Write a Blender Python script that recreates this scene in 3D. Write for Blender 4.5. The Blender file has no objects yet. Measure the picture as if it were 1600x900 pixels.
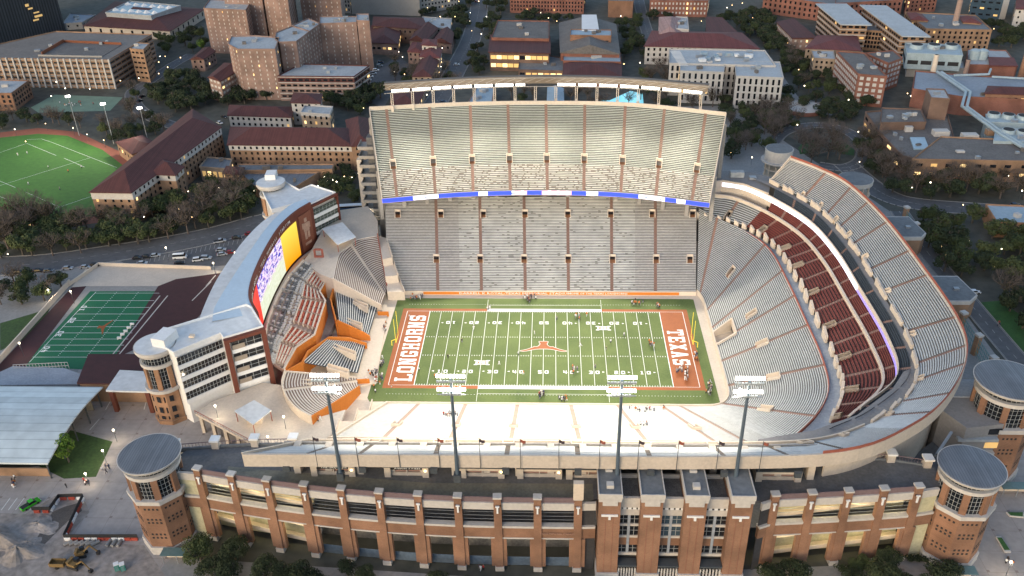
import bpy, bmesh, math, random
from mathutils import Vector, Matrix
R=math.radians; PI=math.pi
random.seed(7)
scene=bpy.context.scene
col=scene.collection
# ---------------------------------------------------------------- camera
CAM=Vector((2.7,-274.6,190.4)); PIT,YAW,ROL,FPX=R(30.94),R(-2.93),R(-1.34),1385.0
_f=Vector((math.sin(YAW)*math.cos(PIT),math.cos(YAW)*math.cos(PIT),-math.sin(PIT)))
_r=Vector((math.cos(YAW),-math.sin(YAW),0)); _u=_r.cross(_f)
_rr=_r*math.cos(ROL)+_u*math.sin(ROL); _uu=-_r*math.sin(ROL)+_u*math.cos(ROL)
cd=bpy.data.cameras.new('camera'); cam=bpy.data.objects.new('camera',cd); col.objects.link(cam)
cam.matrix_world=Matrix(((_rr.x,_uu.x,-_f.x,CAM.x),(_rr.y,_uu.y,-_f.y,CAM.y),(_rr.z,_uu.z,-_f.z,CAM.z),(0,0,0,1)))
cd.sensor_width=36; cd.lens=FPX/1600*36; cd.clip_end=6000; cd.clip_start=1
scene.camera=cam
# ---------------------------------------------------------------- dusk sky, sun, exposure
w=bpy.data.worlds.new('World'); scene.world=w; w.use_nodes=True
nt=w.node_tree; nt.nodes.clear()
sky=nt.nodes.new('ShaderNodeTexSky'); sky.sky_type='NISHITA'; sky.sun_disc=False
sky.sun_elevation=R(19); sky.sun_rotation=R(215); sky.air_density=1.2; sky.dust_density=2.0; sky.ozone_density=1.5
bg=nt.nodes.new('ShaderNodeBackground'); bg.inputs[1].default_value=0.115
wo=nt.nodes.new('ShaderNodeOutputWorld'); nt.links.new(sky.outputs[0],bg.inputs[0]); nt.links.new(bg.outputs[0],wo.inputs[0])
sd=bpy.data.lights.new('sun','SUN'); sd.energy=0.1; sd.angle=R(25); sd.color=(1,.95,.9)
so=bpy.data.objects.new('sun',sd); col.objects.link(so)
_el,_az=R(19),R(215)
_sv=Vector((math.sin(_az)*math.cos(_el),math.cos(_az)*math.cos(_el),math.sin(_el)))
so.rotation_euler=_sv.to_track_quat('Z','Y').to_euler()
scene.view_settings.view_transform='Standard'; scene.view_settings.look='None'
scene.view_settings.exposure=1.2; scene.view_settings.gamma=1
RAIL_W=12000.0; POLE_W=13500.0          # stadium floodlights
# ---------------------------------------------------------------- surveying helper: where a sight line meets level z
def at(px,py,z=0.0):
    d=_f+_rr*((px-800)/FPX)-_uu*((py-450)/FPX)
    return CAM+d*((z-CAM.z)/d.z)
def atl(pts,z=0.0): return [tuple(at(a,b,z)[:2]) for a,b in pts]
# ---------------------------------------------------------------- materials
MATS={}
def nodes(name):
    m=bpy.data.materials.new(name); m.use_nodes=True; MATS[name]=m
    return m,m.node_tree,m.node_tree.nodes['Principled BSDF']
def N(nt,t,**k):
    n=nt.nodes.new(t)
    for a,b in k.items(): setattr(n,a,b)
    return n
def mat(name,c,rough=.8,metal=0,noise=.12,scale=.15,detail=5,spec=None,c2=None,bump=0):
    """base colour broken up with two scales of noise in object metres"""
    m,nt,b=nodes(name)
    tc=N(nt,'ShaderNodeTexCoord'); n1=N(nt,'ShaderNodeTexNoise'); n1.inputs['Scale'].default_value=scale; n1.inputs['Detail'].default_value=detail; n1.inputs['Roughness'].default_value=.65
    nt.links.new(tc.outputs['Object'],n1.inputs['Vector'])
    n2=N(nt,'ShaderNodeTexNoise'); n2.inputs['Scale'].default_value=scale*9; n2.inputs['Detail'].default_value=3
    nt.links.new(tc.outputs['Object'],n2.inputs['Vector'])
    ad=N(nt,'ShaderNodeMath',operation='ADD'); nt.links.new(n1.outputs[0],ad.inputs[0]); nt.links.new(n2.outputs[0],ad.inputs[1])
    mr=N(nt,'ShaderNodeMapRange'); mr.inputs[1].default_value=.65; mr.inputs[2].default_value=1.35
    nt.links.new(ad.outputs[0],mr.inputs[0])
    mx=N(nt,'ShaderNodeMix',data_type='RGBA'); nt.links.new(mr.outputs[0],mx.inputs[0])
    lo=[max(0,x*(1-noise*1.6)) for x in c]; hi=c2 or [min(1,x*(1+noise)) for x in c]
    mx.inputs[6].default_value=(*lo,1); mx.inputs[7].default_value=(*hi,1)
    nt.links.new(mx.outputs[2],b.inputs['Base Color'])
    b.inputs['Roughness'].default_value=rough; b.inputs['Metallic'].default_value=metal
    if spec is not None: b.inputs['Specular IOR Level'].default_value=spec
    if bump:
        bp=N(nt,'ShaderNodeBump'); bp.inputs['Strength'].default_value=bump; bp.inputs['Distance'].default_value=.3
        nt.links.new(n2.outputs[0],bp.inputs['Height']); nt.links.new(bp.outputs[0],b.inputs['Normal'])
    return m
def emis(name,c,s):
    m,nt,b=nodes(name); b.inputs['Base Color'].default_value=(*[min(1,x) for x in c],1)
    b.inputs['Emission Color'].default_value=(*c,1); b.inputs['Emission Strength'].default_value=s; return m
def brickmat(name,c1,c2,mortar,sx=.45,sy=.16):
    """brick courses wrapped on walls from position: along-wall = x+y, up = z"""
    m,nt,b=nodes(name)
    tc=N(nt,'ShaderNodeTexCoord'); sp=N(nt,'ShaderNodeSeparateXYZ'); nt.links.new(tc.outputs['Object'],sp.inputs[0])
    ad=N(nt,'ShaderNodeMath',operation='ADD'); nt.links.new(sp.outputs[0],ad.inputs[0]); nt.links.new(sp.outputs[1],ad.inputs[1])
    cb=N(nt,'ShaderNodeCombineXYZ'); nt.links.new(ad.outputs[0],cb.inputs[0]); nt.links.new(sp.outputs[2],cb.inputs[1])
    br=N(nt,'ShaderNodeTexBrick'); br.inputs['Scale'].default_value=1; br.inputs['Brick Width'].default_value=sx; br.inputs['Row Height'].default_value=sy; br.inputs['Mortar Size'].default_value=.012
    br.inputs['Color1'].default_value=(*c1,1); br.inputs['Color2'].default_value=(*c2,1); br.inputs['Mortar'].default_value=(*mortar,1)
    nt.links.new(cb.outputs[0],br.inputs['Vector'])
    n1=N(nt,'ShaderNodeTexNoise'); n1.inputs['Scale'].default_value=.12; n1.inputs['Detail'].default_value=6; nt.links.new(tc.outputs['Object'],n1.inputs['Vector'])
    mr=N(nt,'ShaderNodeMapRange'); mr.inputs[1].default_value=.3; mr.inputs[2].default_value=.7; mr.inputs[3].default_value=.64; mr.inputs[4].default_value=1.2
    nt.links.new(n1.outputs[0],mr.inputs[0])
    mx=N(nt,'ShaderNodeMix',data_type='RGBA',blend_type='MULTIPLY'); mx.inputs[0].default_value=1
    nt.links.new(br.outputs[0],mx.inputs[6]); nt.links.new(mr.outputs[0],mx.inputs[7]); nt.links.new(mx.outputs[2],b.inputs['Base Color'])
    b.inputs['Roughness'].default_value=.9
    return m
def stripes(name,c,dark,period,axis='X',width=.12,rough=.6,metal=0):
    """standing seams: dark thin lines every `period` metres, panels vary a little"""
    m,nt,b=nodes(name)
    tc=N(nt,'ShaderNodeTexCoord'); sp=N(nt,'ShaderNodeSeparateXYZ'); nt.links.new(tc.outputs['Object'],sp.inputs[0])
    dv=N(nt,'ShaderNodeMath',operation='DIVIDE'); dv.inputs[1].default_value=period; nt.links.new(sp.outputs[axis],dv.inputs[0])
    fr=N(nt,'ShaderNodeMath',operation='FRACT'); nt.links.new(dv.outputs[0],fr.inputs[0])
    fl=N(nt,'ShaderNodeMath',operation='FLOOR'); nt.links.new(dv.outputs[0],fl.inputs[0])
    wn=N(nt,'ShaderNodeTexWhiteNoise',noise_dimensions='1D'); nt.links.new(fl.outputs[0],wn.inputs['W'])
    n1=N(nt,'ShaderNodeTexNoise'); n1.inputs['Scale'].default_value=.25; n1.inputs['Detail'].default_value=5; nt.links.new(tc.outputs['Object'],n1.inputs['Vector'])
    ad=N(nt,'ShaderNodeMath',operation='MULTIPLY_ADD'); ad.inputs[1].default_value=.5; nt.links.new(wn.outputs[0],ad.inputs[0]); nt.links.new(n1.outputs[0],ad.inputs[2])
    mr=N(nt,'ShaderNodeMapRange'); mr.inputs[1].default_value=.35; mr.inputs[2].default_value=1.1; mr.inputs[3].default_value=.72; mr.inputs[4].default_value=1.1; nt.links.new(ad.outputs[0],mr.inputs[0])
    lt=N(nt,'ShaderNodeMath',operation='LESS_THAN'); lt.inputs[1].default_value=width; nt.links.new(fr.outputs[0],lt.inputs[0])
    m1=N(nt,'ShaderNodeMix',data_type='RGBA'); nt.links.new(lt.outputs[0],m1.inputs[0]); m1.inputs[6].default_value=(*c,1); m1.inputs[7].default_value=(*dark,1)
    m2=N(nt,'ShaderNodeMix',data_type='RGBA',blend_type='MULTIPLY'); m2.inputs[0].default_value=1; nt.links.new(m1.outputs[2],m2.inputs[6]); nt.links.new(mr.outputs[0],m2.inputs[7])
    nt.links.new(m2.outputs[2],b.inputs['Base Color']); b.inputs['Roughness'].default_value=rough; b.inputs['Metallic'].default_value=metal
    return m
def chairs(name,c,dark,frac=.25,lx=.55):
    """rows of flip-up seats: uv.x in metres along the row, uv.y = row; some seats stand open and look dark"""
    m,nt,b=nodes(name)
    tc=N(nt,'ShaderNodeTexCoord'); sp=N(nt,'ShaderNodeSeparateXYZ'); nt.links.new(tc.outputs['UV'],sp.inputs[0])
    dv=N(nt,'ShaderNodeMath',operation='DIVIDE'); dv.inputs[1].default_value=lx; nt.links.new(sp.outputs[0],dv.inputs[0])
    fl=N(nt,'ShaderNodeMath',operation='FLOOR'); nt.links.new(dv.outputs[0],fl.inputs[0])
    f2=N(nt,'ShaderNodeMath',operation='FLOOR'); nt.links.new(sp.outputs[1],f2.inputs[0])
    cb=N(nt,'ShaderNodeCombineXYZ'); nt.links.new(fl.outputs[0],cb.inputs[0]); nt.links.new(f2.outputs[0],cb.inputs[1])
    wn=N(nt,'ShaderNodeTexWhiteNoise',noise_dimensions='2D'); nt.links.new(cb.outputs[0],wn.inputs['Vector'])
    lt=N(nt,'ShaderNodeMath',operation='LESS_THAN'); lt.inputs[1].default_value=frac; nt.links.new(wn.outputs[0],lt.inputs[0])
    n1=N(nt,'ShaderNodeTexNoise'); n1.inputs['Scale'].default_value=.2; n1.inputs['Detail'].default_value=4; nt.links.new(tc.outputs['Object'],n1.inputs['Vector'])
    mr=N(nt,'ShaderNodeMapRange'); mr.inputs[1].default_value=.3; mr.inputs[2].default_value=.7; mr.inputs[3].default_value=.8; mr.inputs[4].default_value=1.1; nt.links.new(n1.outputs[0],mr.inputs[0])
    m1=N(nt,'ShaderNodeMix',data_type='RGBA'); nt.links.new(lt.outputs[0],m1.inputs[0]); m1.inputs[6].default_value=(*c,1); m1.inputs[7].default_value=(*dark,1)
    m2=N(nt,'ShaderNodeMix',data_type='RGBA',blend_type='MULTIPLY'); m2.inputs[0].default_value=1; nt.links.new(m1.outputs[2],m2.inputs[6]); nt.links.new(mr.outputs[0],m2.inputs[7])
    nt.links.new(m2.outputs[2],b.inputs['Base Color']); b.inputs['Roughness'].default_value=.6
    return m
mat('concrete',(.30,.28,.26)); mat('concrete_light',(.52,.45,.38),noise=.1); mat('concrete_dark',(.13,.13,.135),noise=.2)
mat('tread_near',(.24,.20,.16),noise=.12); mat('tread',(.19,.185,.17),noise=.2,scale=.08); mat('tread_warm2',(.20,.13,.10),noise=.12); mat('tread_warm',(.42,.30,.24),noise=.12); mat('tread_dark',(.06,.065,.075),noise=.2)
mat('walk_blue',(.30,.33,.38),noise=.15); mat('walk_grey',(.22,.21,.21),noise=.15)
mat('alu_up',(.58,.61,.54),rough=.5,noise=.1,scale=.1); mat('tread_up',(.11,.115,.105),noise=.2,scale=.08); mat('alu',(.62,.62,.60),rough=.45,metal=.0,noise=.1,scale=.1); mat('alu_dull',(.60,.565,.53),rough=.5,noise=.15,scale=.1)
mat('cream',(.62,.52,.42),noise=.08); mat('white',(.72,.72,.72),noise=.06); mat('white_roof',(.60,.615,.63),noise=.12,scale=.06,rough=.5)
mat('screen_roof',(.42,.52,.62),noise=.06,scale=.1,rough=.4)
mat('aisle_red',(.33,.20,.155),noise=.15); mat('rail_red',(.30,.09,.06),noise=.1); mat('burnt',(.55,.17,.02),noise=.08); mat('burnt_dark',(.22,.07,.03),noise=.1)
mat('maroon_seat',(.20,.05,.04),noise=.2,scale=.3); mat('maroon_roof',(.05,.014,.016),noise=.15,scale=.05); mat('navy_seat',(.045,.06,.08),noise=.15)
mat('maroon_tread',(.085,.035,.03),noise=.2)
mat('red_seat',(.38,.07,.035),noise=.15); mat('grey_seat',(.16,.16,.155),noise=.2)
mat('steel_dark',(.06,.07,.08),rough=.5,noise=.1); mat('steel',(.32,.34,.37),rough=.45,metal=.3,noise=.1); mat('steel_tan',(.14,.11,.085),rough=.6,noise=.1)
mat('rail_mauve',(.17,.12,.13),noise=.1)
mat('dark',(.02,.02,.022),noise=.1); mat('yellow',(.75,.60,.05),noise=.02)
mat('paint_white',(.80,.80,.78),noise=.05,scale=.4); mat('paint_orange',(.31,.088,.022),noise=.12,scale=.25)
mat('glass_dark',(.012,.015,.02),rough=.12,noise=.1,spec=.6); mat('glass_blue',(.05,.08,.11),rough=.15,noise=.2)
mat('mullion',(.35,.36,.36),noise=.05)
mat('roof_grey',(.16,.17,.18),noise=.2,scale=.08); mat('roof_light',(.38,.40,.415),noise=.18,scale=.07); mat('roof_brown',(.15,.135,.125),noise=.25,scale=.1)
mat('brown_red',(.13,.035,.02),noise=.1)
brickmat('brick',(.27,.135,.08),(.22,.108,.064),(.30,.20,.14)); brickmat('brick_pink',(.30,.19,.155),(.25,.16,.13),(.28,.22,.19)); brickmat('brick_tan',(.34,.20,.12),(.29,.17,.10),(.30,.22,.16))
brickmat('brick_red',(.27,.105,.07),(.22,.085,.06),(.25,.15,.12)); brickmat('brick_brown',(.19,.115,.085),(.16,.10,.075),(.2,.14,.11))
stripes('tile_red',(.11,.035,.03),(.06,.02,.018),.6,'X',.25,rough=.8)
stripes('seam_grey',(.15,.16,.18),(.07,.075,.085),.7,'X',.16,rough=.45)
stripes('seam_white',(.60,.66,.67),(.40,.46,.48),3.6,'Y',.09,rough=.4)
chairs('chair_white',(.66,.63,.56),(.32,.27,.21),.18,.7); chairs('chair_cream',(.74,.72,.67),(.42,.40,.36),.07,1.1); chairs('chair_grey',(.13,.13,.135),(.07,.07,.075),.3,.6)
emis('lamp_white',(1,.86,.62),4.5); emis('lamp_warm',(1,.66,.30),4); emis('flood',(1,.96,.86),5); emis('win_warm',(1,.66,.28),.8); emis('win_dim',(.9,.55,.2),.2); emis('ribbon_white',(.80,.82,1),.75); emis('ribbon_blue',(.02,.05,.9),.55)
emis('ribbon_pink',(.8,.4,.75),.35)
# ---------------------------------------------------------------- mesh builder
class MB:
    def __init__(s): s.v=[]; s.f=[]; s.m=[]; s.uv=[]
    def face(s,pts,mi=0,uv=None):
        i=len(s.v); s.v.extend([tuple(p) for p in pts]); s.f.append(tuple(range(i,i+len(pts)))); s.m.append(mi); s.uv.append(uv or [(0,0)]*len(pts))
    def box(s,x0,y0,z0,x1,y1,z1,mi=0):
        s.obox(((x0+x1)/2,(y0+y1)/2,(z0+z1)/2),(abs(x1-x0),abs(y1-y0),abs(z1-z0)),0,mi)
    def obox(s,c,d,a=0,mi=0,mt=None):
        ca,sa=math.cos(a),math.sin(a); P=[]
        for k in range(8):
            x=(k&1)-.5; y=((k>>1)&1)-.5; z=((k>>2)&1)-.5; x*=d[0]; y*=d[1]; z*=d[2]
            P.append((c[0]+x*ca-y*sa,c[1]+x*sa+y*ca,c[2]+z))
        i=len(s.v); s.v.extend(P)
        for n,q in enumerate(((0,2,3,1),(4,5,7,6),(0,1,5,4),(2,6,7,3),(0,4,6,2),(1,3,7,5))):
            s.f.append(tuple(i+j for j in q)); s.m.append(mt if (mt is not None and n==1) else mi); s.uv.append([(0,0)]*4)
    def prism(s,poly,z0,z1,mi=0,mt=None,top=True,bot=True):
        n=len(poly); a=sum(poly[i][0]*poly[(i+1)%n][1]-poly[(i+1)%n][0]*poly[i][1] for i in range(n))
        if a<0: poly=poly[::-1]
        i=len(s.v); s.v.extend([(p[0],p[1],z0) for p in poly]); s.v.extend([(p[0],p[1],z1) for p in poly])
        for k in range(n):
            j=(k+1)%n; s.f.append((i+k,i+j,i+n+j,i+n+k)); s.m.append(mi); s.uv.append([(0,0)]*4)
        if top: s.f.append(tuple(i+n+k for k in range(n))); s.m.append(mi if mt is None else mt); s.uv.append([(0,0)]*n)
        if bot: s.f.append(tuple(i+n-1-k for k in range(n))); s.m.append(mi); s.uv.append([(0,0)]*n)
    def cyl(s,x,y,z0,z1,r0,r1=None,n=16,mi=0,mt=None):
        r1=r0 if r1 is None else r1
        i=len(s.v)
        for z,r in ((z0,r0),(z1,r1)):
            for k in range(n): s.v.append((x+r*math.cos(2*PI*k/n),y+r*math.sin(2*PI*k/n),z))
        for k in range(n):
            j=(k+1)%n; s.f.append((i+k,i+j,i+n+j,i+n+k)); s.m.append(mi); s.uv.append([(0,0)]*4)
        s.f.append(tuple(i+n+k for k in range(n))); s.m.append(mi if mt is None else mt); s.uv.append([(0,0)]*n)
        s.f.append(tuple(i+n-1-k for k in range(n))); s.m.append(mi); s.uv.append([(0,0)]*n)
    def bar(s,p,q,r,mi=0,n=4,r2=None):
        p=Vector(p); q=Vector(q); d=(q-p)
        if d.length<1e-6: return
        d.normalize(); a=d.cross(Vector((0,0,1)))
        if a.length<.01: a=Vector((1,0,0))
        a.normalize(); b=d.cross(a); i=len(s.v); r2=r if r2 is None else r2
        for c,rr in ((p,r),(q,r2)):
            for k in range(n):
                t=2*PI*(k+.5)/n; s.v.append(tuple(c+a*math.cos(t)*rr+b*math.sin(t)*rr))
        for k in range(n):
            j=(k+1)%n; s.f.append((i+k,i+j,i+n+j,i+n+k)); s.m.append(mi); s.uv.append([(0,0)]*4)
        s.f.append(tuple(i+n-1-k for k in range(n))); s.m.append(mi); s.uv.append([(0,0)]*n)
        s.f.append(tuple(i+n+k for k in range(n))); s.m.append(mi); s.uv.append([(0,0)]*n)
    def wall(s,pts,z0,z1,t=.3,mi=0,closed=False,mt=None):
        """wall of thickness t along a polyline; z0/z1 may be lists"""
        n=len(pts); P=[Vector((p[0],p[1])) for p in pts]; off=[]
        for i in range(n):
            a=P[i]-P[i-1] if (i>0 or closed) else P[1]-P[0]; b=P[(i+1)%n]-P[i] if (i<n-1 or closed) else P[-1]-P[-2]
            d=(a.normalized()+b.normalized());  d=d.normalized() if d.length>1e-6 else a.normalized()
            off.append(Vector((-d.y,d.x))*t/2)
        Z0=z0 if isinstance(z0,(list,tuple)) else [z0]*n; Z1=z1 if isinstance(z1,(list,tuple)) else [z1]*n
        for i in range(n if closed else n-1):
            j=(i+1)%n; A,B,C,D=P[i]+off[i],P[j]+off[j],P[j]-off[j],P[i]-off[i]
            k=len(s.v)
            for (q,zz) in ((A,Z0[i]),(B,Z0[j]),(C,Z0[j]),(D,Z0[i]),(A,Z1[i]),(B,Z1[j]),(C,Z1[j]),(D,Z1[i])): s.v.append((q.x,q.y,zz))
            for n_,f in enumerate(((4,7,6,5),(0,1,2,3),(0,4,5,1),(2,6,7,3),(1,5,6,2),(3,7,4,0))):
                s.f.append(tuple(k+e for e in f)); s.m.append(mt if (mt is not None and n_==0) else mi); s.uv.append([(0,0)]*4)
    def build(s,name,mats,parent=None,smooth=False,uv=False):
        me=bpy.data.meshes.new(name); off=parent.get('_o') if parent is not None else None
        V=s.v if off is None else [(a-off[0],b-off[1],c-off[2]) for a,b,c in s.v]
        me.from_pydata(V,[],s.f); me.polygons.foreach_set('material_index',s.m)
        if uv:
            l=me.uv_layers.new(name='UVMap'); fl=[c for q in s.uv for p in q for c in p]; l.data.foreach_set('uv',fl)
        for m in (mats if isinstance(mats,(list,tuple)) else [mats]): me.materials.append(MATS[m] if isinstance(m,str) else m)
        if smooth: me.polygons.foreach_set('use_smooth',[True]*len(me.polygons))
        me.update(); o=bpy.data.objects.new(name,me); col.objects.link(o)
        if parent is not None: o.parent=parent
        return o
def tag(o,label=None,cat=None,group=None,kind=None):
    for k,v in (('label',label),('category',cat),('group',group),('kind',kind)):
        if v: o[k]=v
    return o
def thing(name,label,cat,loc=(0,0,0),group=None,rot=0):
    o=bpy.data.objects.new(name,None); col.objects.link(o); o.location=loc; o.rotation_euler=(0,0,rot); o.empty_display_size=.5
    o['_o']=list(loc); return tag(o,label,cat,group)
def dup(root,loc,rz=0,label=None,group=None,sc=None):
    r=root.copy(); col.objects.link(r); r.location=loc; r.rotation_euler=(0,0,rz)
    if sc is not None: r.scale=(sc if isinstance(sc,(tuple,list)) else (sc,sc,sc))
    tag(r,label,None,group)
    for ch in root.children:
        c=ch.copy(); col.objects.link(c); c.parent=r
        for g in ch.children:
            d=g.copy(); col.objects.link(d); d.parent=c
    return r
def crom(P,k):
    """Catmull-Rom through points, k samples a segment"""
    P=[Vector(p) for p in P]; out=[]
    Q=[P[0]*2-P[1]]+P+[P[-1]*2-P[-2]]
    for i in range(1,len(Q)-2):
        for j in range(k):
            t=j/k; a,b,c,d=Q[i-1],Q[i],Q[i+1],Q[i+2]
            out.append(.5*((2*b)+(c-a)*t+(2*a-5*b+4*c-d)*t*t+(3*b-a-3*c+d)*t**3))
    out.append(P[-1]); return out
def inpoly(x,y,poly):
    c=False; n=len(poly); j=n-1
    for i in range(n):
        a,b=poly[i],poly[j]
        if (a[1]>y)!=(b[1]>y) and x<(b[0]-a[0])*(y-a[1])/(b[1]-a[1])+a[0]: c=not c
        j=i
    return c
def struct(name,polyxy,z,m):
    b=MB(); b.face([(p[0],p[1],z) for p in polyxy]); n=len(polyxy)
    a=sum(polyxy[i][0]*polyxy[(i+1)%n][1]-polyxy[(i+1)%n][0]*polyxy[i][1] for i in range(n))
    if a<0: b.v=b.v[::-1]
    return tag(b.build(name,m),kind='structure')
# ---------------------------------------------------------------- seating tier swept between two curves
class Tier:
    def __init__(s,inner,outer,n,k=6,smooth=True):
        s.I=crom(inner,k) if smooth else [Vector(p) for p in inner]; s.O=crom(outer,k) if smooth else [Vector(p) for p in outer]
        s.n=n; s.K=len(s.I)-1
        s.L=sum(((s.O[i+1]-s.O[i]).length+(s.I[i+1]-s.I[i]).length)/2 for i in range(s.K))
    def pt(s,u,v):      # u along 0..1, v = row (float)
        x=min(max(u,0),1)*s.K; i=min(int(x),s.K-1); t=x-i
        a=s.I[i].lerp(s.I[i+1],t); b=s.O[i].lerp(s.O[i+1],t); f=v/s.n
        p=a.lerp(b,f); return p
    def nearu(s,x,y,v):
        best=min(range(401),key=lambda k:(s.pt(k/400,v).x-x)**2+(s.pt(k/400,v).y-y)**2); return best/400
    def zrow(s,u,i): return s.pt(u,i).z
    def build(s,parent,name,mt,mb,aisles=(),voms=(),aw=1.3,under=True,bench=(.45,.85,.42),u0=0,u1=1,v0=0,v1=None,aname='aisle_red',partname_aisle='aisle',uoff=0,backs=False):
        """aisles: list of u or (u,v0,v1); voms: (u,v0,v1,width)"""
        v1=s.n if v1 is None else v1
        du=lambda wdt,u,v: wdt/max(1e-3,(s.pt(min(1,u+.002),v)-s.pt(max(0,u-.002),v)).length/(min(1,u+.002)-max(0,u-.002)))
        A=[a if isinstance(a,tuple) else (a,v0,v1) for a in aisles]
        V=[]
        for (u,a,b,wd) in voms: V.append((u-du(wd,u,a)/2,u+du(wd,u,a)/2,a,b,u,wd))
        bp=set(i/s.K for i in range(s.K+1))
        for a,b,_,_,_,_ in V: bp|={a,b}
        bp=sorted(x for x in bp if u0-1e-6<=x<=u1+1e-6)
        if bp[0]>u0+1e-5: bp=[u0]+bp
        if bp[-1]<u1-1e-5: bp.append(u1)
        m=MB(); acc=0
        for r in range(int(v0),int(v1)):
            acc=0
            dep=(s.pt(.5*(u0+u1),r+1)-s.pt(.5*(u0+u1),r)); hh_=dep.z
            for k in range(len(bp)-1):
                a,b=bp[k],bp[k+1]
                if b-a<1e-7: continue
                mid=(a+b)/2
                if any(x0-1e-7<=mid<=x1+1e-7 and q0<=r<q1 for x0,x1,q0,q1,_,_ in V):
                    acc+=(s.pt(b,r)-s.pt(a,r)).length; continue
                p0,p1,q0,q1=s.pt(a,r),s.pt(b,r),s.pt(a,r+1),s.pt(b,r+1); za,zb=p0.z,p1.z
                L=(p1-p0).length; uv=[(acc,r+.1),(acc+L,r+.1),(acc+L,r+.9),(acc,r+.9)]
                m.face([(p0.x,p0.y,za),(p1.x,p1.y,zb),(q1.x,q1.y,zb),(q0.x,q0.y,za)],0,uv)
                m.face([(q0.x,q0.y,za),(q1.x,q1.y,zb),(q1.x,q1.y,q1.z),(q0.x,q0.y,q0.z)],0,uv)
                f0,f1,h=bench
                # bench spans, cut at aisles
                cuts=[(a,b)]
                for (ua,va,vb) in A:
                    if va<=r<vb:
                        hw=du(aw,ua,r)/2; nc=[]
                        for c0,c1 in cuts:
                            if ua+hw<=c0 or ua-hw>=c1: nc.append((c0,c1)); continue
                            if ua-hw>c0: nc.append((c0,ua-hw))
                            if ua+hw<c1: nc.append((ua+hw,c1))
                        cuts=nc
                for c0,c1 in cuts:
                    if c1-c0<1e-6: continue
                    A0,A1,B0,B1=s.pt(c0,r+f0),s.pt(c1,r+f0),s.pt(c0,r+f1),s.pt(c1,r+f1)
                    z0=s.pt(c0,r).z; z1=s.pt(c1,r).z; t=.16
                    s0=acc+(c0-a)/(b-a)*L; s1=acc+(c1-a)/(b-a)*L; uvb=[(s0,r+.1),(s1,r+.1),(s1,r+.9),(s0,r+.9)]
                    hi=h+(.35 if backs else 0)
                    m.face([(A0.x,A0.y,z0+h),(A1.x,A1.y,z1+h),(B1.x,B1.y,z1+h),(B0.x,B0.y,z0+h)],1,uvb)
                    m.face([(A0.x,A0.y,z0+h-t),(A1.x,A1.y,z1+h-t),(A1.x,A1.y,z1+h),(A0.x,A0.y,z0+h)],1,uvb)
                    m.face([(B0.x,B0.y,z0+h-t),(B0.x,B0.y,z0+hi),(B1.x,B1.y,z1+hi),(B1.x,B1.y,z1+h-t)],1,uvb)
                acc+=L
        o=m.build(name,[mt,mb],parent,uv=True)
        for (ua,va,vb) in A:
            if not (u0-1e-6<=ua<=u1+1e-6): continue
            m=MB()
            for r in range(int(va),int(vb)):
                if any(x0<=ua<=x1 and q0<=r<q1 for x0,x1,q0,q1,_,_ in V): continue
                hw=du(aw,ua,r)/2
                for half in (0,.5):
                    p0,p1,q0,q1=s.pt(ua-hw,r+half),s.pt(ua+hw,r+half),s.pt(ua-hw,r+half+.5),s.pt(ua+hw,r+half+.5)
                    z=s.pt(ua,r).z+.04+(s.pt(ua,r+1).z-s.pt(ua,r).z)*half
                    zn=z+(s.pt(ua,r+1).z-s.pt(ua,r).z)*.5
                    m.face([(p0.x,p0.y,z),(p1.x,p1.y,z),(q1.x,q1.y,z),(q0.x,q0.y,z)])
                    m.face([(q0.x,q0.y,z),(q1.x,q1.y,z),(q1.x,q1.y,zn),(q0.x,q0.y,zn)])
            if m.f: m.build(partname_aisle,aname,parent)
        for (x0,x1,q0,q1,u,wd) in V: s.vom(parent,x0,x1,q0,q1,u)
        return o
    def vom(s,parent,x0,x1,q0,q1,u,wm='cream',inm='vom_in'):
        a,b,c,d=s.pt(x0,q0),s.pt(x1,q0),s.pt(x0,q1),s.pt(x1,q1); zf=a.z; zt=c.z+1.1
        m=MB(); t=.28
        m.face([(a.x,a.y,zf),(b.x,b.y,zf),(d.x,d.y,zf),(c.x,c.y,zf)],1)
        for p,q in ((a,c),(b,d)):
            m.wall([(p.x,p.y),(q.x,q.y)],[zf-.5,zf-.5],[p.z+1.2,q.z+1.2],t,0)
        m.wall([(c.x,c.y),(d.x,d.y)],zf+ (zt-zf)*.62,zt+.1,t+.02,0)
        # dark passage behind the opening
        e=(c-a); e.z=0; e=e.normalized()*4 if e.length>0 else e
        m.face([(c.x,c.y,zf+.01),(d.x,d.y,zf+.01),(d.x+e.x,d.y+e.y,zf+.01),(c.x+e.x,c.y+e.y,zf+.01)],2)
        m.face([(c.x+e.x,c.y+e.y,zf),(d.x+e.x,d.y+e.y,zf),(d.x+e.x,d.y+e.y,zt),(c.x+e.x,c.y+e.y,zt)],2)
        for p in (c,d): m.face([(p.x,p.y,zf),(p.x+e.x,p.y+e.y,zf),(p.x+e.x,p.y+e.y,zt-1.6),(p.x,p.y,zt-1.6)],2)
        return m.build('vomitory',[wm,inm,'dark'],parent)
mat('vom_in',(.36,.17,.08),noise=.1)
emis('ribbon_violet',(.35,.28,.9),.3); emis('tube_yellow',(1,.85,.45),5)
mat('tan_deck',(.20,.19,.15),noise=.2); mat('white_stone',(.50,.47,.44),noise=.1,scale=.12); mat('ramp_wall',(.48,.45,.30),noise=.15); mat('inner_dark',(.22,.20,.175),noise=.3); mat('gate_blue',(.10,.14,.19),noise=.2)
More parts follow.
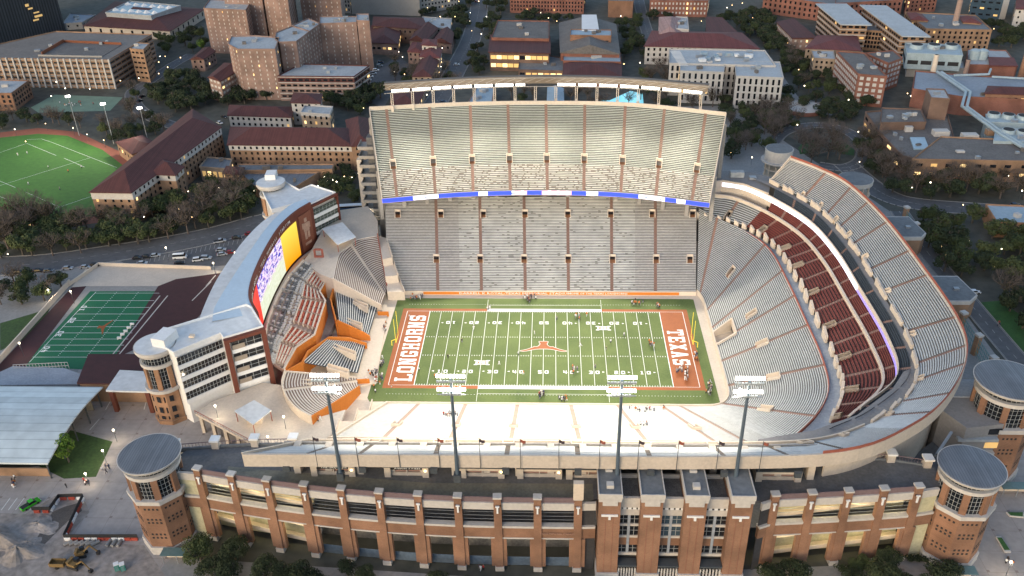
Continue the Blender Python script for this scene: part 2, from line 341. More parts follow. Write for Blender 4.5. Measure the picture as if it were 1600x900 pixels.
mat('roof_stain',(.17,.165,.16),noise=.4,scale=.3); mat('sign_white',(.8,.78,.75)); mat('glass_teal',(.12,.20,.20),rough=.3); mat('panel_grey',(.26,.25,.25),noise=.12); mat('teal',(.11,.24,.23),noise=.1); mat('mast_blue',(.12,.16,.20),rough=.4,metal=.3); mat('lamp_case',(.35,.38,.40),metal=.3); mat('flag_dark',(.06,.04,.05))
mat('alu_warm',(.62,.56,.50),noise=.1); mat('poster_brown',(.20,.07,.04),noise=.15); mat('poster_tan',(.42,.27,.2),noise=.3,scale=.6); mat('tan_balcony',(.30,.25,.20)); mat('glass_green',(.09,.11,.09),rough=.2,noise=.3,scale=1.2)
brickmat('brick_tan2',(.38,.20,.11),(.32,.17,.09),(.32,.22,.16))
mat('lawn2',(.035,.10,.02),noise=.3,scale=.2); mat('track_red',(.26,.085,.05),noise=.12); mat('pitch_green',(.05,.15,.018),noise=.15,scale=.05,detail=7); mat('turf_teal',(.008,.13,.055),noise=.1)
mat('concrete_light2',(.30,.285,.27),noise=.08); mat('roof_brown2',(.19,.17,.155),noise=.15,scale=.05); mat('roof_light2',(.42,.45,.47),noise=.12,scale=.1); mat('roof_blue',(.30,.39,.46),noise=.12,scale=.1); mat('roof_blue2',(.26,.30,.35),noise=.15,scale=.08)
brickmat('brick_cream',(.38,.28,.20),(.34,.25,.18),(.36,.30,.25)); mat('concrete_pink',(.33,.23,.19)); mat('glass_sky',(.30,.42,.50),rough=.3,noise=.1)
stripes('tile_red2',(.17,.05,.045),(.10,.03,.028),.6,'X',.25,rough=.8); stripes('tile_pink',(.38,.24,.22),(.30,.18,.16),.7,'X',.2,rough=.8); stripes('louvre',(.045,.05,.06),(.015,.017,.02),1.1,'X',.45,rough=.6)
mat('ct_metal',(.34,.42,.46),rough=.5,noise=.15,scale=.3); emis('pool_water_glow',(.22,.62,.72),.35); MATS['pool_water_glow'].node_tree.nodes['Principled BSDF'].inputs['Roughness'].default_value=.1  # pool water glows by itself, standing in for light from pool lamps
mat('court_green',(.17,.25,.18),noise=.15)
mat('toilet_teal',(.04,.22,.19)); mat('bus_blue',(.03,.07,.15))
mat('cat_yellow',(.20,.125,.045),noise=.2); mat('dirt_dark',(.10,.085,.075),noise=.3,scale=.3); mat('barrier_red',(.38,.06,.035),noise=.15)

def paving_dots():
    m=mat('paving_dots',(.33,.30,.285),noise=.13,scale=.05,detail=8); nt=m.node_tree; b=nt.nodes['Principled BSDF']; src=b.inputs['Base Color'].links[0].from_socket
    tc=N(nt,'ShaderNodeTexCoord'); sp=N(nt,'ShaderNodeSeparateXYZ'); nt.links.new(tc.outputs['Object'],sp.inputs[0]); prev=None; jn=None
    for ax in (0,1):
        d=N(nt,'ShaderNodeMath',operation='DIVIDE'); d.inputs[1].default_value=7.5; nt.links.new(sp.outputs[ax],d.inputs[0]); f=N(nt,'ShaderNodeMath',operation='FRACT'); nt.links.new(d.outputs[0],f.inputs[0])
        l=N(nt,'ShaderNodeMath',operation='LESS_THAN'); l.inputs[1].default_value=.11; nt.links.new(f.outputs[0],l.inputs[0])
        j=N(nt,'ShaderNodeMath',operation='LESS_THAN'); j.inputs[1].default_value=.012; nt.links.new(f.outputs[0],j.inputs[0])
        if prev: p=N(nt,'ShaderNodeMath',operation='MULTIPLY'); nt.links.new(prev.outputs[0],p.inputs[0]); nt.links.new(l.outputs[0],p.inputs[1]); q=N(nt,'ShaderNodeMath',operation='MAXIMUM'); nt.links.new(jn.outputs[0],q.inputs[0]); nt.links.new(j.outputs[0],q.inputs[1]); r=N(nt,'ShaderNodeMath',operation='MAXIMUM'); nt.links.new(p.outputs[0],r.inputs[0]); nt.links.new(q.outputs[0],r.inputs[1])
        prev=l; jn=j
    k=N(nt,'ShaderNodeMath',operation='MULTIPLY'); k.inputs[1].default_value=.6; nt.links.new(r.outputs[0],k.inputs[0])
    mx=N(nt,'ShaderNodeMix',data_type='RGBA'); nt.links.new(k.outputs[0],mx.inputs[0]); nt.links.new(src,mx.inputs[6]); mx.inputs[7].default_value=(.14,.09,.075,1); nt.links.new(mx.outputs[2],b.inputs['Base Color'])
paving_dots()
mat('inner_dark2',(.04,.04,.045),noise=.2)
mat('paint_dull',(.42,.42,.40),noise=.3,scale=.5)
# ================================================================= SETTING: ground
def flat(name,polypx,z,m): return struct(name,atl(polypx,z),z,m)
BOWL=[(-66,37),(-60,45),(62,45),(66,40),(66,-38),(58,-42),(-54,-42),(-66,-38)]
mat('ground',(.075,.078,.06),noise=.35,scale=.02,c2=(.11,.105,.085),detail=8)
mat('asphalt',(.105,.105,.11),noise=.18,scale=.05); mat('paving',(.25,.225,.21),noise=.14,scale=.06,detail=8); mat('sidewalk',(.27,.26,.25),noise=.14,scale=.1)
mat('lawn',(.045,.085,.02),noise=.3,scale=.1,detail=8); mat('dirt',(.25,.215,.19),noise=.3,scale=.06,detail=9,c2=(.38,.33,.30),bump=.4)
g=MB(); S_=2500
g.face([(-S_,-900,-.06),(S_,-900,-.06),(S_,4000,-.06),(-S_,4000,-.06)]); tag(g.build('ground','ground'),kind='structure')
# stadium floor slab round the grass
struct('stadium_floor',[(-100,-75),(100,-75),(100,85),(-100,85)],-.012,'concrete_light')
# ================================================================= FIELD
def grassmat():
    m,nt,b=nodes('turf'); tc=N(nt,'ShaderNodeTexCoord')
    n1=N(nt,'ShaderNodeTexNoise'); n1.inputs['Scale'].default_value=.07; n1.inputs['Detail'].default_value=6; nt.links.new(tc.outputs['Object'],n1.inputs['Vector'])
    n2=N(nt,'ShaderNodeTexNoise'); n2.inputs['Scale'].default_value=1.6; n2.inputs['Detail'].default_value=4; nt.links.new(tc.outputs['Object'],n2.inputs['Vector'])
    sp=N(nt,'ShaderNodeSeparateXYZ'); nt.links.new(tc.outputs['Object'],sp.inputs[0])
    dv=N(nt,'ShaderNodeMath',operation='DIVIDE'); dv.inputs[1].default_value=9.144; nt.links.new(sp.outputs[0],dv.inputs[0])
    fr=N(nt,'ShaderNodeMath',operation='FRACT'); nt.links.new(dv.outputs[0],fr.inputs[0])
    gt=N(nt,'ShaderNodeMath',operation='GREATER_THAN'); gt.inputs[1].default_value=.5; nt.links.new(fr.outputs[0],gt.inputs[0])
    ad=N(nt,'ShaderNodeMath',operation='MULTIPLY_ADD'); ad.inputs[1].default_value=.6; nt.links.new(n2.outputs[0],ad.inputs[0]); nt.links.new(n1.outputs[0],ad.inputs[2])
    a2=N(nt,'ShaderNodeMath',operation='MULTIPLY_ADD'); a2.inputs[1].default_value=.05; nt.links.new(gt.outputs[0],a2.inputs[0]); nt.links.new(ad.outputs[0],a2.inputs[2])
    cr=N(nt,'ShaderNodeValToRGB'); e=cr.color_ramp.elements; e[0].position=.55; e[0].color=(.062,.098,.022,1); e[1].position=1.0; e[1].color=(.115,.155,.042,1)
    nt.links.new(a2.outputs[0],cr.inputs[0]); nt.links.new(cr.outputs[0],b.inputs['Base Color']); b.inputs['Roughness'].default_value=.9
grassmat()
struct('football_turf',[(-61,34.3),(58.6,34.3),(60.5,34),(60.5,-34),(-60,-34),(-62,-30)],.0,'turf')
HW,HL,GL=24.38,54.86,45.72
def sheet(m,x0,y0,x1,y1,z,mi=0): m.face([(x0,y0,z),(x1,y0,z),(x1,y1,z),(x0,y1,z)],mi)
m=MB(); bo=1.9
for sx in (-1,1):
    sheet(m,sx*GL if sx>0 else -HL-bo,-HW-bo,HL+bo if sx>0 else -GL,HW+bo,.006)
    for sy in (-1,1):
        a,b=sorted((sx*GL,sx*22.9)); c,d=sorted((sy*HW,sy*(HW+bo))); sheet(m,a,c,b,d,.006)
tag(m.build('end_zone_paint','paint_orange'),kind='structure')
m=MB()
for sy in (-1,1):
    c,d=sorted((sy*HW,sy*(HW+bo))); sheet(m,-22.9,c,22.9,d,.010)
    c,d=sorted((sy*HW,sy*(HW+.12))); sheet(m,-HL,c,-22.9,d,.010); sheet(m,22.9,c,HL,d,.010)
    sheet(m,-22.9,sy*(HW+4.6)-.06,22.9,sy*(HW+4.6)+.06,.010)
    k=-HL
    while k<HL:                                    # dashed restraining line
        sheet(m,k,sy*(HW+5.2)-.07,k+.35,sy*(HW+5.2)+.07,.010); k+=1.1
for sx in (-1,1): sheet(m,sx*HL-.1,-HW,sx*HL+.1,HW,.010); sheet(m,sx*22.9-.06,HW+bo,sx*22.9+.06,HW+9,.010); sheet(m,sx*22.9-.06,-HW-9,sx*22.9+.06,-HW-bo,.010)
for i in range(-10,11):
    x=i*4.572; wd=.075 if abs(i)<10 else .14; sheet(m,x-wd,-HW,x+wd,HW,.012)
for i in range(-49,50):
    x=i*.9144
    if i%5==0: continue
    for y in (-HW+.4,-6.1,6.1,HW-.4): sheet(m,x-.09,y-.32,x+.09,y+.32,.014)
m2=m
# block letters drawn as bars on a 0..1 x 0..1 cell (x right, y up)
T=.19
def gl(ch):
    H=lambda x0,x1,y:(x0,y-T/2,x1,y+T/2); 
    L={'L':[(.1,0,.34,1),(0,0,1,.2),(.8,.2,1,.34),(0,.86,.5,1)],'O':[(.06,.1,.3,.9),(.7,.1,.94,.9),(.16,0,.84,.2),(.16,.8,.84,1)],
     'N':[(.08,0,.3,1),(.7,0,.92,1),(0,.88,.36,1),(0,0,.38,.12),(.64,.88,1,1),'D'],'G':[(.06,.1,.3,.9),(.16,0,.84,.2),(.16,.8,.84,1),(.7,.64,.94,.9),(.7,.1,.94,.48),(.5,.36,.94,.5)],
     'H':[(.08,0,.32,1),(.68,0,.92,1),(.3,.4,.7,.6),(0,0,.4,.13),(.6,0,1,.13),(0,.87,.4,1),(.6,.87,1,1)],'R':[(.08,0,.32,1),(.3,.8,.84,1),(.3,.42,.84,.6),(.7,.52,.94,.9),(.66,0,.92,.44),(0,0,.4,.13),(.6,0,1,.13),(0,.87,.2,1)],
     'S':[(.06,.5,.3,.9),(.16,.8,.94,1),(.16,.4,.84,.6),(.7,.1,.94,.5),(.06,0,.84,.2),(.06,.15,.2,.32),(.8,.68,.94,.85)],'T':[(.38,0,.62,1),(0,.8,1,1),(0,.64,.14,.8),(.86,.64,1,.8),(.24,0,.76,.14)],
     'E':[(.08,0,.32,1),(0,0,.94,.18),(0,.82,.94,1),(.3,.42,.7,.58),(.8,.18,.94,.34),(.8,.66,.94,.82)],'X':['X',(0,0,.38,.13),(.62,0,1,.13),(0,.87,.38,1),(.62,.87,1,1)],'A':['A',(.0,0,.36,.13),(.64,0,1,.13),(.28,.26,.72,.4)],
     'I':[(.38,0,.62,1),(.1,0,.9,.14),(.1,.86,.9,1)],
     '0':[(.06,.1,.3,.9),(.7,.1,.94,.9),(.16,0,.84,.2),(.16,.8,.84,1)],'1':[(.4,0,.64,1),(.2,0,.84,.16),(.22,.76,.42,.9)],'2':[(.1,0,.94,.2),(.1,.15,.32,.5),(.16,.4,.84,.6),(.7,.5,.94,.9),(.1,.8,.84,1)],
     '3':[(.1,0,.84,.2),(.3,.4,.84,.58),(.1,.8,.84,1),(.7,.1,.94,.9)],'4':[(.62,0,.84,1),(.08,.3,.98,.48),(.08,.4,.3,1)],'5':[(.1,0,.84,.2),(.7,.1,.94,.5),(.1,.42,.84,.6),(.1,.5,.32,1),(.1,.82,.9,1)]}
    return L[ch]
def glyph(m,ch,fr,w_,h_,z,mi=0):
    """fr maps (x,y) in metres of the letter to world xy"""
    q=lambda P: m.face([(*fr(x*w_,y*h_),z) for x,y in P],mi)
    k=0
    for e in gl(ch):
        k+=1; zz=z+k*.0004
        qq=lambda P: m.face([(*fr(x*w_,y*h_),zz) for x,y in P],mi)
        if e=='D': qq([(.1,1),(.4,1),(.9,0),(.6,0)])
        elif e=='X':
            qq([(.04,0),(.34,0),(.96,1),(.66,1)]); zz+=.0002; qq([(.66,0),(.96,0),(.34,1),(.04,1)])
        elif e=='A':
            qq([(.04,0),(.3,0),(.62,1),(.36,1)]); zz+=.0002; qq([(.7,0),(.96,0),(.64,1),(.38,1)])
        else: x0,y0,x1,y1=e; qq([(x0,y0),(x1,y0),(x1,y1),(x0,y1)])
def word(m,s,fr,w_,h_,gap,z,mi=0):
    for i,ch in enumerate(s):
        if ch!=' ': glyph(m,ch,(lambda i:(lambda x,y: fr(x+i*(w_+gap),y)))(i),w_,h_,z,mi)
# end zone words: LONGHORNS reads up the left end, TEXAS reads down the right end
lw=(2*HW-4.6)/9-.75
word(m,'LONGHORNS',lambda x,y:(-GL-1.1-6.4+ (6.4-y) ,-HW+2.2+x),lw,6.4,.75,.016)
lt=3.9
word(m,'TEXAS',lambda x,y:(GL+1.5+y,11.8-x),lt,6.2,.95,.016)
for k in range(1,10):
    d=str((k if k<=5 else 10-k)*10); x=-GL+k*9.144
    for sgn in (1,-1):
        yb=-HW+7.3
        for j,ch in enumerate(d):
            ox=-2.0+j*2.3
            if sgn>0: fr=(lambda ox:(lambda a,b:(x+ox+a+.15*(j),yb+b)))(ox)
            else: fr=(lambda ox:(lambda a,b:(x-ox-a,-(yb)-b)))(ox)
            glyph(m,ch,fr,1.6,1.9,.018)
        if k!=5:                                  # direction arrow
            s_=-1 if k<5 else 1; ax=x+s_*3.0; 
            m.face([(ax,sgn*(yb+1.5),.018),(ax+s_*.9,sgn*(yb+1.15),.018),(ax,sgn*(yb+.8),.018)])
tag(m.build('field_markings','paint_white'),kind='structure')
# longhorn silhouette at midfield: white outline below, burnt orange above
LH=[(0,1.2),(1.6,1.25),(3.0,1.45),(4.6,2.0),(6.2,2.6),(7.6,2.9),(8.5,2.75),(8.5,2.35),(7.2,2.0),(5.8,1.35),(4.6,.55),(3.9,.15),(3.4,-.35),(2.7,-.1),(1.9,-.6),(1.35,-1.5),(1.25,-2.4),(1.75,-3.3),(1.55,-3.7),(0,-3.8)]
LH=[(x,-y) for x,y in LH]            # head hangs towards the far side
def lh(cx,cy,s,a,z,grow,name,mm):
    P=[(x,y) for x,y in LH]+[(-x,y) for x,y in LH[::-1] if x>0]
    # grow outwards along the normals
    n=len(P); Q=[]
    for i in range(n):
        p0,p1,p2=Vector(P[i-1]),Vector(P[i]),Vector(P[(i+1)%n]); d=((p1-p0).normalized()+(p2-p1).normalized()); d=d.normalized() if d.length>1e-6 else (p2-p1).normalized()
        nn=Vector((d.y,-d.x)); Q.append((p1.x+nn.x*grow*lhs,p1.y+nn.y*grow*lhs))
    ca,sa=math.cos(a),math.sin(a)
    b=MB(); b.face([(cx+(x*ca-y*sa)*s,cy+(x*sa+y*ca)*s,z) for x,y in Q]); 
    o=b.build(name,mm); bm=bmesh.new(); bm.from_mesh(o.data); bmesh.ops.triangulate(bm,faces=bm.faces); 
    for f in bm.faces:
        if f.normal.z<0: f.normal_flip()
    bm.to_mesh(o.data); bm.free(); return tag(o,kind='structure')
_a=sum(LH[i][0]*LH[i+1][1]-LH[i+1][0]*LH[i][1] for i in range(len(LH)-1)); lhs=1
lh(0,-.4,1.0,0,.020,.17 if _a>0 else -.17,'emblem_outline','paint_white'); lh(0,-.4,1.0,0,.026,0,'emblem','paint_orange')
m=MB(); m2=MB()
for cx,cy in ((23,12.6),(-22.5,-10.6)):           # conference plates
    for (x0,y0,x1,y1) in ((-2.3,-1.2,2.3,1.2),(-2.9,-1.5,-1.6,-1.0),(1.6,-1.5,2.9,-1.0),(-2.9,1.0,-1.6,1.5),(1.6,1.0,2.9,1.5)): sheet(m,cx+x0,cy+y0,cx+x1,cy+y1,.020+.001*len(m.f))
    for i,ch in enumerate('XII'): glyph(m2,ch,(lambda i:(lambda a,b:(cx-1.9+i*1.3+a,cy-.85+b)))(i),1.2,1.7,.032)
tag(m.build('conference_plate','paint_white'),kind='structure'); tag(m2.build('conference_lettering','paint_orange'),kind='structure')
# goal posts
def goal(x,s,lab):
    t=thing('goal_post',lab,'goal post',(x,0,0),'goal posts')
    m=MB(); m.bar((x+s*2.2,0,0),(x+s*2.2,0,2.2),.18); m.bar((x+s*2.2,0,2.2),(x,0,3.1),.15); m.build('gooseneck_post','yellow',t)
    m=MB(); m.bar((x,-2.82,3.1),(x,2.82,3.1),.13); m.build('crossbar','yellow',t)
    for y in (-2.82,2.82):
        m=MB(); m.bar((x,y,3.1),(x,y,13.6),.11); m.build('upright','yellow',t)
goal(-HL-.3,-1,'yellow goal post behind the LONGHORNS end zone'); goal(HL+.3,1,'yellow goal post behind the TEXAS end zone')

# ================================================================= WEST (FAR) GRANDSTAND
W=thing('grandstand','huge far-side grandstand with a white upper deck hanging over a grey lower deck','grandstand',(0,60,0))
low=Tier([(-65,38,1.2),(62,38,1.2)],[(-72,86,21.4),(67,86,21.4)],60,smooth=False)
GX=[-65,-46,-27.2,-8.6,10.1,28.6,46.9,64]
def lowu(x,v): return low.nearu(x,38+48*v/60,v)
vl=[(lowu(x,18),17,21,2.5) for x in (-46,-27.2,-8.6,10.1,28.6,46.9,61)]; vu=[(lowu(x,47),46,50,2.5) for x in GX[:-1]+[64.6]]
def clampu(l): return [(min(max(u,.012),.988),a,b,c) for u,a,b,c in l]
vl,vu=clampu(vl),clampu(vu); AV=vl+vu
AI=[lowu(x,25) for x in GX[1:-1]]
uA,uB=lowu(-36.5,25),lowu(38.5,25)
sel=lambda L,a,b:[v for v in L if a<=(v[0] if isinstance(v,tuple) else v)<b]
for (a,b,mt,mb_,lab) in ((0,uA,'tread','alu_dull','plain grey seating section at the left end of the lower deck'),(uA,uB,'tread','chair_cream','striped white seating section in the middle of the lower deck'),(uB,1,'tread','alu_dull','plain grey seating section at the right end of the lower deck')):
    o=low.build(W,'seating_deck',mt,mb_,sel(AI,a,b),sel(AV,a,b),u0=a,u1=b,bench=(.4,.95,.42)); tag(o,lab)
for vv in (19,48):                                 # cross rail lines
    m=MB(); m.bar(low.pt(0,vv)+Vector((0,0,.9)),low.pt(1,vv)+Vector((0,0,.9)),.05); m.build('railing','rail_mauve',W)
U=Tier([(-69,65,30),(-36,71.3,30),(0,73,30),(35,70.2,30),(68,60.5,30)],[(-79.2,106.5,55),(-40,111.6,55),(-1,112.9,55),(39,109.5,55),(78.3,96.8,55)],50,k=7)
UX=[(614,256),(676,248),(737,246),(796,245),(855,245),(914,246),(974,248),(1033,252),(1092,259)]
UV_=[]
for px,py in UX:
    p=at(px,py,38.6); UV_.append((U.nearu(p.x,p.y,17),16,20,2.5))
UA=[v[0] for v in UV_]
tag(U.build(W,'seating_deck','tread','chair_white',UA,(),v0=0,v1=15,bench=(.3,.95,.5)),'speckled white chair rows along the front of the upper deck')
tag(U.build(W,'seating_deck','tread_up','alu_up',UA,UV_,v0=15,v1=50,bench=(.42,.82,.45)),'pale green-grey bench rows of the upper deck')
# fascia, side walls, underside of the upper deck
m=MB(); I=[tuple(p) for p in U.I]; O=[tuple(p) for p in U.O]
m.wall([(p[0],p[1]) for p in O],[55]*len(O),[56.6]*len(O),.4); 
for u in (0,1):
    a,b=U.pt(u,0),U.pt(u,50); m.wall([(a.x,a.y),(b.x,b.y)],[a.z-1.6,b.z-1.6],[a.z+1.1,b.z+1.1],.4)
m.build('parapet','concrete_light',W)
m=MB()
for i in range(len(I)-1):
    a,b,c,d=I[i],I[i+1],O[i+1],O[i]; m.face([(a[0],a[1],a[2]-1.8),(d[0],d[1],d[2]-1.8),(c[0],c[1],c[2]-1.8),(b[0],b[1],b[2]-1.8)]); m.face([(d[0],d[1],d[2]-1.8),(d[0],d[1],d[2]),(c[0],c[1],c[2]),(c[0],c[1],c[2]-1.8)])
m.build('deck_underside','concrete',W)
m=MB()
for i in range(0,len(I),2):
    for f in (.35,.95):
        p=Vector(I[i]).lerp(Vector(O[i]),f); m.box(p.x-.8,p.y-.8,0 if f>.9 else 14,p.x+.8,p.y+.8,p.z-1.7)
    a=Vector(I[i]).lerp(Vector(O[i]),.05); b=Vector(I[i]).lerp(Vector(O[i]),.95); m.bar((a.x,a.y,a.z-2.3),(b.x,b.y,b.z-2.6),.7)
m.build('deck_frame','concrete',W)
# press level behind the lower deck
m=MB(); m.wall([(-76,88),(-40,92),(0,94),(40,91),(72,84)],0,24.5,.6,0); m.wall([(-76,89),(-40,93),(0,95),(40,92),(72,85)],24.5,30,.5,1); m.build('rear_wall',['concrete','glass_dark'],W)
# ribbon board: runs of blue, white and pink panels along the front edge
rb=[]; tot=0
P=[Vector(p) for p in crom(U.I,4)]
seg=['ribbon_blue','ribbon_white','ribbon_blue','ribbon_pink']
random.seed(3); m=MB(); 
for i in range(len(P)-1):
    a,b=P[i],P[i+1]; n_=(b-a).normalized(); o_=Vector((n_.y,-n_.x,0))*.25; f=i/(len(P)-1)
    mi=0 if (f<.09 or .17<f<.30 or .33<f<.40 or .44<f<.49 or .58<f<.62 or .655<f<.78 or .86<f<.90 or f>.92) else (2 if .4<f<.62 and i%3 else 1)
    q=[a+o_,b+o_]; m.face([(q[0].x,q[0].y,28.7),(q[1].x,q[1].y,28.7),(q[1].x,q[1].y,30.5),(q[0].x,q[0].y,30.5)],mi)
    if mi==1 and i%5==0: 
        o_*=1.2; q=[a+o_,b+o_]; m.face([(q[0].x,q[0].y,29.2),(q[1].x,q[1].y,29.2),(q[1].x,q[1].y,29.7),(q[0].x,q[0].y,29.7)],0)
m.build('ribbon_board',['ribbon_blue','ribbon_white','ribbon_pink'],W)
m=MB(); m.wall([(p.x,p.y+.1) for p in P],28.5,30.7,.3); m.build('fascia','concrete',W)
# front wall of lower deck with orange banner lettering
m=MB(); m.box(-65,36.9,0,62,37.3,1.9); m.build('field_wall','cream',W)
m=MB(); m.box(-50,36.8,.25,55,36.88,1.55); ban=m.build('banner','burnt',W)
def textobj(s,size,loc,rot,mm,parent,name='lettering',ext=.02,width=None,align='CENTER'):
    c=bpy.data.curves.new(name,'FONT'); c.body=s; c.size=size; c.extrude=ext; c.align_x=align; c.align_y='CENTER'; c.resolution_u=1
    o=bpy.data.objects.new(name,c); me=bpy.data.meshes.new_from_object(o); bpy.data.objects.remove(o); bpy.data.curves.remove(c)
    xs=[v.co.x for v in me.vertices]; 
    if width and xs:
        k=width/(max(xs)-min(xs))
        for v in me.vertices: v.co.x*=k
    M_=Matrix.Translation(Vector(loc))@(rot.to_4x4() if isinstance(rot,Matrix) else Matrix.Rotation(rot[2],4,'Z')@Matrix.Rotation(rot[0],4,'X'))
    off=Vector(parent.get('_o')) if parent is not None and parent.get('_o') is not None else Vector((0,0,0))
    me.transform(Matrix.Translation(-off)@M_); me.materials.clear(); me.materials.append(MATS[mm])
    o=bpy.data.objects.new(name,me); col.objects.link(o)
    if parent is not None: o.parent=parent
    return o
textobj('DARRELL K ROYAL-TEXAS MEMORIAL STADIUM',1.25,(-12,36.74,.9),(PI/2,0,0),'paint_white',W,width=46)
textobj('HOME OF THE TEXAS LONGHORNS',1.1,(22,36.74,.9),(PI/2,0,0),'paint_white',W,width=24)
# light gantry on posts
GP=crom([(-72,109,0),(-36,115.5,0),(0,117.5,0),(36,114,0),(71,103.5,0)],8); GP=[(p.x,p.y) for p in GP]
m=MB(); m.wall([(x,y+.6) for x,y in GP],66.2,66.6,2.6,0)
for dz in (62.6,): m.wall([(x,y+1.9) for x,y in GP],dz,66.2,.15,0)
for i in range(len(GP)-1):
    a,b=GP[i],GP[i+1]; 
    m.bar((a[0],a[1]-1.9,62.4),(b[0],b[1]-1.9,62.4),.16,1); m.bar((a[0],a[1]-1.9,64.4),(b[0],b[1]-1.9,66.2),.09,1); m.bar((a[0],a[1]-2,66.4),(b[0],b[1]-2,66.4),.16,1)
m.build('light_gantry',['steel_tan','concrete'],W)
pl=[0]
for i in range(len(GP)-1): pl.append(pl[-1]+math.dist(GP[i],GP[i+1]))
def gp(s):
    for i in range(len(GP)-1):
        if pl[i+1]>=s: t=(s-pl[i])/(pl[i+1]-pl[i]); return GP[i][0]*(1-t)+GP[i+1][0]*t, GP[i][1]*(1-t)+GP[i+1][1]*t, math.atan2(GP[i+1][1]-GP[i][1],GP[i+1][0]-GP[i][0])
    return GP[-1][0],GP[-1][1],math.atan2(GP[-1][1]-GP[-2][1],GP[-1][0]-GP[-2][0])
NP=16
for k in range(NP):
    x,y,a=gp(pl[-1]*(k+.35)/(NP-.3)); m=MB()
    fx,fy=x*.995,y-3.6-.04*abs(x)*0
    for dx in (-.45,.45): m.bar((x+dx,y-1.5,62.5),(x+dx,y-2.6,54),.17)
    for z in range(0,8): m.bar((x-.45,y-1.5-.13*z,62-z),(x+.45,y-1.6-.13*z,61-z),.07)
    m.box(x-.6,y-3.0,53.5,x+.6,y-1.6,56.8); m.build('gantry_post','concrete_light',W)
for k in range(NP-1):
    s0=pl[-1]*(k+.35)/(NP-.3)+.6; s1=pl[-1]*(k+1.35)/(NP-.3)-.6
    if k==6: s1=(s0+s1)/2
    if k==7: continue
    m=MB(); n_=8
    for j in range(n_):
        xa,ya,a=gp(s0+(s1-s0)*(j+.5)/n_); m.obox((xa-math.sin(a)*-2.35*-1,ya-2.45,63.5),((s1-s0)/n_*.8,.45,.85),a)
    m.build('floodlight_bank','flood',W)
def area(name,loc,target,sx,sy,pw,colr=(1,.91,.74),spread=150,parent=None):
    l=bpy.data.lights.new(name,'AREA'); l.shape='RECTANGLE'; l.size=sx; l.size_y=sy; l.energy=pw; l.color=colr; l.spread=R(spread)
    o=bpy.data.objects.new(name,l); col.objects.link(o); o.location=loc; o.rotation_euler=(Vector(target)-Vector(loc)).to_track_quat('-Z','Y').to_euler(); return o
for k in range(5):
    x,y,a=gp(pl[-1]*(k+.5)/5); area('gantry_floodlight',(x,y-4.6,62.8),(x*.7,-70,8),22,1.2,RAIL_W,spread=80)
# stair tower at the left end of the grandstand
ST=thing('stair_tower','tall concrete stair tower with open landings at the left end of the far grandstand','stair tower',(-82,98,0))
m=MB()
for (x,y,z) in ((-85.6,103,33),(-79,107,46)): m.box(x-1.1,y-1.5,0,x+1.1,y+1.5,z)
m.build('column','concrete_light',ST)
for k in range(9):
    m=MB(); z=4+k*4.4; m.box(-84.5,98,z,-77.5,107,z+.5); m.box(-84.6,97.7,z+.5,-77.6,98,z+1.7); m.box(-84.8,98,z+.5,-84.5,107,z+1.7); m.build('landing','concrete',ST)
m=MB(); m.box(-81,101,0,-78,106,44); m.build('core','concrete_dark',ST)
# ================================================================= CURVED + NEAR GRANDSTAND
B=thing('horseshoe_grandstand','curved grandstand wrapping the TEXAS end and the near sideline, with maroon middle tier','grandstand',(110,0,0))
i1=[(62.3,38),(63.3,35),(64,30),(64,20),(64,5),(64,-10),(64,-24),(63.2,-32),(59,-36.4),(50,-37),(30,-37),(0,-37),(-30,-37),(-53,-37)]
o1=[(67.5,80),(76,72.5),(86,63),(92.3,48),(93.8,22),(94,-5),(93.8,-28),(91,-46),(81,-62),(68,-71),(38,-71.5),(0,-71.5),(-32,-71.5),(-64,-71.5)]
L1=Tier([(x,y,1.5) for x,y in i1],[(x,y,(18.7,16.8,15.4,14.8,14.5,14.5,14.5,14.5,14.5,14.5,14.5,14.5,14.5,14.5)[i]) for i,(x,y) in enumerate(o1)],44,k=5)
def uo(px,py,z,T_,v): p=at(px,py,z); return T_.nearu(p.x,p.y,v)
ai=[uo(1100,405,9,L1,20),uo(1150,430,9,L1,22),uo(1170,470,8,L1,20),uo(1190,500,8,L1,22),uo(1200,540,7,L1,22),uo(1200,590,7,L1,22),uo(1190,640,7,L1,22)]
vv=[(1125,425,9.5),(1162,496,7),(1182,541,7),(1200,590,7.5),(1198,642,7.5)]
vl=[]
for px,py,z in vv: p=at(px,py,z); vl.append((L1.nearu(p.x,p.y,20),18,24,2.2))
vn=[(L1.nearu(x,-55,24),24,28,2.4) for x in (-46,-27.2,-8.6,10.1,28.6,46.9)]
ax=[L1.nearu(x,-55,24) for x in (-46,-27.2,-8.6,10.1,28.6,46.9)]
split=L1.nearu(60,-50,20)
tun0,tun1=L1.nearu(70,14,6),L1.nearu(70,-6,6)
p0,p1=L1.nearu(67,9,3),L1.nearu(67,-1,3)
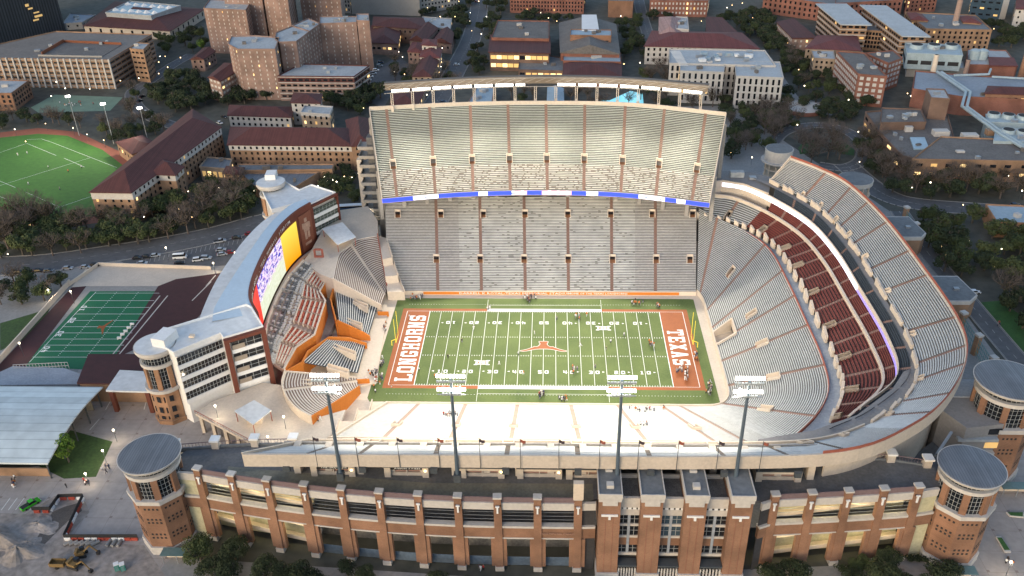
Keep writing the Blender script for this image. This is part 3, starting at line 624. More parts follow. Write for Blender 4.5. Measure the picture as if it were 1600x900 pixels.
# field tunnel: rows 0-12 missing over its width
tv=[((p0+p1)/2,0,11,8)]
def cutvom(L): return L
class _T(Tier): pass
L1.tun=(p0,p1)
_vom=L1.vom
def vom1(parent,x0,x1,q0,q1,u):
    if q1-q0<10: return _vom(parent,x0,x1,q0,q1,u)
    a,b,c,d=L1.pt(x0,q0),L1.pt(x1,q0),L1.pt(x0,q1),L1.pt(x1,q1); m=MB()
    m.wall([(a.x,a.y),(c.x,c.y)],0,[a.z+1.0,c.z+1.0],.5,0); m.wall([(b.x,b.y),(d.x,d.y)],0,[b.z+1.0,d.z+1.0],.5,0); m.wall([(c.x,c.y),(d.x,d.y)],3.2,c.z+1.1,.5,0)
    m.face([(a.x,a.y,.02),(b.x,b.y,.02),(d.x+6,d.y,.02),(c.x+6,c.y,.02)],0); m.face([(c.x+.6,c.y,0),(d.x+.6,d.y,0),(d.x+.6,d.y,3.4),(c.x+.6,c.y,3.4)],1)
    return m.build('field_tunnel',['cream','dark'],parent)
L1.vom=vom1
tag(L1.build(B,'seating_deck','tread','alu',ai,vl+tv,u0=0,u1=split),'fan of grey bench rows in the lower curved tier')
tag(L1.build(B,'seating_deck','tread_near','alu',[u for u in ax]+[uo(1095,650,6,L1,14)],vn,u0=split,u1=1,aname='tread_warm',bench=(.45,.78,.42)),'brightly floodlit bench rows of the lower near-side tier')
m=MB(); m.wall([(p.x,p.y) for p in L1.I if not(-1<p.y<9.5 and p.x>63)] ,0,2.4,.3)
m.build('field_wall','cream',B)
# first concourse and the cream portal wall of the maroon tier
C2=[(66.5,77,16.3),(77,73.5,16.3),(87.5,64.5,16.3),(94.5,50,16.3),(97.3,27,16.3),(97.8,0,16.3),(97.6,-30,16.3),(95.5,-47,16.3),(87,-63,16.3)]
C3=[(75,88,20.5),(84,84.5,20.5),(95,70.5,20.5),(104,50.5,20.5),(107.6,28,20.5),(108.4,2,20.5),(108.6,-29,20.5),(105.5,-50,20.5),(90.5,-66.5,20.5)]
M1=Tier(C2,C3,10,k=7)
m=MB(); Wk=crom([(x,y,14.45) for x,y in o1[1:]],5); Ok=crom([(78,75,14.45),(88,65.5,14.45),(95,51,14.45),(98,27,14.45),(98.5,0,14.45),(98.3,-30,14.45),(96.2,-48,14.45),(88,-64,14.45),(72,-74.5,14.45),(38,-75,14.45),(0,-75,14.45),(-32,-75,14.45),(-64,-75,14.45)],5)
for i in range(len(Wk)-1): m.face([tuple(Wk[i]),tuple(Ok[i]),tuple(Ok[i+1]),tuple(Wk[i+1])])
m.build('concourse','walk_blue',B)
m=MB(); m.wall([(p.x,p.y) for p in Wk],14.4,15.6,.22); m.build('railing','rail_red',B)
m=MB(); m.wall([(p.x,p.y) for p in L1.O[len(L1.O)*9//13:]],14.4,16.2,.35); m.build('rear_parapet','cream',B)
vm=[(M1.nearu(*at(px,py,17.5)[:2],2),0,4,1.9) for px,py in ((1137,338),(1181,362),(1224,388),(1246,415),(1268,457),(1291,508),(1317,558),(1330,608),(1318,655))]
am=[v[0] for v in vm]; am=am+[(am[i]+am[i+1])/2 for i in range(1,len(am)-1)]
us=M1.nearu(*at(1186,340,18)[:2],5)
tag(M1.build(B,'seating_tier','tread','alu',am,vm,u0=0,u1=us),'short pale bench tier beside the far corner')
tag(M1.build(B,'seating_tier','maroon_tread','maroon_seat',am,vm,u0=us,u1=1,backs=True),'maroon seat rows above the concourse')
# cream portal panels along the concourse, uneven like flared stone
random.seed(5); k=0; n_=len(M1.I)
for i in range(0,n_-2,2):
    a,b=M1.I[i],M1.I[i+1]; m=MB()
    o=Vector((random.uniform(-.6,-.1),0,0)); h=random.uniform(.5,1.2)
    m.wall([(a.x+o.x,a.y),(b.x+o.x,b.y)],14.5,[17.5+h,17.2],.9); m.build('portal_panel','cream',B)
m=MB(); m.wall([(p.x,p.y) for p in M1.O],20.3,21.9,.7); m.build('tier_wall','cream',B)
C4=[(79,92,23.6),(88,88,23.6),(97.8,74.5,23.6),(107.8,52.5,23.6),(111.6,28,23.6),(112.2,2,23.6),(112.2,-30,23.6),(108.3,-51.5,23.6),(92.5,-67.8,23.6)]
M2=Tier([(p[0]+.5,p[1]+.3,21) for p in C3],C4,6,k=7)
u2=M2.nearu(96,73,3)
tag(M2.build(B,'seating_tier','maroon_tread','maroon_seat',[(x+.008) for x in am if x>u2],(),u0=u2,u1=1,backs=True),'upper maroon seat rows under the ribbon board')
# press box between the two grandstands
bx=[(70,92),(84,97),(96,84),(97,78),(88,87.5),(79,91.5),(72,87)]
m=MB(); m.prism([(71,89),(76,103),(93,101),(104,93),(99,87),(96.5,78.5),(88,88.5),(79,92.5)],0,26.6,0,1); m.build('corner_block',['cream','walk_grey'],B)
m=MB(); m.box(83,95,26.6,89,98,29); m.box(91,92.5,26.6,94,95,27.6,1); m.build('roof_unit',['roof_light','steel'],B)
# ribbon: lit board curving along the top of the maroon tier
m=MB(); P=[Vector((p.x,p.y)) for p in M2.O]
for i in range(len(P)-1):
    f=i/(len(P)-1); mi=0 if f<.5 else (2 if i%2 else 1)
    m.wall([P[i],P[i+1]],23.7,25.5 if f<.62 else 24.4,.3,0 if f<.62 else 1)
m.build('ribbon_board',['ribbon_white','ribbon_violet'],B)
m=MB(); m.wall([p+(Vector((0,0)) if True else 0) for p in [Vector((p.x+.35,p.y+.25)) for p in M2.O]],21,26.2,.3); m.build('fascia','cream',B)
C5=[(x+.9,y+.5,25.3) for x,y,z in C4[1:]]+[(80,-77.5,25.3)]
C6=[(91,93,27.6),(100.3,79,27.6),(110.6,56.5,27.6),(114.6,29,27.6),(115.4,2,27.6),(115.4,-32,27.6),(111.2,-53.5,27.6),(95,-70.5,27.6),(80.5,-79.5,27.6)]
CL=Tier(C5,C6,5,k=7); u3=CL.nearu(98.5,78,2)
CL.build(B,'club_seating','tread_dark','navy_seat',[u3+(1-u3)*k/13 for k in range(1,13)],(),u0=u3,u1=1,backs=True)
# upper concourse
C7=[(99,87,28.2),(107.2,72,28.2),(114,55,28.2),(117.2,30,28.2),(117.8,0,28.2),(117.3,-32,28.2),(113.3,-54,28.2),(104,-68,28.2),(90,-79,28.2),(72,-86,28.2),(40,-87.5,28.2),(0,-87.5,28.2),(-40,-87.5,28.2),(-64,-88,28.2)]
C8=[(107.6,93,36.5),(117.5,80,36.5),(125,64,36.5),(129.5,33,36.5),(130.4,-2,36.5),(129.8,-36,36.5),(125,-56,36.5),(113,-75,36.5),(98,-89,36.5),(77,-99.5,36.5),(40,-102,36.5),(0,-102.3,36.5),(-40,-102.6,36.5),(-77,-103,36.5)]
UP=Tier(C7,C8,20,k=6)
m=MB(); a=crom([(91.5,93.3,27.65)]+[(x,y,27.65) for x,y,z in C6[1:]],6); b=crom([(98,88.5,27.7)]+[(x,y,27.7) for x,y,z in C7[1:3]]+[(x,y,27.7) for x,y,z in C7[3:9]],6)
for i in range(min(len(a),len(b))-1): m.face([tuple(a[i]),tuple(a[i+1]),tuple(b[i+1]),tuple(b[i])])
m.build('concourse','walk_grey',B)
m=MB(); m.prism([(114,-50),(111,-60),(104,-68.5),(92,-78),(76,-85),(60,-87),(60,-84),(76,-80),(90,-73),(104,-60.5),(110,-52)],27.0,27.6); m.build('concourse','walk_grey',B)
vu=[(UP.nearu(*at(px,py,30)[:2],2),0,3,1.5) for px,py in ((1250,303),(1277,320),(1303,340),(1328,364),(1356,398),(1383,452),(1415,518),(1424,583),(1386,642),(1323,679))]
vu=[v for v in vu]
au=[UP.nearu(*at(px,py,33)[:2],10) for px,py in ((1284,285),(1312,312),(1332,333),(1356,362),(1395,405),(1425,440),(1455,505),(1460,550),(1455,575),(1440,615),(1420,644))]
ag=[UP.nearu(x,-95,10) for x in (-58,-46,-27.2,-8.6,10.1,28.6,46.9,62,78)]
us=UP.nearu(93,-85,10)
tag(UP.build(B,'seating_deck','tread','alu',au,vu,u0=0,u1=us,bench=(.3,.85,.45)),'broad pale bench rows of the curved upper tier')
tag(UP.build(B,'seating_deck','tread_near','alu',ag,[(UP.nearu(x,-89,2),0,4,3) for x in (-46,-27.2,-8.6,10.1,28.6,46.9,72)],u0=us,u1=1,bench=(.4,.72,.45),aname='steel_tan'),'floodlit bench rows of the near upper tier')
for i in range(0,48,1):
    a,b=UP.I[i],UP.I[i+1]
    if i%3==2: continue
    m=MB(); o=random.uniform(.1,.7); m.wall([(a.x-o,a.y),(b.x-o*.6,b.y)],27.7,[29.9+random.uniform(-.2,.5),29.4],.8); m.build('portal_panel','cream',B)
m=MB(); m.wall([(p.x,p.y) for p in UP.I[48:]],26.5,29.4,.4); m.build('front_parapet','cream',B)
n_=len(UP.O); 
m=MB(); m.wall([(p.x,p.y) for p in UP.O],33,37.1,.5); m.build('rim_wall','concrete_light',B)
m=MB(); m.wall([(p.x,p.y) for p in UP.O[:int(n_*.72)]],37.1,38,.15)
m.build('rim_railing','rail_red',B)
m=MB()
for z in (37.6,38.2):
    for i in range(int(n_*.72),n_-1): m.bar((UP.O[i].x,UP.O[i].y,z),(UP.O[i+1].x,UP.O[i+1].y,z),.04)
m.build('rim_railing','steel',B)
m=MB()
for i in range(len(UP.I)-1):
    a,b,c,d=UP.I[i],UP.I[i+1],UP.O[i+1],UP.O[i]; m.face([(a.x,a.y,a.z-2),(d.x,d.y,33),(c.x,c.y,33),(b.x,b.y,b.z-2)])
m.build('deck_underside','concrete',B)
for e in (0,-1):
    a,b=UP.I[e],UP.O[e]; m=MB(); m.wall([(a.x,a.y),(b.x,b.y)],[26,33],[29.6,37.6],.4); m.build('end_wall','cream',B)
m=MB(); pts=[UP.I[i].lerp(UP.O[i],.62) for i in range(0,int(n_*.70))]; m.wall([(p.x,p.y) for p in pts],0,32,.6); m.build('outer_wall','concrete_light',B)
# columns and rear wall under the near rim
m=MB(); m.wall([(-70,-91),(74,-90)],24,31,.5,0); m.build('rear_wall','concrete',B)
for k in range(17):
    x=-66+k*8.6; m=MB(); m.box(x-.9,-96,24,x+.9,-91.2,31.5); m.build('buttress','concrete_light',B)
for k in range(8):
    x=-46+k*18.6 if k<7 else -66; m=MB(); m.box(x-.9,-103.6,31.6,x+.9,-102.6,33.2); m.build('speaker_box','steel_dark',B)
# left end wall of near stand, stepped cream blocks
m=MB(); a=[L1.pt(1,v) for v in (0,12,22,33,44)]
m.wall([(p.x,p.y) for p in a],0,[p.z+1.1 for p in a],.6); m.build('end_wall','cream',B)
for j,(x0,y0,x1,y1,z) in enumerate(((-58,-46,-54,-38,3.2),(-61,-55,-56.5,-46.5,6.2),(-65,-63,-59,-55.5,9))):
    m=MB(); m.box(x0,y0,0,x1,y1,z); m.box(x0,y0,z,x1,y0+.3,z+1.1); m.box(x0,y0,z,x0+.3,y1,z+1.1); m.build('stair_landing','cream',B)

# ================================================================= NEAR DECK, BOOTHS, BRICK ARCADE
def wy(x): return -106.3+(.00135*(x+10)**2 if x<-10 else .00062*x*x)
A=thing('brick_arcade','long curved brick and white arcade wall along the near edge with square-topped piers','arcade wall',(0,-106,0))
LX=[-93,-83,-72.8,-62.4,-52.2,-42,-31.7,-21.3,-11,-.6,9.9]; RX=[60.5,70,79.5,88.8,98]
dk=[(-104,-93)]+[(x,wy(x)) for x in LX]+[(15,-104),(57,-104)]+[(x,wy(x)) for x in RX]+[(106,-97),(106,-90),(98,-86),(80,-84),(-70,-84),(-100,-87)]
m=MB(); m.prism(dk,23.4,24); m.build('roof_deck','concrete_dark',A)
m=MB(); m.prism([(x,y) for x,y in ([(-86,-97)]+[(x,wy(x)+.8) for x in LX[1:]]+[(14,-104.5),(14,-98.5),(-30,-99),(-86,-93.5)])],24.004,24.02); m.build('deck_strip','tan_deck',A)
m=MB(); m.prism([(p[0],p[1]+.6) for p in dk],13.6,14); m.build('floor_slab','concrete_dark',A)
def segwall(X):
    P=[(x,wy(x)) for x in X]
    for i in range(len(X)-1):
        a,b=P[i],P[i+1]
        m=MB()
        m.wall([a,b],22.2,24.6,.8,1); m.wall([a,b],16.0,16.7,1.6,1); m.wall([a,b],12.2,16,1.0,0); m.wall([a,b],11.9,12.3,1.3,1)
        m.build('spandrel',['brick','white_stone'],A)
        m=MB(); m.bar((*a,26.3),(*b,26.3),.12); m.bar((*a,25),(*b,25),.08)
        for j in range(1,12):
            t=j/12; x=a[0]+(b[0]-a[0])*t; y=a[1]+(b[1]-a[1])*t; m.bar((x,y,24.6),(x,y,26.3),.06)
        m.wall([a,b],24.6,26.1,.05); m.build('railing','rail_mauve',A)
        m=MB()
        for z in (18,19.3,20.6,21.6): m.bar((a[0],a[1]+.5,z),(b[0],b[1]+.5,z),.07)
        m.build('cable_rail','steel',A)
        ramp = X is RX and i>=1 or (X is LX and i<2) or (X is LX and i==2)
        if X is RX or i<3:
            # lit ramps behind the openings near the corner towers
            m=MB(); s=1 if X is RX else -1; cx0,cx1=a[0],b[0]
            f0,f1=((i)/4,(i+1)/4) if X is RX else ((i+1)/4,(i)/4)
            for base in (1.5,7.5,15.5):
                z0=base+3.6*f0; z1=base+3.6*f1
                if s<0: z0=base+3.6*(1-i/3.); z1=base+3.6*(1-(i+1)/3.)
                m.wall([(a[0],a[1]+2.6),(b[0],b[1]+2.6)],[z0,z1],[z0+1.4,z1+1.4],.25,0); 
                m.face([(a[0],a[1]+2.7,z0),(b[0],b[1]+2.7,z1),(b[0],b[1]+9,z1),(a[0],a[1]+9,z0)],0)
            m.wall([(a[0],a[1]+5.2),(b[0],b[1]+5.2)],0,23.4,.3,1); m.build('ramp',['cream','ramp_wall'],A)
            m=MB()
            for z in (11.5,22.1): m.obox(((a[0]+b[0])/2,(a[1]+b[1])/2+.95,z+.1),(4,.3,.1),0)
            m.build('ceiling_light','tube_yellow',A)
            for z in (11.3,22): area('ramp_light',((a[0]+b[0])/2,(a[1]+b[1])/2+1.0,z),((a[0]+b[0])/2,(a[1]+b[1])/2+4,z-4.5),4,.5,120,(1,.84,.45),170)
        else:
            m=MB(); m.wall([(a[0],a[1]+8),(b[0],b[1]+8)],0,23.4,.3,0); 
            m.wall([(a[0],a[1]+1.2),(b[0],b[1]+1.2)],0,3.2,.1,1); m.wall([(a[0],a[1]+1.25),(b[0],b[1]+1.25)],1.2,1.4,.12,2)
            m.build('back_wall',['inner_dark','gate_blue','steel'],A)
            area('concourse_fill',((a[0]+b[0])/2,(a[1]+b[1])/2+2,11),((a[0]+b[0])/2,(a[1]+b[1])/2+6,2),3,.5,70,(1,.88,.7),170)  # added fill lamp without a fixture, lifts the dim bay interior
def pier(x,y,cap=True,hi=0):
    a=math.atan2(wy(x+1)-wy(x-1),2); P=thing if False else None
    m=MB(); m.obox((x,y-.2,12.9),(2.05,1.5,23.2),a,0); m.obox((x,y-.2,.75),(2.4,2.0,1.5),a,1); m.obox((x,y-.05,6.8),(4.2,1.2,10.4),a,0); m.obox((x,y-.2,25.2+hi/2),(1.95,1.5,2.6+hi),a,0)
    o=m.build('pier',['brick','white_stone'],A); po=o
    m=MB(); m.obox((x,y-.2,26.8+hi),(2.3,1.9,.5),a,0); m.build('pier_cap','white_stone',A).parent=po
    m=MB(); m.obox((x,y-1.1,22.9),(.45,.4,2.4),a,0); m.obox((x,y-1.1,24),(1.0,.5,.4),a,0); m.build('bracket','white',A).parent=po
for x in LX: pier(x,wy(x),hi=0)
for x in RX: pier(x,wy(x))
segwall(LX); segwall(RX)
def conn(a,b):
    m=MB(); m.wall([a,b],22.2,24.6,.8,1); m.wall([a,b],16,16.7,1.6,1); m.wall([a,b],12.2,16,1,0); m.wall([a,b],0,23,.25,2); m.build('spandrel',['brick','white_stone','ramp_wall' if abs(a[0]-35)>60 else 'inner_dark2'],A)
conn((-100,-96.4),(-93,wy(-93))); conn((98,wy(98)),(104,-99)); conn((9.9,wy(9.9)),(14.5,-106)); conn((57,-105.5),(60.5,wy(60.5)))
m=MB(); x=9.9; m.obox((x,wy(x)-.5,29.5),(2.6,1.4,5.5),0,0); m.build('pylon','cream',A)
textobj('ROBERT M. DARRELL ROYAL FIELD' if False else 'TEXAS MEMORIAL STADIUM',.9,(.0+4.6,wy(4)-1.0,14.3),(PI/2,0,0),'aisle_red',A,width=9)
# rear balustrade where the deck overlooks the plaza (left and right ends)
for (P,zz) in (([(-103,-87),(-92,-85.5),(-81,-84.5),(-70,-84)],24),([(76,-88),(85,-87.5),(95,-88),(104,-90)],24)):
    for i in range(3):
        a,b=P[i],P[i+1]; m=MB(); m.wall([a,b],zz-.8,zz+.6,.5,1); m.bar((*a,zz+2),(*b,zz+2),.12)
        for j in range(12): t=j/12; m.bar((a[0]+(b[0]-a[0])*t,a[1]+(b[1]-a[1])*t,zz+.6),(a[0]+(b[0]-a[0])*t,a[1]+(b[1]-a[1])*t,zz+2),.05)
        m.build('balustrade',['rail_mauve','roof_grey'],A)
    for i in range(4):
        a=P[i]; m=MB(); m.box(a[0]-1,a[1]-1,20,a[0]+1,a[1]+1,26.6,0); m.box(a[0]-1.3,a[1]-1.3,26.6,a[0]+1.3,a[1]+1.3,27.2,1); m.build('balustrade_pier',['concrete_light','white'],A)
# entrance pavilion with four brick towers
E_=thing('entrance_pavilion','four brick entrance towers with grey roofs and white bands in front of the arcade','pavilion',(35,-108,0))
EX=[17.8,28.4,39.4,50.8]
for i,x in enumerate(EX):
    m=MB(); m.box(x-2.7,-110.2,3.4,x+2.7,-98.5,29.6,0); m.box(x-3.0,-110.6,0,x+3.0,-98.4,3.4,1); 
    for g in (-.95,.95): m.box(x+g-.05,-110.26,3.4,x+g+.05,-110.19,25,2)
    m.build('tower_shaft',['brick','white_stone','brick_red'],E_)
    m=MB(); m.box(x-3.05,-110.7,30.4,x+3.05,-98.2,31.6,0); m.box(x-1.9,-110.62,28.0,x+1.9,-98.7,30.3,0); m.box(x-2.9,-110.5,29.2,x+2.9,-98.4,30.4,0)
    m.box(x-3.05,-110.7,31.6,x+3.05,-110.45,32,0); m.box(x-3.05,-98.4,31.6,x+3.05,-98.2,32,0); m.box(x-3.05,-110.4,31.6,x-2.8,-98.5,32,0); m.box(x+2.8,-110.4,31.6,x+3.05,-98.5,32,0); m.build('cornice','white_stone',E_)
    m=MB(); m.box(x-2.78,-110.4,31.62,x+2.78,-98.45,31.7); m.build('roof','roof_grey',E_)
    m=MB(); m.box(x-2.1,-110.5,24.1,x+2.1,-110.15,24.7); m.box(x-.3,-110.6,23.1,x+.3,-110.15,24.1); m.build('ledge','white',E_)
    if i in (0,2):
        m=MB(); m.box(x-.9,-108.4,31.7,x+.9,-106.8,32.8); m.build('roof_vent','white_stone',E_)
        m=MB(); m.box(x-.9,-102.3,31.7,x+.9,-101.4,32.5); m.build('roof_vent','white_stone',E_)
for i in range(3):
    x0,x1=EX[i]+2.75,EX[i+1]-2.75; y=-107.6; mx=(x0+x1)/2
    m=MB(); m.box(x0,y,24.6,x1,y+.8,27.8,0); m.box(x0,y+.1,21.8,x1,y+.6,23.8,0); m.box(x0,y+.1,17.9,x1,y+.6,18.7,0); m.box(x0,y+.1,13.7,x1,y+.6,14.4,0); m.box(x0,y+.15,11,x1,y+.6,13.7,1); m.box(x0,y+.05,7.2,x1,y+.6,8.2,0)
    m.box(x0,y+.25,23.8,x1,y+.5,24.6,2)
    m.build('facade_band',['white_stone','brick','dark'],E_)
    m=MB()
    for j in range(5): xx=x0+(x1-x0)*j/4; m.box(max(x0,xx-.45),y+.12,23.8,min(x1,xx+.45),y+.24,24.6)
    m.build('vent_slot','white',E_)
    for (z0,z1) in ((8.2,11),(14.4,17.9),(18.7,21.8)):
        for (a,b) in ((x0,mx-.35),(mx+.35,x1)):
            m=MB(); m.box(a,y+.4,z0,b,y+.5,z1,0); w_=m.build('window','glass_dark' if (i!=1 or z0<10) else 'glass_blue',E_); m=MB(); m.box((a+b)/2-.06,y+.33,z0,(a+b)/2+.06,y+.4,z1); m.box(a,y+.33,(z0+z1)/2-.05,b,y+.39,(z0+z1)/2+.05); o=m.build('mullion','mullion',E_); o.parent=w_
    m=MB(); m.box(mx-.35,y-.05,8.2,mx+.35,y+.35,21.8); m.build('column','walk_blue',E_)
    m=MB(); m.box(x0,y+.6,0,x1,y+1,7.2,0); m.build('entry_recess','dark',E_)
    m=MB(); m.prism([(x0+.05,y-2.6),(x1-.05,y-2.6),(x1-.05,y+.2),(x0+.05,y+.2)],5.6,6.1); m.build('canopy','steel_dark',E_)
    for j in range(7): 
        xx=x0+.4+(x1-x0-.8)*j/6; m=MB(); m.box(xx-.2,y-2.2,0,xx+.2,y-1.9,4.6); m.build('gate_bar','white_stone',E_)
    m=MB(); m.box(x0,y+.8,22.5,x1,-98.6,26.6); o=m.build('roof','roof_stain',E_); m=MB(); m.box(x0,-98.9,26.6,x1,-98.4,27.8); m.build('parapet','white_stone',E_)
# concession booths under the rim
def booth(x,s,lab,lit=True):
    t=thing('concession_booth',lab,'booth',(x,-93.5,24),'concession booths under the rim of the near stand')
    m=MB(); m.box(x-6,-97,24,x-4.3,-92,27.6,0); m.box(x+4.3,-97,24,x+6,-92,27.6,0); m.box(x-4.3,-96.2,24,x+4.3,-95.9,25.1,0); m.box(x-.15,-96.3,24,x+.15,-95.9,26.6,0); m.build('counter','concrete_light',t)
    m=MB(); m.box(x-6.2,-97.2,27.6,x+6.2,-92,27.9,0); m.build('booth_roof','steel_dark',t)
    m=MB(); m.box(x-4.3,-96.6,26.4,x+4.3,-96.3,27.6,0); m.build('signboard','dark' if s else 'cream',t)
    if s: textobj(s,.95,(x+.3,-96.66,27.0),(PI/2,0,0),'sign_white',t,width=7)
    m=MB(); m.box(x-4.2,-95.8,25.1,x+4.2,-95.6,26.2); m.build('shutter','aisle_red',t)
    m=MB(); m.box(x+4.9,-97.25,26.3,x+5.4,-97.02,26.7); m.build('wall_lamp','lamp_warm',t)
booth(-56,'THE GRIDIRON','concession booth with a dark THE GRIDIRON sign, leftmost under the rim')
booth(-36,"Rustler's Pizza",'concession booth with the pizza sign, second from the left under the rim')
booth(-15.6,'','concession booth with small red emblems on a pale sign, third from the left')
booth(-.2,'','pale blank-signed concession booth, fourth from the left')
booth(12.9,'','pale booth tucked against the leftmost entrance tower')
booth(63,'','pale blank-signed concession booth right of the entrance towers')
# ================================================================= ROUND CORNER TOWERS
def octo(cx,cy,r,rot=PI/8,n=8): return [(cx+r*math.cos(rot+2*PI*k/n),cy+r*math.sin(rot+2*PI*k/n)) for k in range(n)]
def round_tower(cx,cy,r,H,lab,roofm='seam_grey',rot=PI/8,win=True,group='round brick corner towers'):
    t=thing('round_tower',lab,'tower',(cx,cy,0),group); k=H/31.5
    m=MB(); m.prism(octo(cx,cy,r+.5,rot),0,2.8*k,1); m.prism(octo(cx,cy,r,rot),2.8*k,19*k,0); m.build('base_wall',['brick','white_stone'],t)
    m=MB(); m.prism(octo(cx,cy,r+.7,rot),19*k,20.3*k); m.build('ledge','white_stone',t)
    m=MB(); m.cyl(cx,cy,20.3*k,27.2*k,r*.86,n=40); cw=m.build('curtain_wall','glass_dark',t)
    m=MB()
    for j in range(40):
        a=2*PI*j/40; m.bar((cx+(r*.87)*math.cos(a),cy+(r*.87)*math.sin(a),20.3*k),(cx+(r*.87)*math.cos(a),cy+(r*.87)*math.sin(a),30*k),.06)
    for z in (21.7,23.1,24.5,25.9,29.3): 
        for j in range(40):
            a,b=2*PI*j/40,2*PI*(j+1)/40; m.bar((cx+(r*.87)*math.cos(a),cy+(r*.87)*math.sin(a),z*k),(cx+(r*.87)*math.cos(b),cy+(r*.87)*math.sin(b),z*k),.05)
    m.build('mullion_grid','mullion',t).parent=cw
    for j in range(8):
        a=rot+PI/8+2*PI*j/8+ (PI/8); m=MB(); m.obox((cx+r*.89*math.cos(a),cy+r*.89*math.sin(a),23.7*k),(1.1,1.7,6.9*k),a); m.build('pilaster','brick',t)
    m=MB(); m.cyl(cx,cy,27.2*k,28.3*k,r*.98,n=48); m.build('ring_band','white_stone',t)
    m=MB(); m.cyl(cx,cy,28.3*k,30.1*k,r*.84,n=40); m.build('clerestory','glass_dark',t)
    m=MB(); m.cyl(cx,cy,30.1*k,30.9*k,r*1.06,r*1.1,n=56,mi=0); m.build('roof_rim','white_stone',t)
    m=MB(); m.cyl(cx,cy,30.9*k,31.05*k,r*1.07,r*1.02,n=56); m.cyl(cx,cy,31.05*k,31.35*k,r*1.0,.3,n=56); m.build('roof',roofm,t)
    if win:
        for a in (-PI/2-PI/4,-PI/2,-PI/2+PI/4,PI,0):
            a0=a+rot-PI/8; nx,ny=math.cos(a0),math.sin(a0); ap=(r)*math.cos(PI/8)+.02
            for row,z in enumerate((17,13.2,12,7.6,6.3)):
                for c in range(4):
                    o=(c-1.5)*1.15; m=MB(); m.obox((cx+nx*ap-ny*o,cy+ny*ap+nx*o,z*k),(.12,.55,.6),a0); m.build('small_window','dark',t)
    return t
round_tower(-105.6,-96.2,7.6,31.5,'round brick tower with grey seamed roof at the near left corner, beside the construction site')
round_tower(111.5,-97.5,7.6,31.5,'round brick tower with grey seamed roof at the near right corner')
T3=round_tower(135,-64,9.0,34.5,'wider round brick tower at the right edge, behind the near right tower',group='round brick corner towers')
for (a,z) in ((-PI/2,8.5),(-PI/2-PI/4,9)):
    m=MB(); m.obox((135+8.6*math.cos(a),-64+8.6*math.sin(a),z),(.3,.9,.5),a); m.build('wall_lamp','lamp_warm',T3)
# glass awnings at the tower feet
for (x,y,l) in ((-100.5,-105.4,'glass entry canopy at the foot of the near left tower'),(111,-107.3,'glass entry canopy at the foot of the near right tower'),(140,-75,'glass entry canopy at the foot of the wider right-hand tower')):
    t=thing('entry_canopy',l,'canopy',(x,y,0),'glass canopies at the tower feet'); m=MB(); m.obox((x,y,3.2),(9,3,.15)); m.build('glass_roof','glass_teal',t); m=MB(); m.obox((x,y+1,1.6),(8,.3,3)); m.build('ticket_windows','cream',t)
    for dx in (-4,0,4): m=MB(); m.bar((x+dx,y-1.3,0),(x+dx,y-1.3,3.1),.12); m.build('post','steel',t)
# link building between the bowl and the right tower
t=thing('link_building','grey panelled stair block between the curved stand and the right-hand tower','building',(122,-62,0))
m=MB(); m.prism([(120,-52),(133,-52),(133,-72),(121,-74),(117,-66)],0,24); m.build('wall','panel_grey',t)
for z in (4,9,14,19):
    m=MB(); m.box(119.6,-74.2,z,131,-72.6,z+.9); m.build('floor_band','roof_light',t)
    m=MB(); m.box(128,-72.8,z+1.6,132,-72.45,z+3.6); m.build('window','win_dim' if z in (4,14) else 'glass_dark',t)
m=MB(); m.prism([(119.5,-51.5),(133.5,-51.5),(133.5,-60),(119,-60)],24,24.4); m.build('roof','walk_blue',t)
m=MB(); m.bar((118,-76,2),(112,-84,24),.5); m.bar((108,-86,24),(112,-84,24),.5); m.bar((116,-76,24),(108,-86,24),.5); m.build('canopy_frame','steel',t)
m=MB(); m.prism([(106,-88),(120,-74),(117,-66),(100,-80)],11.5,12); m.build('ramp_deck','concrete_dark',t)
# right-hand street wall: row of tall piers with teal railing
t=thing('pier_fence','row of tall brick piers joined by teal railings along the street on the right','fence',(150,-20,0))
PP=[at(x,y,8) for x,y in ((1417,325),(1432,350),(1506,490),(1530,525),(1553,560),(1580,590))]
for p in PP:
    m=MB(); m.obox((p.x,p.y,4),(1.8,1.8,8),.3); m.build('pier','brick_tan',t); m=MB(); m.obox((p.x,p.y,8.4),(2.3,2.3,.8),.3); m.build('pier_cap','white_stone',t)
for i in (0,2,3,4):
    a,b=PP[i],PP[i+1]; m=MB()
    for z in (6.8,5.2,3.4,1.5): m.bar((a.x,a.y,z),(b.x,b.y,z),.12)
    for j in range(1,10): q=a.lerp(b,j/10); m.bar((q.x,q.y,0),(q.x,q.y,6.8),.08)
    m.build('railing','teal',t)
# round ramps / stair drums behind the curved stand
for (px,py,z,r,l,h) in ((1218,232,25,6.6,'round white stair drum at the far end of the curved stand',5.5),(1337,279,26,7.6,'flat grey disc roof of the ramp beside the curved stand',1.2)):
    c=at(px,py,z); t=thing('ramp_drum',l,'stair drum',(c.x,c.y,0)); m=MB(); m.cyl(c.x,c.y,z-h,z,r,n=40,mi=0); m.build('drum_wall','white_stone',t)
    m=MB(); m.cyl(c.x,c.y,z,z+.12,r-.35,n=40); m.build('roof','roof_grey',t); m=MB(); m.cyl(c.x,c.y,z-h-.6,z-h,r+1.5 if h>2 else r,n=40); m.build('roof_rim','white_stone',t)
    for k in range(10):
        a=2*PI*k/10; m=MB(); m.cyl(c.x+r*.85*math.cos(a),c.y+r*.85*math.sin(a),0,z-h-.5,.4,n=8); m.build('column','concrete_light',t)
    for zz in range(3,int(z-h)-2,4): m=MB(); m.cyl(c.x,c.y,zz,zz+.6,r*.95,n=32); m.build('ramp_slab','concrete_light',t)
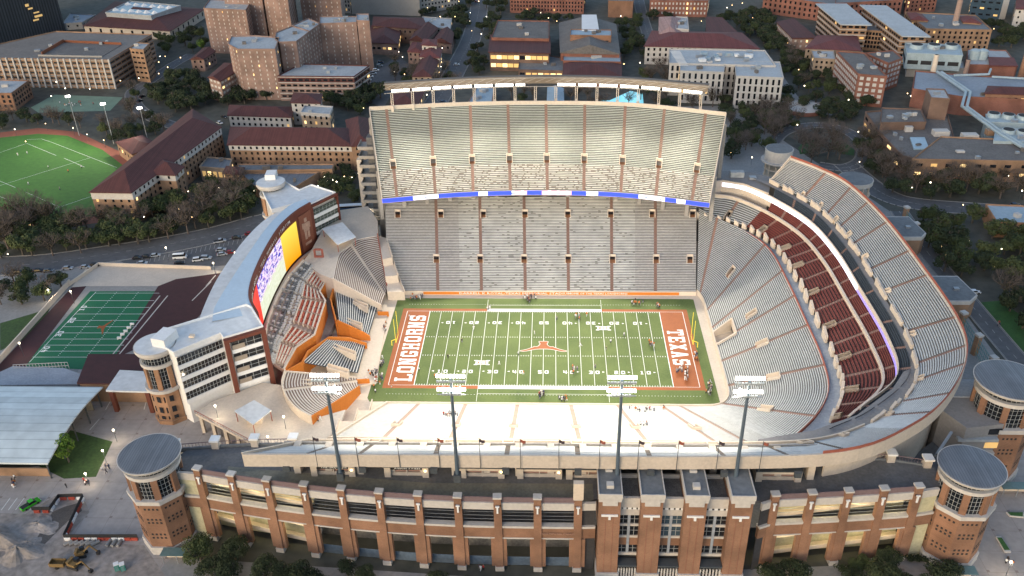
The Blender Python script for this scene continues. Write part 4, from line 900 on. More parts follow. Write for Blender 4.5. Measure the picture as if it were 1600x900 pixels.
# octagonal brick stair blocks outside the curved stand
for (pts,l) in (([(1383,339),(1420,339),(1446,364),(1440,370),(1404,370)],'octagonal brick stair block with grey roof outside the curved stand, farther one'),([(1452,432),(1496,432),(1526,461),(1516,470),(1480,470)],'octagonal brick stair block with grey roof outside the curved stand, nearer one')):
    P=atl(pts,9); cx=sum(p[0] for p in P)/5; cy=sum(p[1] for p in P)/5; t=thing('stair_block',l,'stair block',(cx,cy,0))
    P2=P+[(P[4][0]-6,P[4][1]+3)]; m=MB(); m.prism(P2,0,7.4,0); m.build('wall','brick_tan',t); m=MB(); m.prism([(cx+(x-cx)*1.05,cy+(y-cy)*1.05) for x,y in P2],7.4,9.0); m.build('parapet','white_stone',t)
    m=MB(); m.prism([(cx+(x-cx)*.97,cy+(y-cy)*.97) for x,y in P2],9.0,9.1); m.build('roof','roof_grey',t); m=MB(); m.box(cx-1,cy-.8,9.1,cx+1,cy+.8,9.9); m.build('roof_unit','steel',t)
# floodlight masts on the near rim
for i,(x,l) in enumerate(((-52,'tall floodlight mast on the near rim, leftmost, in front of the left bleachers'),(-21.4,'tall floodlight mast on the near rim in front of the LONGHORNS 20-yard side'),(19.8,'tall floodlight mast on the near rim in front of the right 20-yard line'),(50,'tall floodlight mast on the near rim, rightmost, in front of the curved seating'))):
    y=-103.2; t=thing('floodlight_mast',l,'floodlight mast',(x,y,29),'floodlight masts on the near rim')
    m=MB(); m.bar((x,y,29),(x,y,62),.52,0,10,.36); m.build('pole','mast_blue',t)
    m=MB(); m.box(x-.9,y-.9,29,x+.9,y+.9,31.5); m.build('base_bracket','steel_dark',t)
    for k,z in enumerate((62.6,61.0,58.6,57.2)):
        m=MB(); m.box(x-3.5,y-.1,z-.15,x+3.5,y+.15,z+.05); cb=m.build('crossarm','steel',t)
        for j in range(9 if k<3 else 6):
            xx=x-(3.2 if k<3 else 2)+j*.8; m=MB(); m.obox((xx,y-.3,z+.3),(.58,.5,.6)); m.build('lamp_housing','flood' if k in (0,2) else 'lamp_case',t)
            if k in (0,2): m=MB(); m.obox((xx,y+.12,z+.3),(.5,.08,.5)); m.build('lamp_lens','flood',t)
    m=MB(); m.bar((x-2,y,57),(x-2,y,62.5),.08); m.bar((x+2,y,57),(x+2,y,62.5),.08); m.build('lamp_frame','steel',t)
    area('mast_floodlight',(x,y+.8,60.5),(x*.4,10,8),6.5,5,POLE_W,spread=120)
# flags
FX=[499,563,627,689,752,814,873,935,994,1054,1115,1181]
for i,px in enumerate(FX):
    p=at(px,722,33); lab='slim flagpole on the near rim with a small %s flag, %s from the left'%(('dark','orange')[i%2],('first','second','third','fourth','fifth','sixth','seventh','eighth','ninth','tenth','eleventh','twelfth')[i])
    t=thing('flagpole',lab,'flagpole',(p.x,-103,33),'flagpoles along the near rim'); m=MB(); m.bar((p.x,-103,33),(p.x,-103,43.2),.09,0,6); m.build('pole','steel_dark',t)
    m=MB(); 
    for j in range(4): a=j*.35; b=a+.35; m.face([(p.x+a,-103+.15*math.sin(j*2),42.9-.1*j),(p.x+a,-103+.15*math.sin(j*2),41.9-.1*j),(p.x+b,-103+.15*math.sin(j*2+2),41.8-.1*j),(p.x+b,-103+.15*math.sin(j*2+2),42.8-.1*j)])
    m.build('flag','flag_dark' if i%2==0 else 'rail_red',t)
# ================================================================= LEFT END: TERRACES
def c3(pts,z): return [(*at(a,b,z)[:2],z) for a,b in pts]
E1=thing('end_zone_terrace','orange-walled terraces of grey benches and red loge seats below the big curved screen','grandstand',(-80,0,0))
m=MB(); m.prism(atl([(521,449),(556,458),(603,452),(606,487),(588,600),(556,606),(470,580),(511,527)],0.0) ,-.01,.6); 
m.prism(atl([(600,458),(622,466),(573,625),(548,625),(575,535)],0.0),-.02,.03); m.build('floor_slab','cream',E1)
def strip(name,pts,z0,z1,mm,t=.4,parent=E1): m=MB(); m.wall([tuple(p) for p in pts],z0,z1,t); return m.build(name,mm,parent)
TA=Tier(c3([(590,480),(576,524)],2.0),c3([(523,447),(530,503)],7.8),17,smooth=False)
TA.build(E1,'seating_block','tread_dark','alu',(),[(.3,3,7,1.2)],bench=(.45,.8,.42)); 
TB=Tier(c3([(572,536),(559,583)],2.0),c3([(511,531),(472,566)],7.8),19,smooth=False)
TB.build(E1,'seating_block','tread_dark','alu',(),(),bench=(.45,.8,.42))
# flat landings (exit slots) lying across the two grey blocks
for (pp,z) in (([(554,468),(575,477),(573,481),(552,472)],6),([(537,496),(566,506),(564,510),(535,500)],6),([(523,538),(556,550),(554,555),(521,543)],6),([(513,569),(545,578),(543,584),(511,575)],6),([(466,594),(487,594),(485,600),(466,600)],8)):
    m=MB(); P=atl(pp,z); m.prism(P,z-2.5,z-.6); m.wall(P,z-1,z+.4,.3,0,True); m.build('exit_slot','cream',E1)
TL=Tier(c3([(557,590),(558,594),(559,598),(560,602),(562,607)],2.2),c3([(446,581),(441,602),(450,625),(467,643),(487,654)],10.5),27,k=5)
TL.build(E1,'seating_block','tread_warm2','alu_warm',[.33],(),aname='cream')
TR=Tier(c3([(605,450),(603,458),(600,466),(596,478)],3.0),c3([(590,368),(558,374),(530,396),(520,436)],13.5),29,k=5)
TR.build(E1,'seating_block','tread_warm2','alu_warm',[.45],(),aname='cream')
strip('side_wall',[TR.pt(0,v)[:2] for v in (0,15,29)],0,[4,9,14.6],'rail_red'); strip('side_wall',[TL.pt(1,v)[:2] for v in (0,14,27)],0,[3.4,7.4,11.6],'burnt'); strip('rear_wall',[p[:2] for p in TL.O],0,11.6,'cream'); strip('side_wall',[TL.pt(0,v)[:2] for v in (0,27)],0,[2.6,11.0],'cream'); strip('side_wall',[TR.pt(1,v)[:2] for v in (0,29)],0,[3.6,14],'cream')
# orange parapets
def oz(pts,z1,z0=0,mm='burnt',t=.45,nm='orange_wall'):
    P=[at(a,b,z)[:2] for (a,b),z in zip(pts,z1)]; return strip(nm,P,z0,list(z1),mm,t)
oz([(516,431),(521,449),(516,465),(525,500)],(9.5,9,8.8,8.8)); oz([(527,500),(545,508),(567,518),(578,525)],(8.8,7.5,4.6,2.6))
oz([(445,580),(472,565),(481,548),(498,537),(514,526),(545,527),(573,536)],(9,8.8,8.8,8.6,8.2,6,3)); oz([(557,593),(577,592)],(2.4,2.4)); oz([(590,487),(607,487)],(2.2,2.2))
# loge terrace with red seats
LI=c3([(516,431),(500,459),(509,474),(492,527),(463,547),(444,581)],9.0); LO=c3([(474,408),(452,432),(433,464),(420,496),(413,530),(413,560)],15)
TS=Tier(LI,LO,10,smooth=False)
TS.build(E1,'loge_terrace','tread_warm','tread_warm',(),(),bench=(0,.05,.02))
strip('orange_wall',[p[:2] for p in TS.I],3.0,10.0,'burnt'); strip('orange_wall',[p[:2] for p in TS.I],10,10.5,'cream',.6)
for r in range(5):
    for k in range(25):
        if k%5==4: continue
        a,b=TS.pt((k+.12)/25,r+.42),TS.pt((k+.9)/25,r+.42); c,d=TS.pt((k+.12)/25,r+.93),TS.pt((k+.9)/25,r+.93); z=a.z
        m=MB(); m.prism([(a.x,a.y),(b.x,b.y),(d.x,d.y),(c.x,c.y)],z-.3,z+.62); m.build('red_seats','red_seat',E1)
for r in range(1,6):
    for k in range(5):
        a,b=TS.pt((k*5-.05 if k else 0)/25,r),TS.pt((k*5+4.1)/25,r); m=MB(); m.wall([(a.x,a.y),(b.x,b.y)],a.z-.8,a.z+.75,.5); m.build('loge_wall','cream',E1)
for k in range(0,26):
    if k%5 in (0,4,2):
        a,b=TS.pt(k/25,.1),TS.pt(k/25,5); m=MB(); m.wall([(a.x,a.y),(b.x,b.y)],[a.z-.5,b.z-.5],[a.z+.9,b.z+.7],.3); m.build('divider','aisle_red',E1)
random.seed(11)
for r in (5.6,6.6,7.7,8.8):
    for k in range(0,44):
        if k%8==7: continue
        a=TS.pt((k+.5)/44,r); m=MB(); m.obox((a.x,a.y,a.z+.3),(.9,1.1,.9),random.uniform(0,1)); m.build('lounge_seat' ,('white_stone','grey_seat')[(r>6.8)*1 if k%3 else 0],E1)
for k in range(1,6):
    a,b=TS.pt(k/6,5.2),TS.pt(k/6,10); m=MB(); m.wall([(a.x,a.y),(b.x,b.y)],[a.z-.5,b.z-.5],[a.z+.9,b.z+.9],.4); m.build('divider','concrete',E1)
for v in (7.2,9.9): m=MB(); P=[TS.pt(k/20,v) for k in range(21)]; m.wall([p[:2] for p in P],P[0].z-1,P[0].z+.9,.35); m.build('terrace_wall','concrete_dark' if v<9 else 'cream',E1)
# floor of the passage and the stairs at the corner
m=MB(); m.prism(atl([(521,449),(525,500),(512,528),(472,565),(445,582),(463,547),(492,527),(509,474),(503,459),(516,431)],3.2),1,3.2); m.build('passage_floor','walk_grey',E1)
for (pp,z) in (([(590,368),(604,372),(613,402),(598,405)],11),([(598,405),(613,402),(622,430),(602,432)],7.5),([(602,432),(622,430),(632,456),(605,456)],4)):
    m=MB(); P=atl(pp,z); m.prism(P,0,z); m.wall([P[1],P[2]],z,z+1,.3); m.build('stair_landing','cream',E1)
m=MB(); P=atl([(520,330),(575,322),(590,345),(591,368),(558,374),(530,396),(520,436),(500,428),(474,408),(486,392)],13.5); m.prism(P,0,13.5,0,1); m.build('upper_plaza',['cream','concrete_light'],E1)
m=MB(); P=atl([(486,392),(500,388),(545,378),(530,396),(520,420),(490,420)],13.6); m.prism(P,13.4,13.56); m.build('plaza_floor','concrete_light',E1)
for (pp,z,l) in (([(503,357),(535,347),(556,370),(527,382)],17.5,'white flat canopy over tables on the far left corner plaza'),([(366,642),(397,625),(424,641),(395,663)],12.5,'white flat canopy over a lit kiosk on the near left plaza')):
    P=atl(pp,z); cx=sum(p[0] for p in P)/4; cy=sum(p[1] for p in P)/4; t=thing('plaza_canopy',l,'canopy',(cx,cy,z-4)); m=MB(); m.prism(P,z-.35,z); m.build('roof','white_roof',t)
    for p in P: m=MB(); q=(cx+(p[0]-cx)*.93,cy+(p[1]-cy)*.93); m.bar((*q,z-4.4),(*q,z-.3),.16); m.build('post','rail_red',t)
    m=MB(); m.box(cx-2.4,cy-1,z-4.4,cx+2.4,cy+1.2,z-3.2); m.build('kiosk_counter','cream',t); m=MB(); m.box(cx-1.5,cy-.5,z-.6,cx+1.5,cy+.5,z-.45); m.build('ceiling_light','lamp_warm',t)
c=at(498,397,15); t=thing('square_arch','freestanding orange square frame on the far left corner plaza','frame',(c.x,c.y,13.5)); m=MB(); m.obox((c.x-1.6,c.y,15.4),(.7,.8,3.8),0); m.obox((c.x+1.6,c.y,15.4),(.7,.8,3.8),0); m.obox((c.x,c.y,17.2),(2.5,.78,.7),0); m.obox((c.x,c.y,13.9),(2.5,.78,.7),0); m.build('frame','rail_red',t)
# near left plaza deck on columns
m=MB(); PD=atl([(305,646),(330,628),(410,598),(442,602),(452,626),(487,655),(540,640),(528,672),(500,692),(415,704)],8); m.prism(PD,7.1,8); m.build('plaza_deck','concrete_light',E1)
a,b=at(305,646,8),at(415,704,8)
m=MB(); m.bar((a.x,a.y,9.2),(b.x,b.y,9.2),.1)
for j in range(25): q=a.lerp(b,j/24); m.bar((q.x,q.y,8),(q.x,q.y,9.2),.05)
m.build('railing','rail_red',E1)
for j in range(6):
    q=a.lerp(b,(j+.3)/5.6); m=MB(); m.box(q.x-.5,q.y+.6,0,q.x+.5,q.y+1.6,7.1); m.build('column','concrete_light',E1)
for (u,v) in ((.3,5),(.6,6),(.85,8)):
    q=a.lerp(b,u); 
    m=MB(); m.box(q.x-.3,q.y+v-.3,6.9,q.x+.3,q.y+v+.3,7.08); m.build('soffit_light','lamp_warm',E1)
# ================================================================= SCOREBOARD BUILDING
SB=thing('scoreboard_building','crescent building with white wings that carries the giant video screen behind the LONGHORNS end','building',(-115,15,0))
Ci=crom([(-97.5,-23,0),(-103,-13,0),(-105.7,-2,0),(-107.1,12,0),(-107.6,27,0),(-107,43,0),(-104,56,0),(-100,64.5,0)],6)
Cb=crom([(-111,-29,0),(-113,-21,0),(-113.4,-10,0),(-113.2,5,0),(-112.7,23,0),(-111.5,43,0),(-108,60,0),(-102.5,67,0)],6)
Co=crom([(-115,-33,0),(-118.5,-24,0),(-120.5,-12,0),(-122,5,0),(-122,22,0),(-121,40,0),(-118,56,0),(-112,70,0)],6)
nC=len(Ci)
m=MB()
for i in range(nC-1):
    a,b,c,d=Ci[i],Ci[i+1],Cb[i+1],Cb[i]; e,f=Co[i+1],Co[i]
    m.face([(a.x,a.y,29),(d.x,d.y,29.6),(c.x,c.y,29.6),(b.x,b.y,29)],0); m.face([(d.x,d.y,22),(d.x,d.y,29.6),(c.x,c.y,29.6),(c.x,c.y,22)],1)
    m.face([(d.x,d.y,25.4),(f.x,f.y,25),(e.x,e.y,25),(c.x,c.y,25.4)],1); m.face([(f.x,f.y,0),(f.x,f.y,25),(e.x,e.y,25),(e.x,e.y,0)],2)
m.build('crescent_roof',['screen_roof','white_roof','concrete_light'],SB)
def screenmat():
    m,nt,b=nodes('video_screen'); tc=N(nt,'ShaderNodeTexCoord'); sp=N(nt,'ShaderNodeSeparateXYZ'); nt.links.new(tc.outputs['UV'],sp.inputs[0])
    mp=N(nt,'ShaderNodeMapping'); mp.inputs['Scale'].default_value=(30,15,1); nt.links.new(tc.outputs['UV'],mp.inputs[0])
    n=N(nt,'ShaderNodeTexNoise'); n.inputs['Scale'].default_value=1; n.inputs['Detail'].default_value=4; nt.links.new(mp.outputs[0],n.inputs['Vector'])
    cr=N(nt,'ShaderNodeValToRGB'); e=cr.color_ramp.elements; cr.color_ramp.interpolation='CONSTANT'; e[0].position=0; e[0].color=(.02,.04,.5,1); e[1].position=.43; e[1].color=(.25,.1,.6,1)
    for p,c in ((.48,(.9,.85,.95,1)),(.56,(.75,.35,.75,1)),(.61,(1,1,1,1))): q=e.new(p); q.color=c
    nt.links.new(n.outputs[0],cr.inputs[0])
    lowc=N(nt,'ShaderNodeMix',data_type='RGBA'); lowc.inputs[6].default_value=(.55,.62,.35,1); lowc.inputs[7].default_value=(.95,.97,.88,1); nt.links.new(n.outputs[0],lowc.inputs[0])
    # crowd above, pitch below
    lt=N(nt,'ShaderNodeMath',operation='MULTIPLY_ADD'); lt.inputs[1].default_value=.5; nt.links.new(n.outputs[0],lt.inputs[0]); nt.links.new(sp.outputs[1],lt.inputs[2])
    st=N(nt,'ShaderNodeMath',operation='GREATER_THAN'); st.inputs[1].default_value=.72; nt.links.new(lt.outputs[0],st.inputs[0])
    m1=N(nt,'ShaderNodeMix',data_type='RGBA'); nt.links.new(st.outputs[0],m1.inputs[0]); nt.links.new(lowc.outputs[2],m1.inputs[6]); nt.links.new(cr.outputs[0],m1.inputs[7])
    # red panel at the near end, yellow panel at the far end
    r1=N(nt,'ShaderNodeMath',operation='LESS_THAN'); r1.inputs[1].default_value=.34; nt.links.new(sp.outputs[0],r1.inputs[0]); r2=N(nt,'ShaderNodeMath',operation='GREATER_THAN'); r2.inputs[1].default_value=.80; nt.links.new(sp.outputs[0],r2.inputs[0])
    ye=N(nt,'ShaderNodeMix',data_type='RGBA'); ye.inputs[6].default_value=(1,.36,.0,1); ye.inputs[7].default_value=(1,.75,.08,1); nt.links.new(sp.outputs[1],ye.inputs[0])
    m2=N(nt,'ShaderNodeMix',data_type='RGBA'); nt.links.new(r1.outputs[0],m2.inputs[0]); nt.links.new(m1.outputs[2],m2.inputs[6]); m2.inputs[7].default_value=(1,.05,.03,1)
    m3=N(nt,'ShaderNodeMix',data_type='RGBA'); nt.links.new(r2.outputs[0],m3.inputs[0]); nt.links.new(m2.outputs[2],m3.inputs[6]); nt.links.new(ye.outputs[2],m3.inputs[7])
    nt.links.new(m3.outputs[2],b.inputs['Emission Color']); b.inputs['Emission Strength'].default_value=.5; b.inputs['Base Color'].default_value=(.02,.02,.02,1)
screenmat()
m=MB(); m.wall([(p.x+.0,p.y) for p in Ci],6,29.2,.9); m.build('screen_housing','brown_red',SB)
s0,s1=3,35; m=MB()
for i in range(s0,s1):
    a,b=Ci[i],Ci[i+1]; d=(b-a).normalized(); o=Vector((d.y,-d.x,0))*.62; a2,b2=a+o,b+o; f0,f1=(i-s0)/(s1-s0),(i+1-s0)/(s1-s0)
    m.face([(a2.x,a2.y,9.5),(b2.x,b2.y,9.5),(b2.x,b2.y,25.5),(a2.x,a2.y,25.5)],0,[(f0,0),(f1,0),(f1,1),(f0,1)])
m.build('video_screen','video_screen',SB,uv=True)
tx='DARRELL K ROYAL - TEXAS MEMORIAL STADIUM'; ns=len(tx)
for k,ch in enumerate(tx):
    if ch==' ': continue
    f=5+ (k+.5)/ns*28; i=int(f); a=Ci[i].lerp(Ci[i+1],f-i); d=(Ci[i+1]-Ci[i]).normalized(); o=Vector((d.y,-d.x,0))*.64
    ang=math.atan2(d.y,d.x); textobj(ch,1.9,(a.x+o.x,a.y+o.y,27.3),(PI/2,0,ang),'sign_white',SB)
# framed player panel at the far end of the screen: brown field with a pale generic figure
a,b=Ci[36],Ci[41]; d=(b-a).normalized(); o=Vector((d.y,-d.x,0))*.7; ang=math.atan2(d.y,d.x)
m=MB(); c=(a+b)/2+o; m.obox((c.x,c.y,18),((b-a).length,.25,17),ang); m.build('poster_panel','poster_brown',SB)
m=MB(); 
for (dx,z,w_,h_) in ((0,23.5,1.6,1.9),(0,20.3,3.6,3.8),(-2,21.2,1,2.6),(2,20.6,1,2.6),(-.9,16.6,1.3,3.8),(1,16.8,1.3,3.6),(0,12.6,4,1.2)):
    q=c+d*dx+Vector((d.y,-d.x,0))*.16; m.obox((q.x,q.y,z),(w_,.08,h_),ang)
m.build('poster_figure','poster_tan',SB)
m=MB(); P=[Ci[i] for i in range(2,nC)]; m.wall([(p.x+1.6,p.y-.3) for p in P],6,8.6,1.6); m.build('screen_ledge','cream',SB)
# near wing
roofL=atl([(262,516),(385,478),(393,482),(411,512),(350,530),(345,523),(272,553),(258,545)],29)
m=MB(); m.prism(roofL,27.6,29.2,0,1); m.wall(roofL,29.2,29.9,.4,0,True); m.build('wing_roof',['white','white_roof'],SB)
bodyL=[(x,y) for x,y in roofL]; cx=sum(x for x,y in bodyL)/8; cy=sum(y for x,y in bodyL)/8
m=MB(); m.prism([(cx+(x-cx)*.97,cy+(y-cy)*.93) for x,y in bodyL],0,27.6,0); m.build('wing_wall','white',SB)
A0,A1=Vector(roofL[6]),Vector(roofL[5]); A2,A3=Vector(roofL[4]),Vector(roofL[3])
def facade(p,q,floors,n,parent,fm='white',wm='glass_dark',out=.3,frame=True,bal=False,z=lambda k:(24.4-4.6*k,27.2-4.6*k)):
    d=(q-p); L=d.length; d.normalize(); nn=Vector((d.y,-d.x)); ang=math.atan2(d.y,d.x); c=(p+q)/2
    for k in range(floors):
        z0,z1=z(k); m=MB(); cc=c+nn*out; m.obox((cc.x,cc.y,(z0+z1)/2),(L*.97,.3,z1-z0)); m=MB(); m.obox((cc.x,cc.y,(z0+z1)/2),(L*.97,.3,z1-z0),ang); win=m.build('window_band',wm,parent)
        m=MB()
        for j in range(n+1):
            o=p+d*(L*(.015+.97*j/n))+nn*(out+.17); m.obox((o.x,o.y,(z0+z1)/2),(.12,.1,z1-z0),ang)
        o=c+nn*(out+.17); m.obox((o.x,o.y,(z0+z1)/2),(L*.97,.08,.1),ang); mm=m.build('mullions','mullion',parent); mm.parent=win
        o=c+nn*(out+.1); m=MB(); m.obox((o.x,o.y,z0-.75),(L,.9,1.5),ang); m.build('floor_band',fm,parent)
facade(A0,A1,4,13,SB)
facade(A2+(A3-A2)*.12,A3-(A3-A2)*.08,4,4,SB)
d=(A3-A2).normalized(); ang=math.atan2(d.y,d.x); nn=Vector((d.y,-d.x))
for f in (.03,.97):
    o=A2.lerp(A3,f)+nn*.9; m=MB(); m.obox((o.x,o.y,14.7),(1.5,1.6,29.2),ang); m.build('brown_pier','brown_red',SB)
o=A2.lerp(A3,.5)+nn*.9; m=MB(); m.obox((o.x,o.y,28.7),((A3-A2).length,1.7,1.1),ang); m.build('brown_beam','brown_red',SB)
for k in range(4):
    o=A2.lerp(A3,.3)+nn*.8; m=MB(); m.obox((o.x,o.y,25.3-4.6*k),(4.2,.3,1.7),ang); m.build('balcony','tan_balcony',SB)
m=MB(); c=at(257,527,31); m.obox((c.x,c.y,30.8),(5,7,3.2),-.25); m.build('roof_box','white',SB)
c=at(300,526,29.9); m=MB(); m.obox((c.x,c.y,30.2),(1.6,1.4,.8),0); m.build('roof_unit','cream',SB)
# round end towers of the wings
def endtower(c,r,Ht,lab):
    m=MB(); m.prism(octo(c[0],c[1],r+.2,PI/10),1.6,13.2); m.prism(octo(c[0],c[1],r+.6,PI/10),0,1.6); m.build('tower_base','brick_tan2',SB)
    m=MB(); m.cyl(*c,13.2,14.3,r+.9,n=40); m.cyl(*c,22.9,24.1,r+.5,n=40); m.cyl(*c,27.2,28.2,r+.8,r+1.3,n=44); m.cyl(*c,28.2,29.2,r+1.3,n=44); m.build('tower_band','white_stone',SB)
    m=MB(); m.cyl(*c,29.2,29.3,r+1,n=44); m.build('tower_roof','white_roof',SB)
    m=MB(); m.cyl(*c,14.3,22.9,r-.5,n=40); m.cyl(*c,24.1,27.2,r-.2,n=40); gl_=m.build('curtain_wall','glass_dark',SB)
    m=MB()
    for j in range(32):
        a=2*PI*j/32; p=(c[0]+(r-.42)*math.cos(a),c[1]+(r-.42)*math.sin(a)); m.bar((*p,14.3),(*p,22.9),.07); p=(c[0]+(r-.14)*math.cos(a),c[1]+(r-.14)*math.sin(a)); m.bar((*p,24.1),(*p,27.2),.07)
    for z in (16,17.7,19.4,21.1,25.6):
        rr=r-.4 if z<24 else r-.14
        for j in range(32): a,b=2*PI*j/32,2*PI*(j+1)/32; m.bar((c[0]+rr*math.cos(a),c[1]+rr*math.sin(a),z),(c[0]+rr*math.cos(b),c[1]+rr*math.sin(b),z),.05)
    q=m.build('mullions','mullion',SB); q.parent=gl_
    for j in range(8): a=2*PI*j/8+.15; m=MB(); m.obox((c[0]+(r-.35)*math.cos(a),c[1]+(r-.35)*math.sin(a),18.6),(1,1.5,8.6),a); m.build('pilaster','brick_tan2',SB)
    for a in (-PI/2-.35,-PI/2+.45):
        for z in (10.3,6,2.8):
            for s in (-.9,.9):
                rr=(r+.2)*math.cos(PI/8)+.05; o=(c[0]+rr*math.cos(a)-math.sin(a)*s,c[1]+rr*math.sin(a)+math.cos(a)*s,z); m=MB(); m.obox(o,(.25,1.4,2.2 if z>4 else 1.2),a); m.build('window','glass_dark',SB)
c=at(242,538,29); endtower((c.x,c.y),5.4,29,''); c=at(424,291,27); endtower((c.x,c.y),5.2,29,'')
# far wing
roofR=atl([(410,300),(428,277),(447,287),(468,299),(487,291),(524,303),(484,322),(470,318),(425,330)],26)
m=MB(); m.prism(roofR,25,26.4,0,1); m.wall(roofR,26.4,27,.4,0,True); m.build('wing_roof',['white','white_roof'],SB)
m=MB(); cx=sum(x for x,y in roofR)/9; cy=sum(y for x,y in roofR)/9; m.prism([(cx+(x-cx)*.95,cy+(y-cy)*.93) for x,y in roofR],0,25,0); m.build('wing_wall','white_stone',SB)
B0,B1=Vector(roofR[6]),Vector(roofR[5]); facade(B0,B1,4,7,SB,z=lambda k:(21.2-4.0*k,23.6-4.0*k),wm='glass_green')
d=(B1-B0).normalized(); ang=math.atan2(d.y,d.x); nn=Vector((d.y,-d.x))
for f,wd in ((.0,1.0),(1.0,.7)): o=B0.lerp(B1,f)+nn*.5; m=MB(); m.obox((o.x,o.y,17.2),(wd,1.5,18.5),ang); m.build('brown_pier','brown_red',SB)
o=B0.lerp(B1,.5)+nn*.5; m=MB(); m.obox((o.x,o.y,26.0),((B1-B0).length,1.6,1.0),ang); m.build('brown_beam','brown_red',SB)
c=at(425,281,28); m=MB(); m.obox((c.x,c.y,30.3),(4.5,6,2.6),.1); m.build('roof_box','white',SB)
# canopy building beside the near wing
for (pp,z,mm,l) in (([(138,553),(220,553),(232,600),(120,598)],8.5,'maroon_roof','low building with flat dark red roof between practice field and white wing'),([(187,578),(224,580),(236,612),(165,610)],9.6,'white_roof','white flat-roofed entrance canopy on brown columns beside the near round tower')):
    P=atl(pp,z); cx=sum(p[0] for p in P)/4; cy=sum(p[1] for p in P)/4; t=thing('low_building' if 'building' in l else 'entrance_canopy',l,'building' if 'building' in l else 'canopy',(cx,cy,0)); m=MB(); m.prism(P,z-.6,z); m.build('roof',mm,t)
    if mm=='maroon_roof': m=MB(); m.prism([(cx+(x-cx)*.95,cy+(y-cy)*.93) for x,y in P],0,z-.6); m.build('wall','brick_tan',t)
    else:
        for p in P: m=MB(); q=(cx+(p[0]-cx)*.8,cy+(p[1]-cy)*.8); m.box(q[0]-.7,q[1]-.7,0,q[0]+.7,q[1]+.7,z-.6); m.build('column','brown_red',t)
        m=MB(); m.box(cx-3,cy-1,z-.9,cx+3,cy+1,z-.7); m.build('ceiling_light','lamp_warm',t)
# ================================================================= CAMPUS GROUND SHEETS
RM=MB(); KB=MB()
def road(name,pts,w_,z,m,xy=False):
    P=crom([(p[0],p[1],0) for p in (pts if xy else [at(a,b,0) for a,b in pts])],5); L=[];Rr=[]
    for i,p in enumerate(P):
        d=(P[min(i+1,len(P)-1)]-P[max(i-1,0)]).normalized(); n=Vector((-d.y,d.x,0)); L.append((p+n*w_/2)[:2]); Rr.append((p-n*w_/2)[:2])
    b=MB()
    for i in range(len(P)-1): b.face([(*Rr[i],z),(*Rr[i+1],z),(*L[i+1],z),(*L[i],z)])
    o=tag(b.build(name,m),kind='structure')
    if name=='street':
        s=0
        for i in range(len(P)-1):
            a,c=P[i],P[i+1]; d=(c-a); l=d.length; d.normalize(); n=Vector((-d.y,d.x,0)); k=0.0
            while k<l:
                q=a+d*k; r=a+d*min(k+2.4,l); RM.face([(*(q-n*.09)[:2],z+.012),(*(r-n*.09)[:2],z+.012),(*(r+n*.09)[:2],z+.012),(*(q+n*.09)[:2],z+.012)]); k+=6
            for sg in (-1,1):
                e=n*(w_/2-.35)*sg; RM.face([(*(a+e-n*.07)[:2],z+.012),(*(c+e-n*.07)[:2],z+.012),(*(c+e+n*.07)[:2],z+.012),(*(a+e+n*.07)[:2],z+.012)])
            for sg in (-1,1): e=n*(w_/2+.2)*sg; KB.wall([(a+e)[:2],(c+e)[:2]],-.05,.14,.35)
    return P,L,Rr
flat('plaza',[(-60,770),(0,735),(60,728),(130,560),(250,545),(330,600),(420,720),(240,900),(-60,900)],-.03,'paving_dots')
flat('plaza',[(1190,960),(1395,880),(1480,700),(1520,600),(1660,640),(1700,960)],-.03,'paving_dots')
flat('forecourt',[(170,960),(230,868),(800,905),(1400,880),(1420,960)],-.035,'sidewalk')
flat('construction_ground',[(-60,800),(40,803),(85,775),(130,775),(140,800),(100,845),(225,852),(300,960),(-60,960)],-.02,'dirt')
flat('campus_paving',[(-40,560),(0,420),(140,400),(400,350),(520,330),(600,335),(590,460),(300,560),(100,640)],-.04,'sidewalk')
flat('campus_paving',[(560,330),(590,175),(1140,165),(1240,230),(1390,330),(1560,560),(1660,640),(1560,700),(1120,560)],-.04,'sidewalk')
for P_ in ([(-60,418),(60,412),(160,398),(250,384),(330,368),(420,345),(500,338),(600,330)],):
    road('street',P_,17,.0,'asphalt')
flat('parking_lot',[(175,400),(300,372),(400,348),(410,372),(395,412),(300,418),(205,418)],.004,'asphalt')
flat('parking_lot',[(470,345),(590,322),(600,345),(560,352),(520,345)],.004,'asphalt')
road('street',[(748,-30),(749,10),(738,55),(722,90),(700,130),(672,175)],15,.0,'asphalt')
road('street',[(300,85),(268,103),(232,128),(208,143),(212,165),(235,182),(275,197),(330,205)],9,.0,'asphalt')
road('street',[(1320,255),(1352,283),(1385,305),(1430,318),(1520,326),(1660,335)],13,.0,'asphalt')
road('street',[(1405,330),(1450,395),(1500,455),(1550,515),(1610,585),(1700,690)],8,.004,'asphalt')
road('street',[(1205,225),(1225,206),(1265,196),(1310,200),(1345,220),(1348,248),(1320,262),(1280,258)],8,.004,'asphalt')
road('street',[(992,-30),(1000,10),(1008,40),(1015,60)],9,.0,'asphalt')
road('path',[(1200,90),(1222,125),(1240,150),(1262,170)],5,.004,'sidewalk')
flat('parking_lot',[(568,118),(622,88),(640,100),(600,168),(575,160)],.0,'asphalt')
flat('footpath',[(1205,165),(1240,150),(1300,165),(1300,180),(1215,182)],.008,'sidewalk')
flat('lawn',[(1247,231),(1256,220),(1270,217),(1276,226),(1268,238),(1250,241)],.012,'lawn2'); flat('lawn',[(1296,219),(1318,221),(1335,234),(1334,243),(1318,241),(1302,231)],.012,'lawn2')
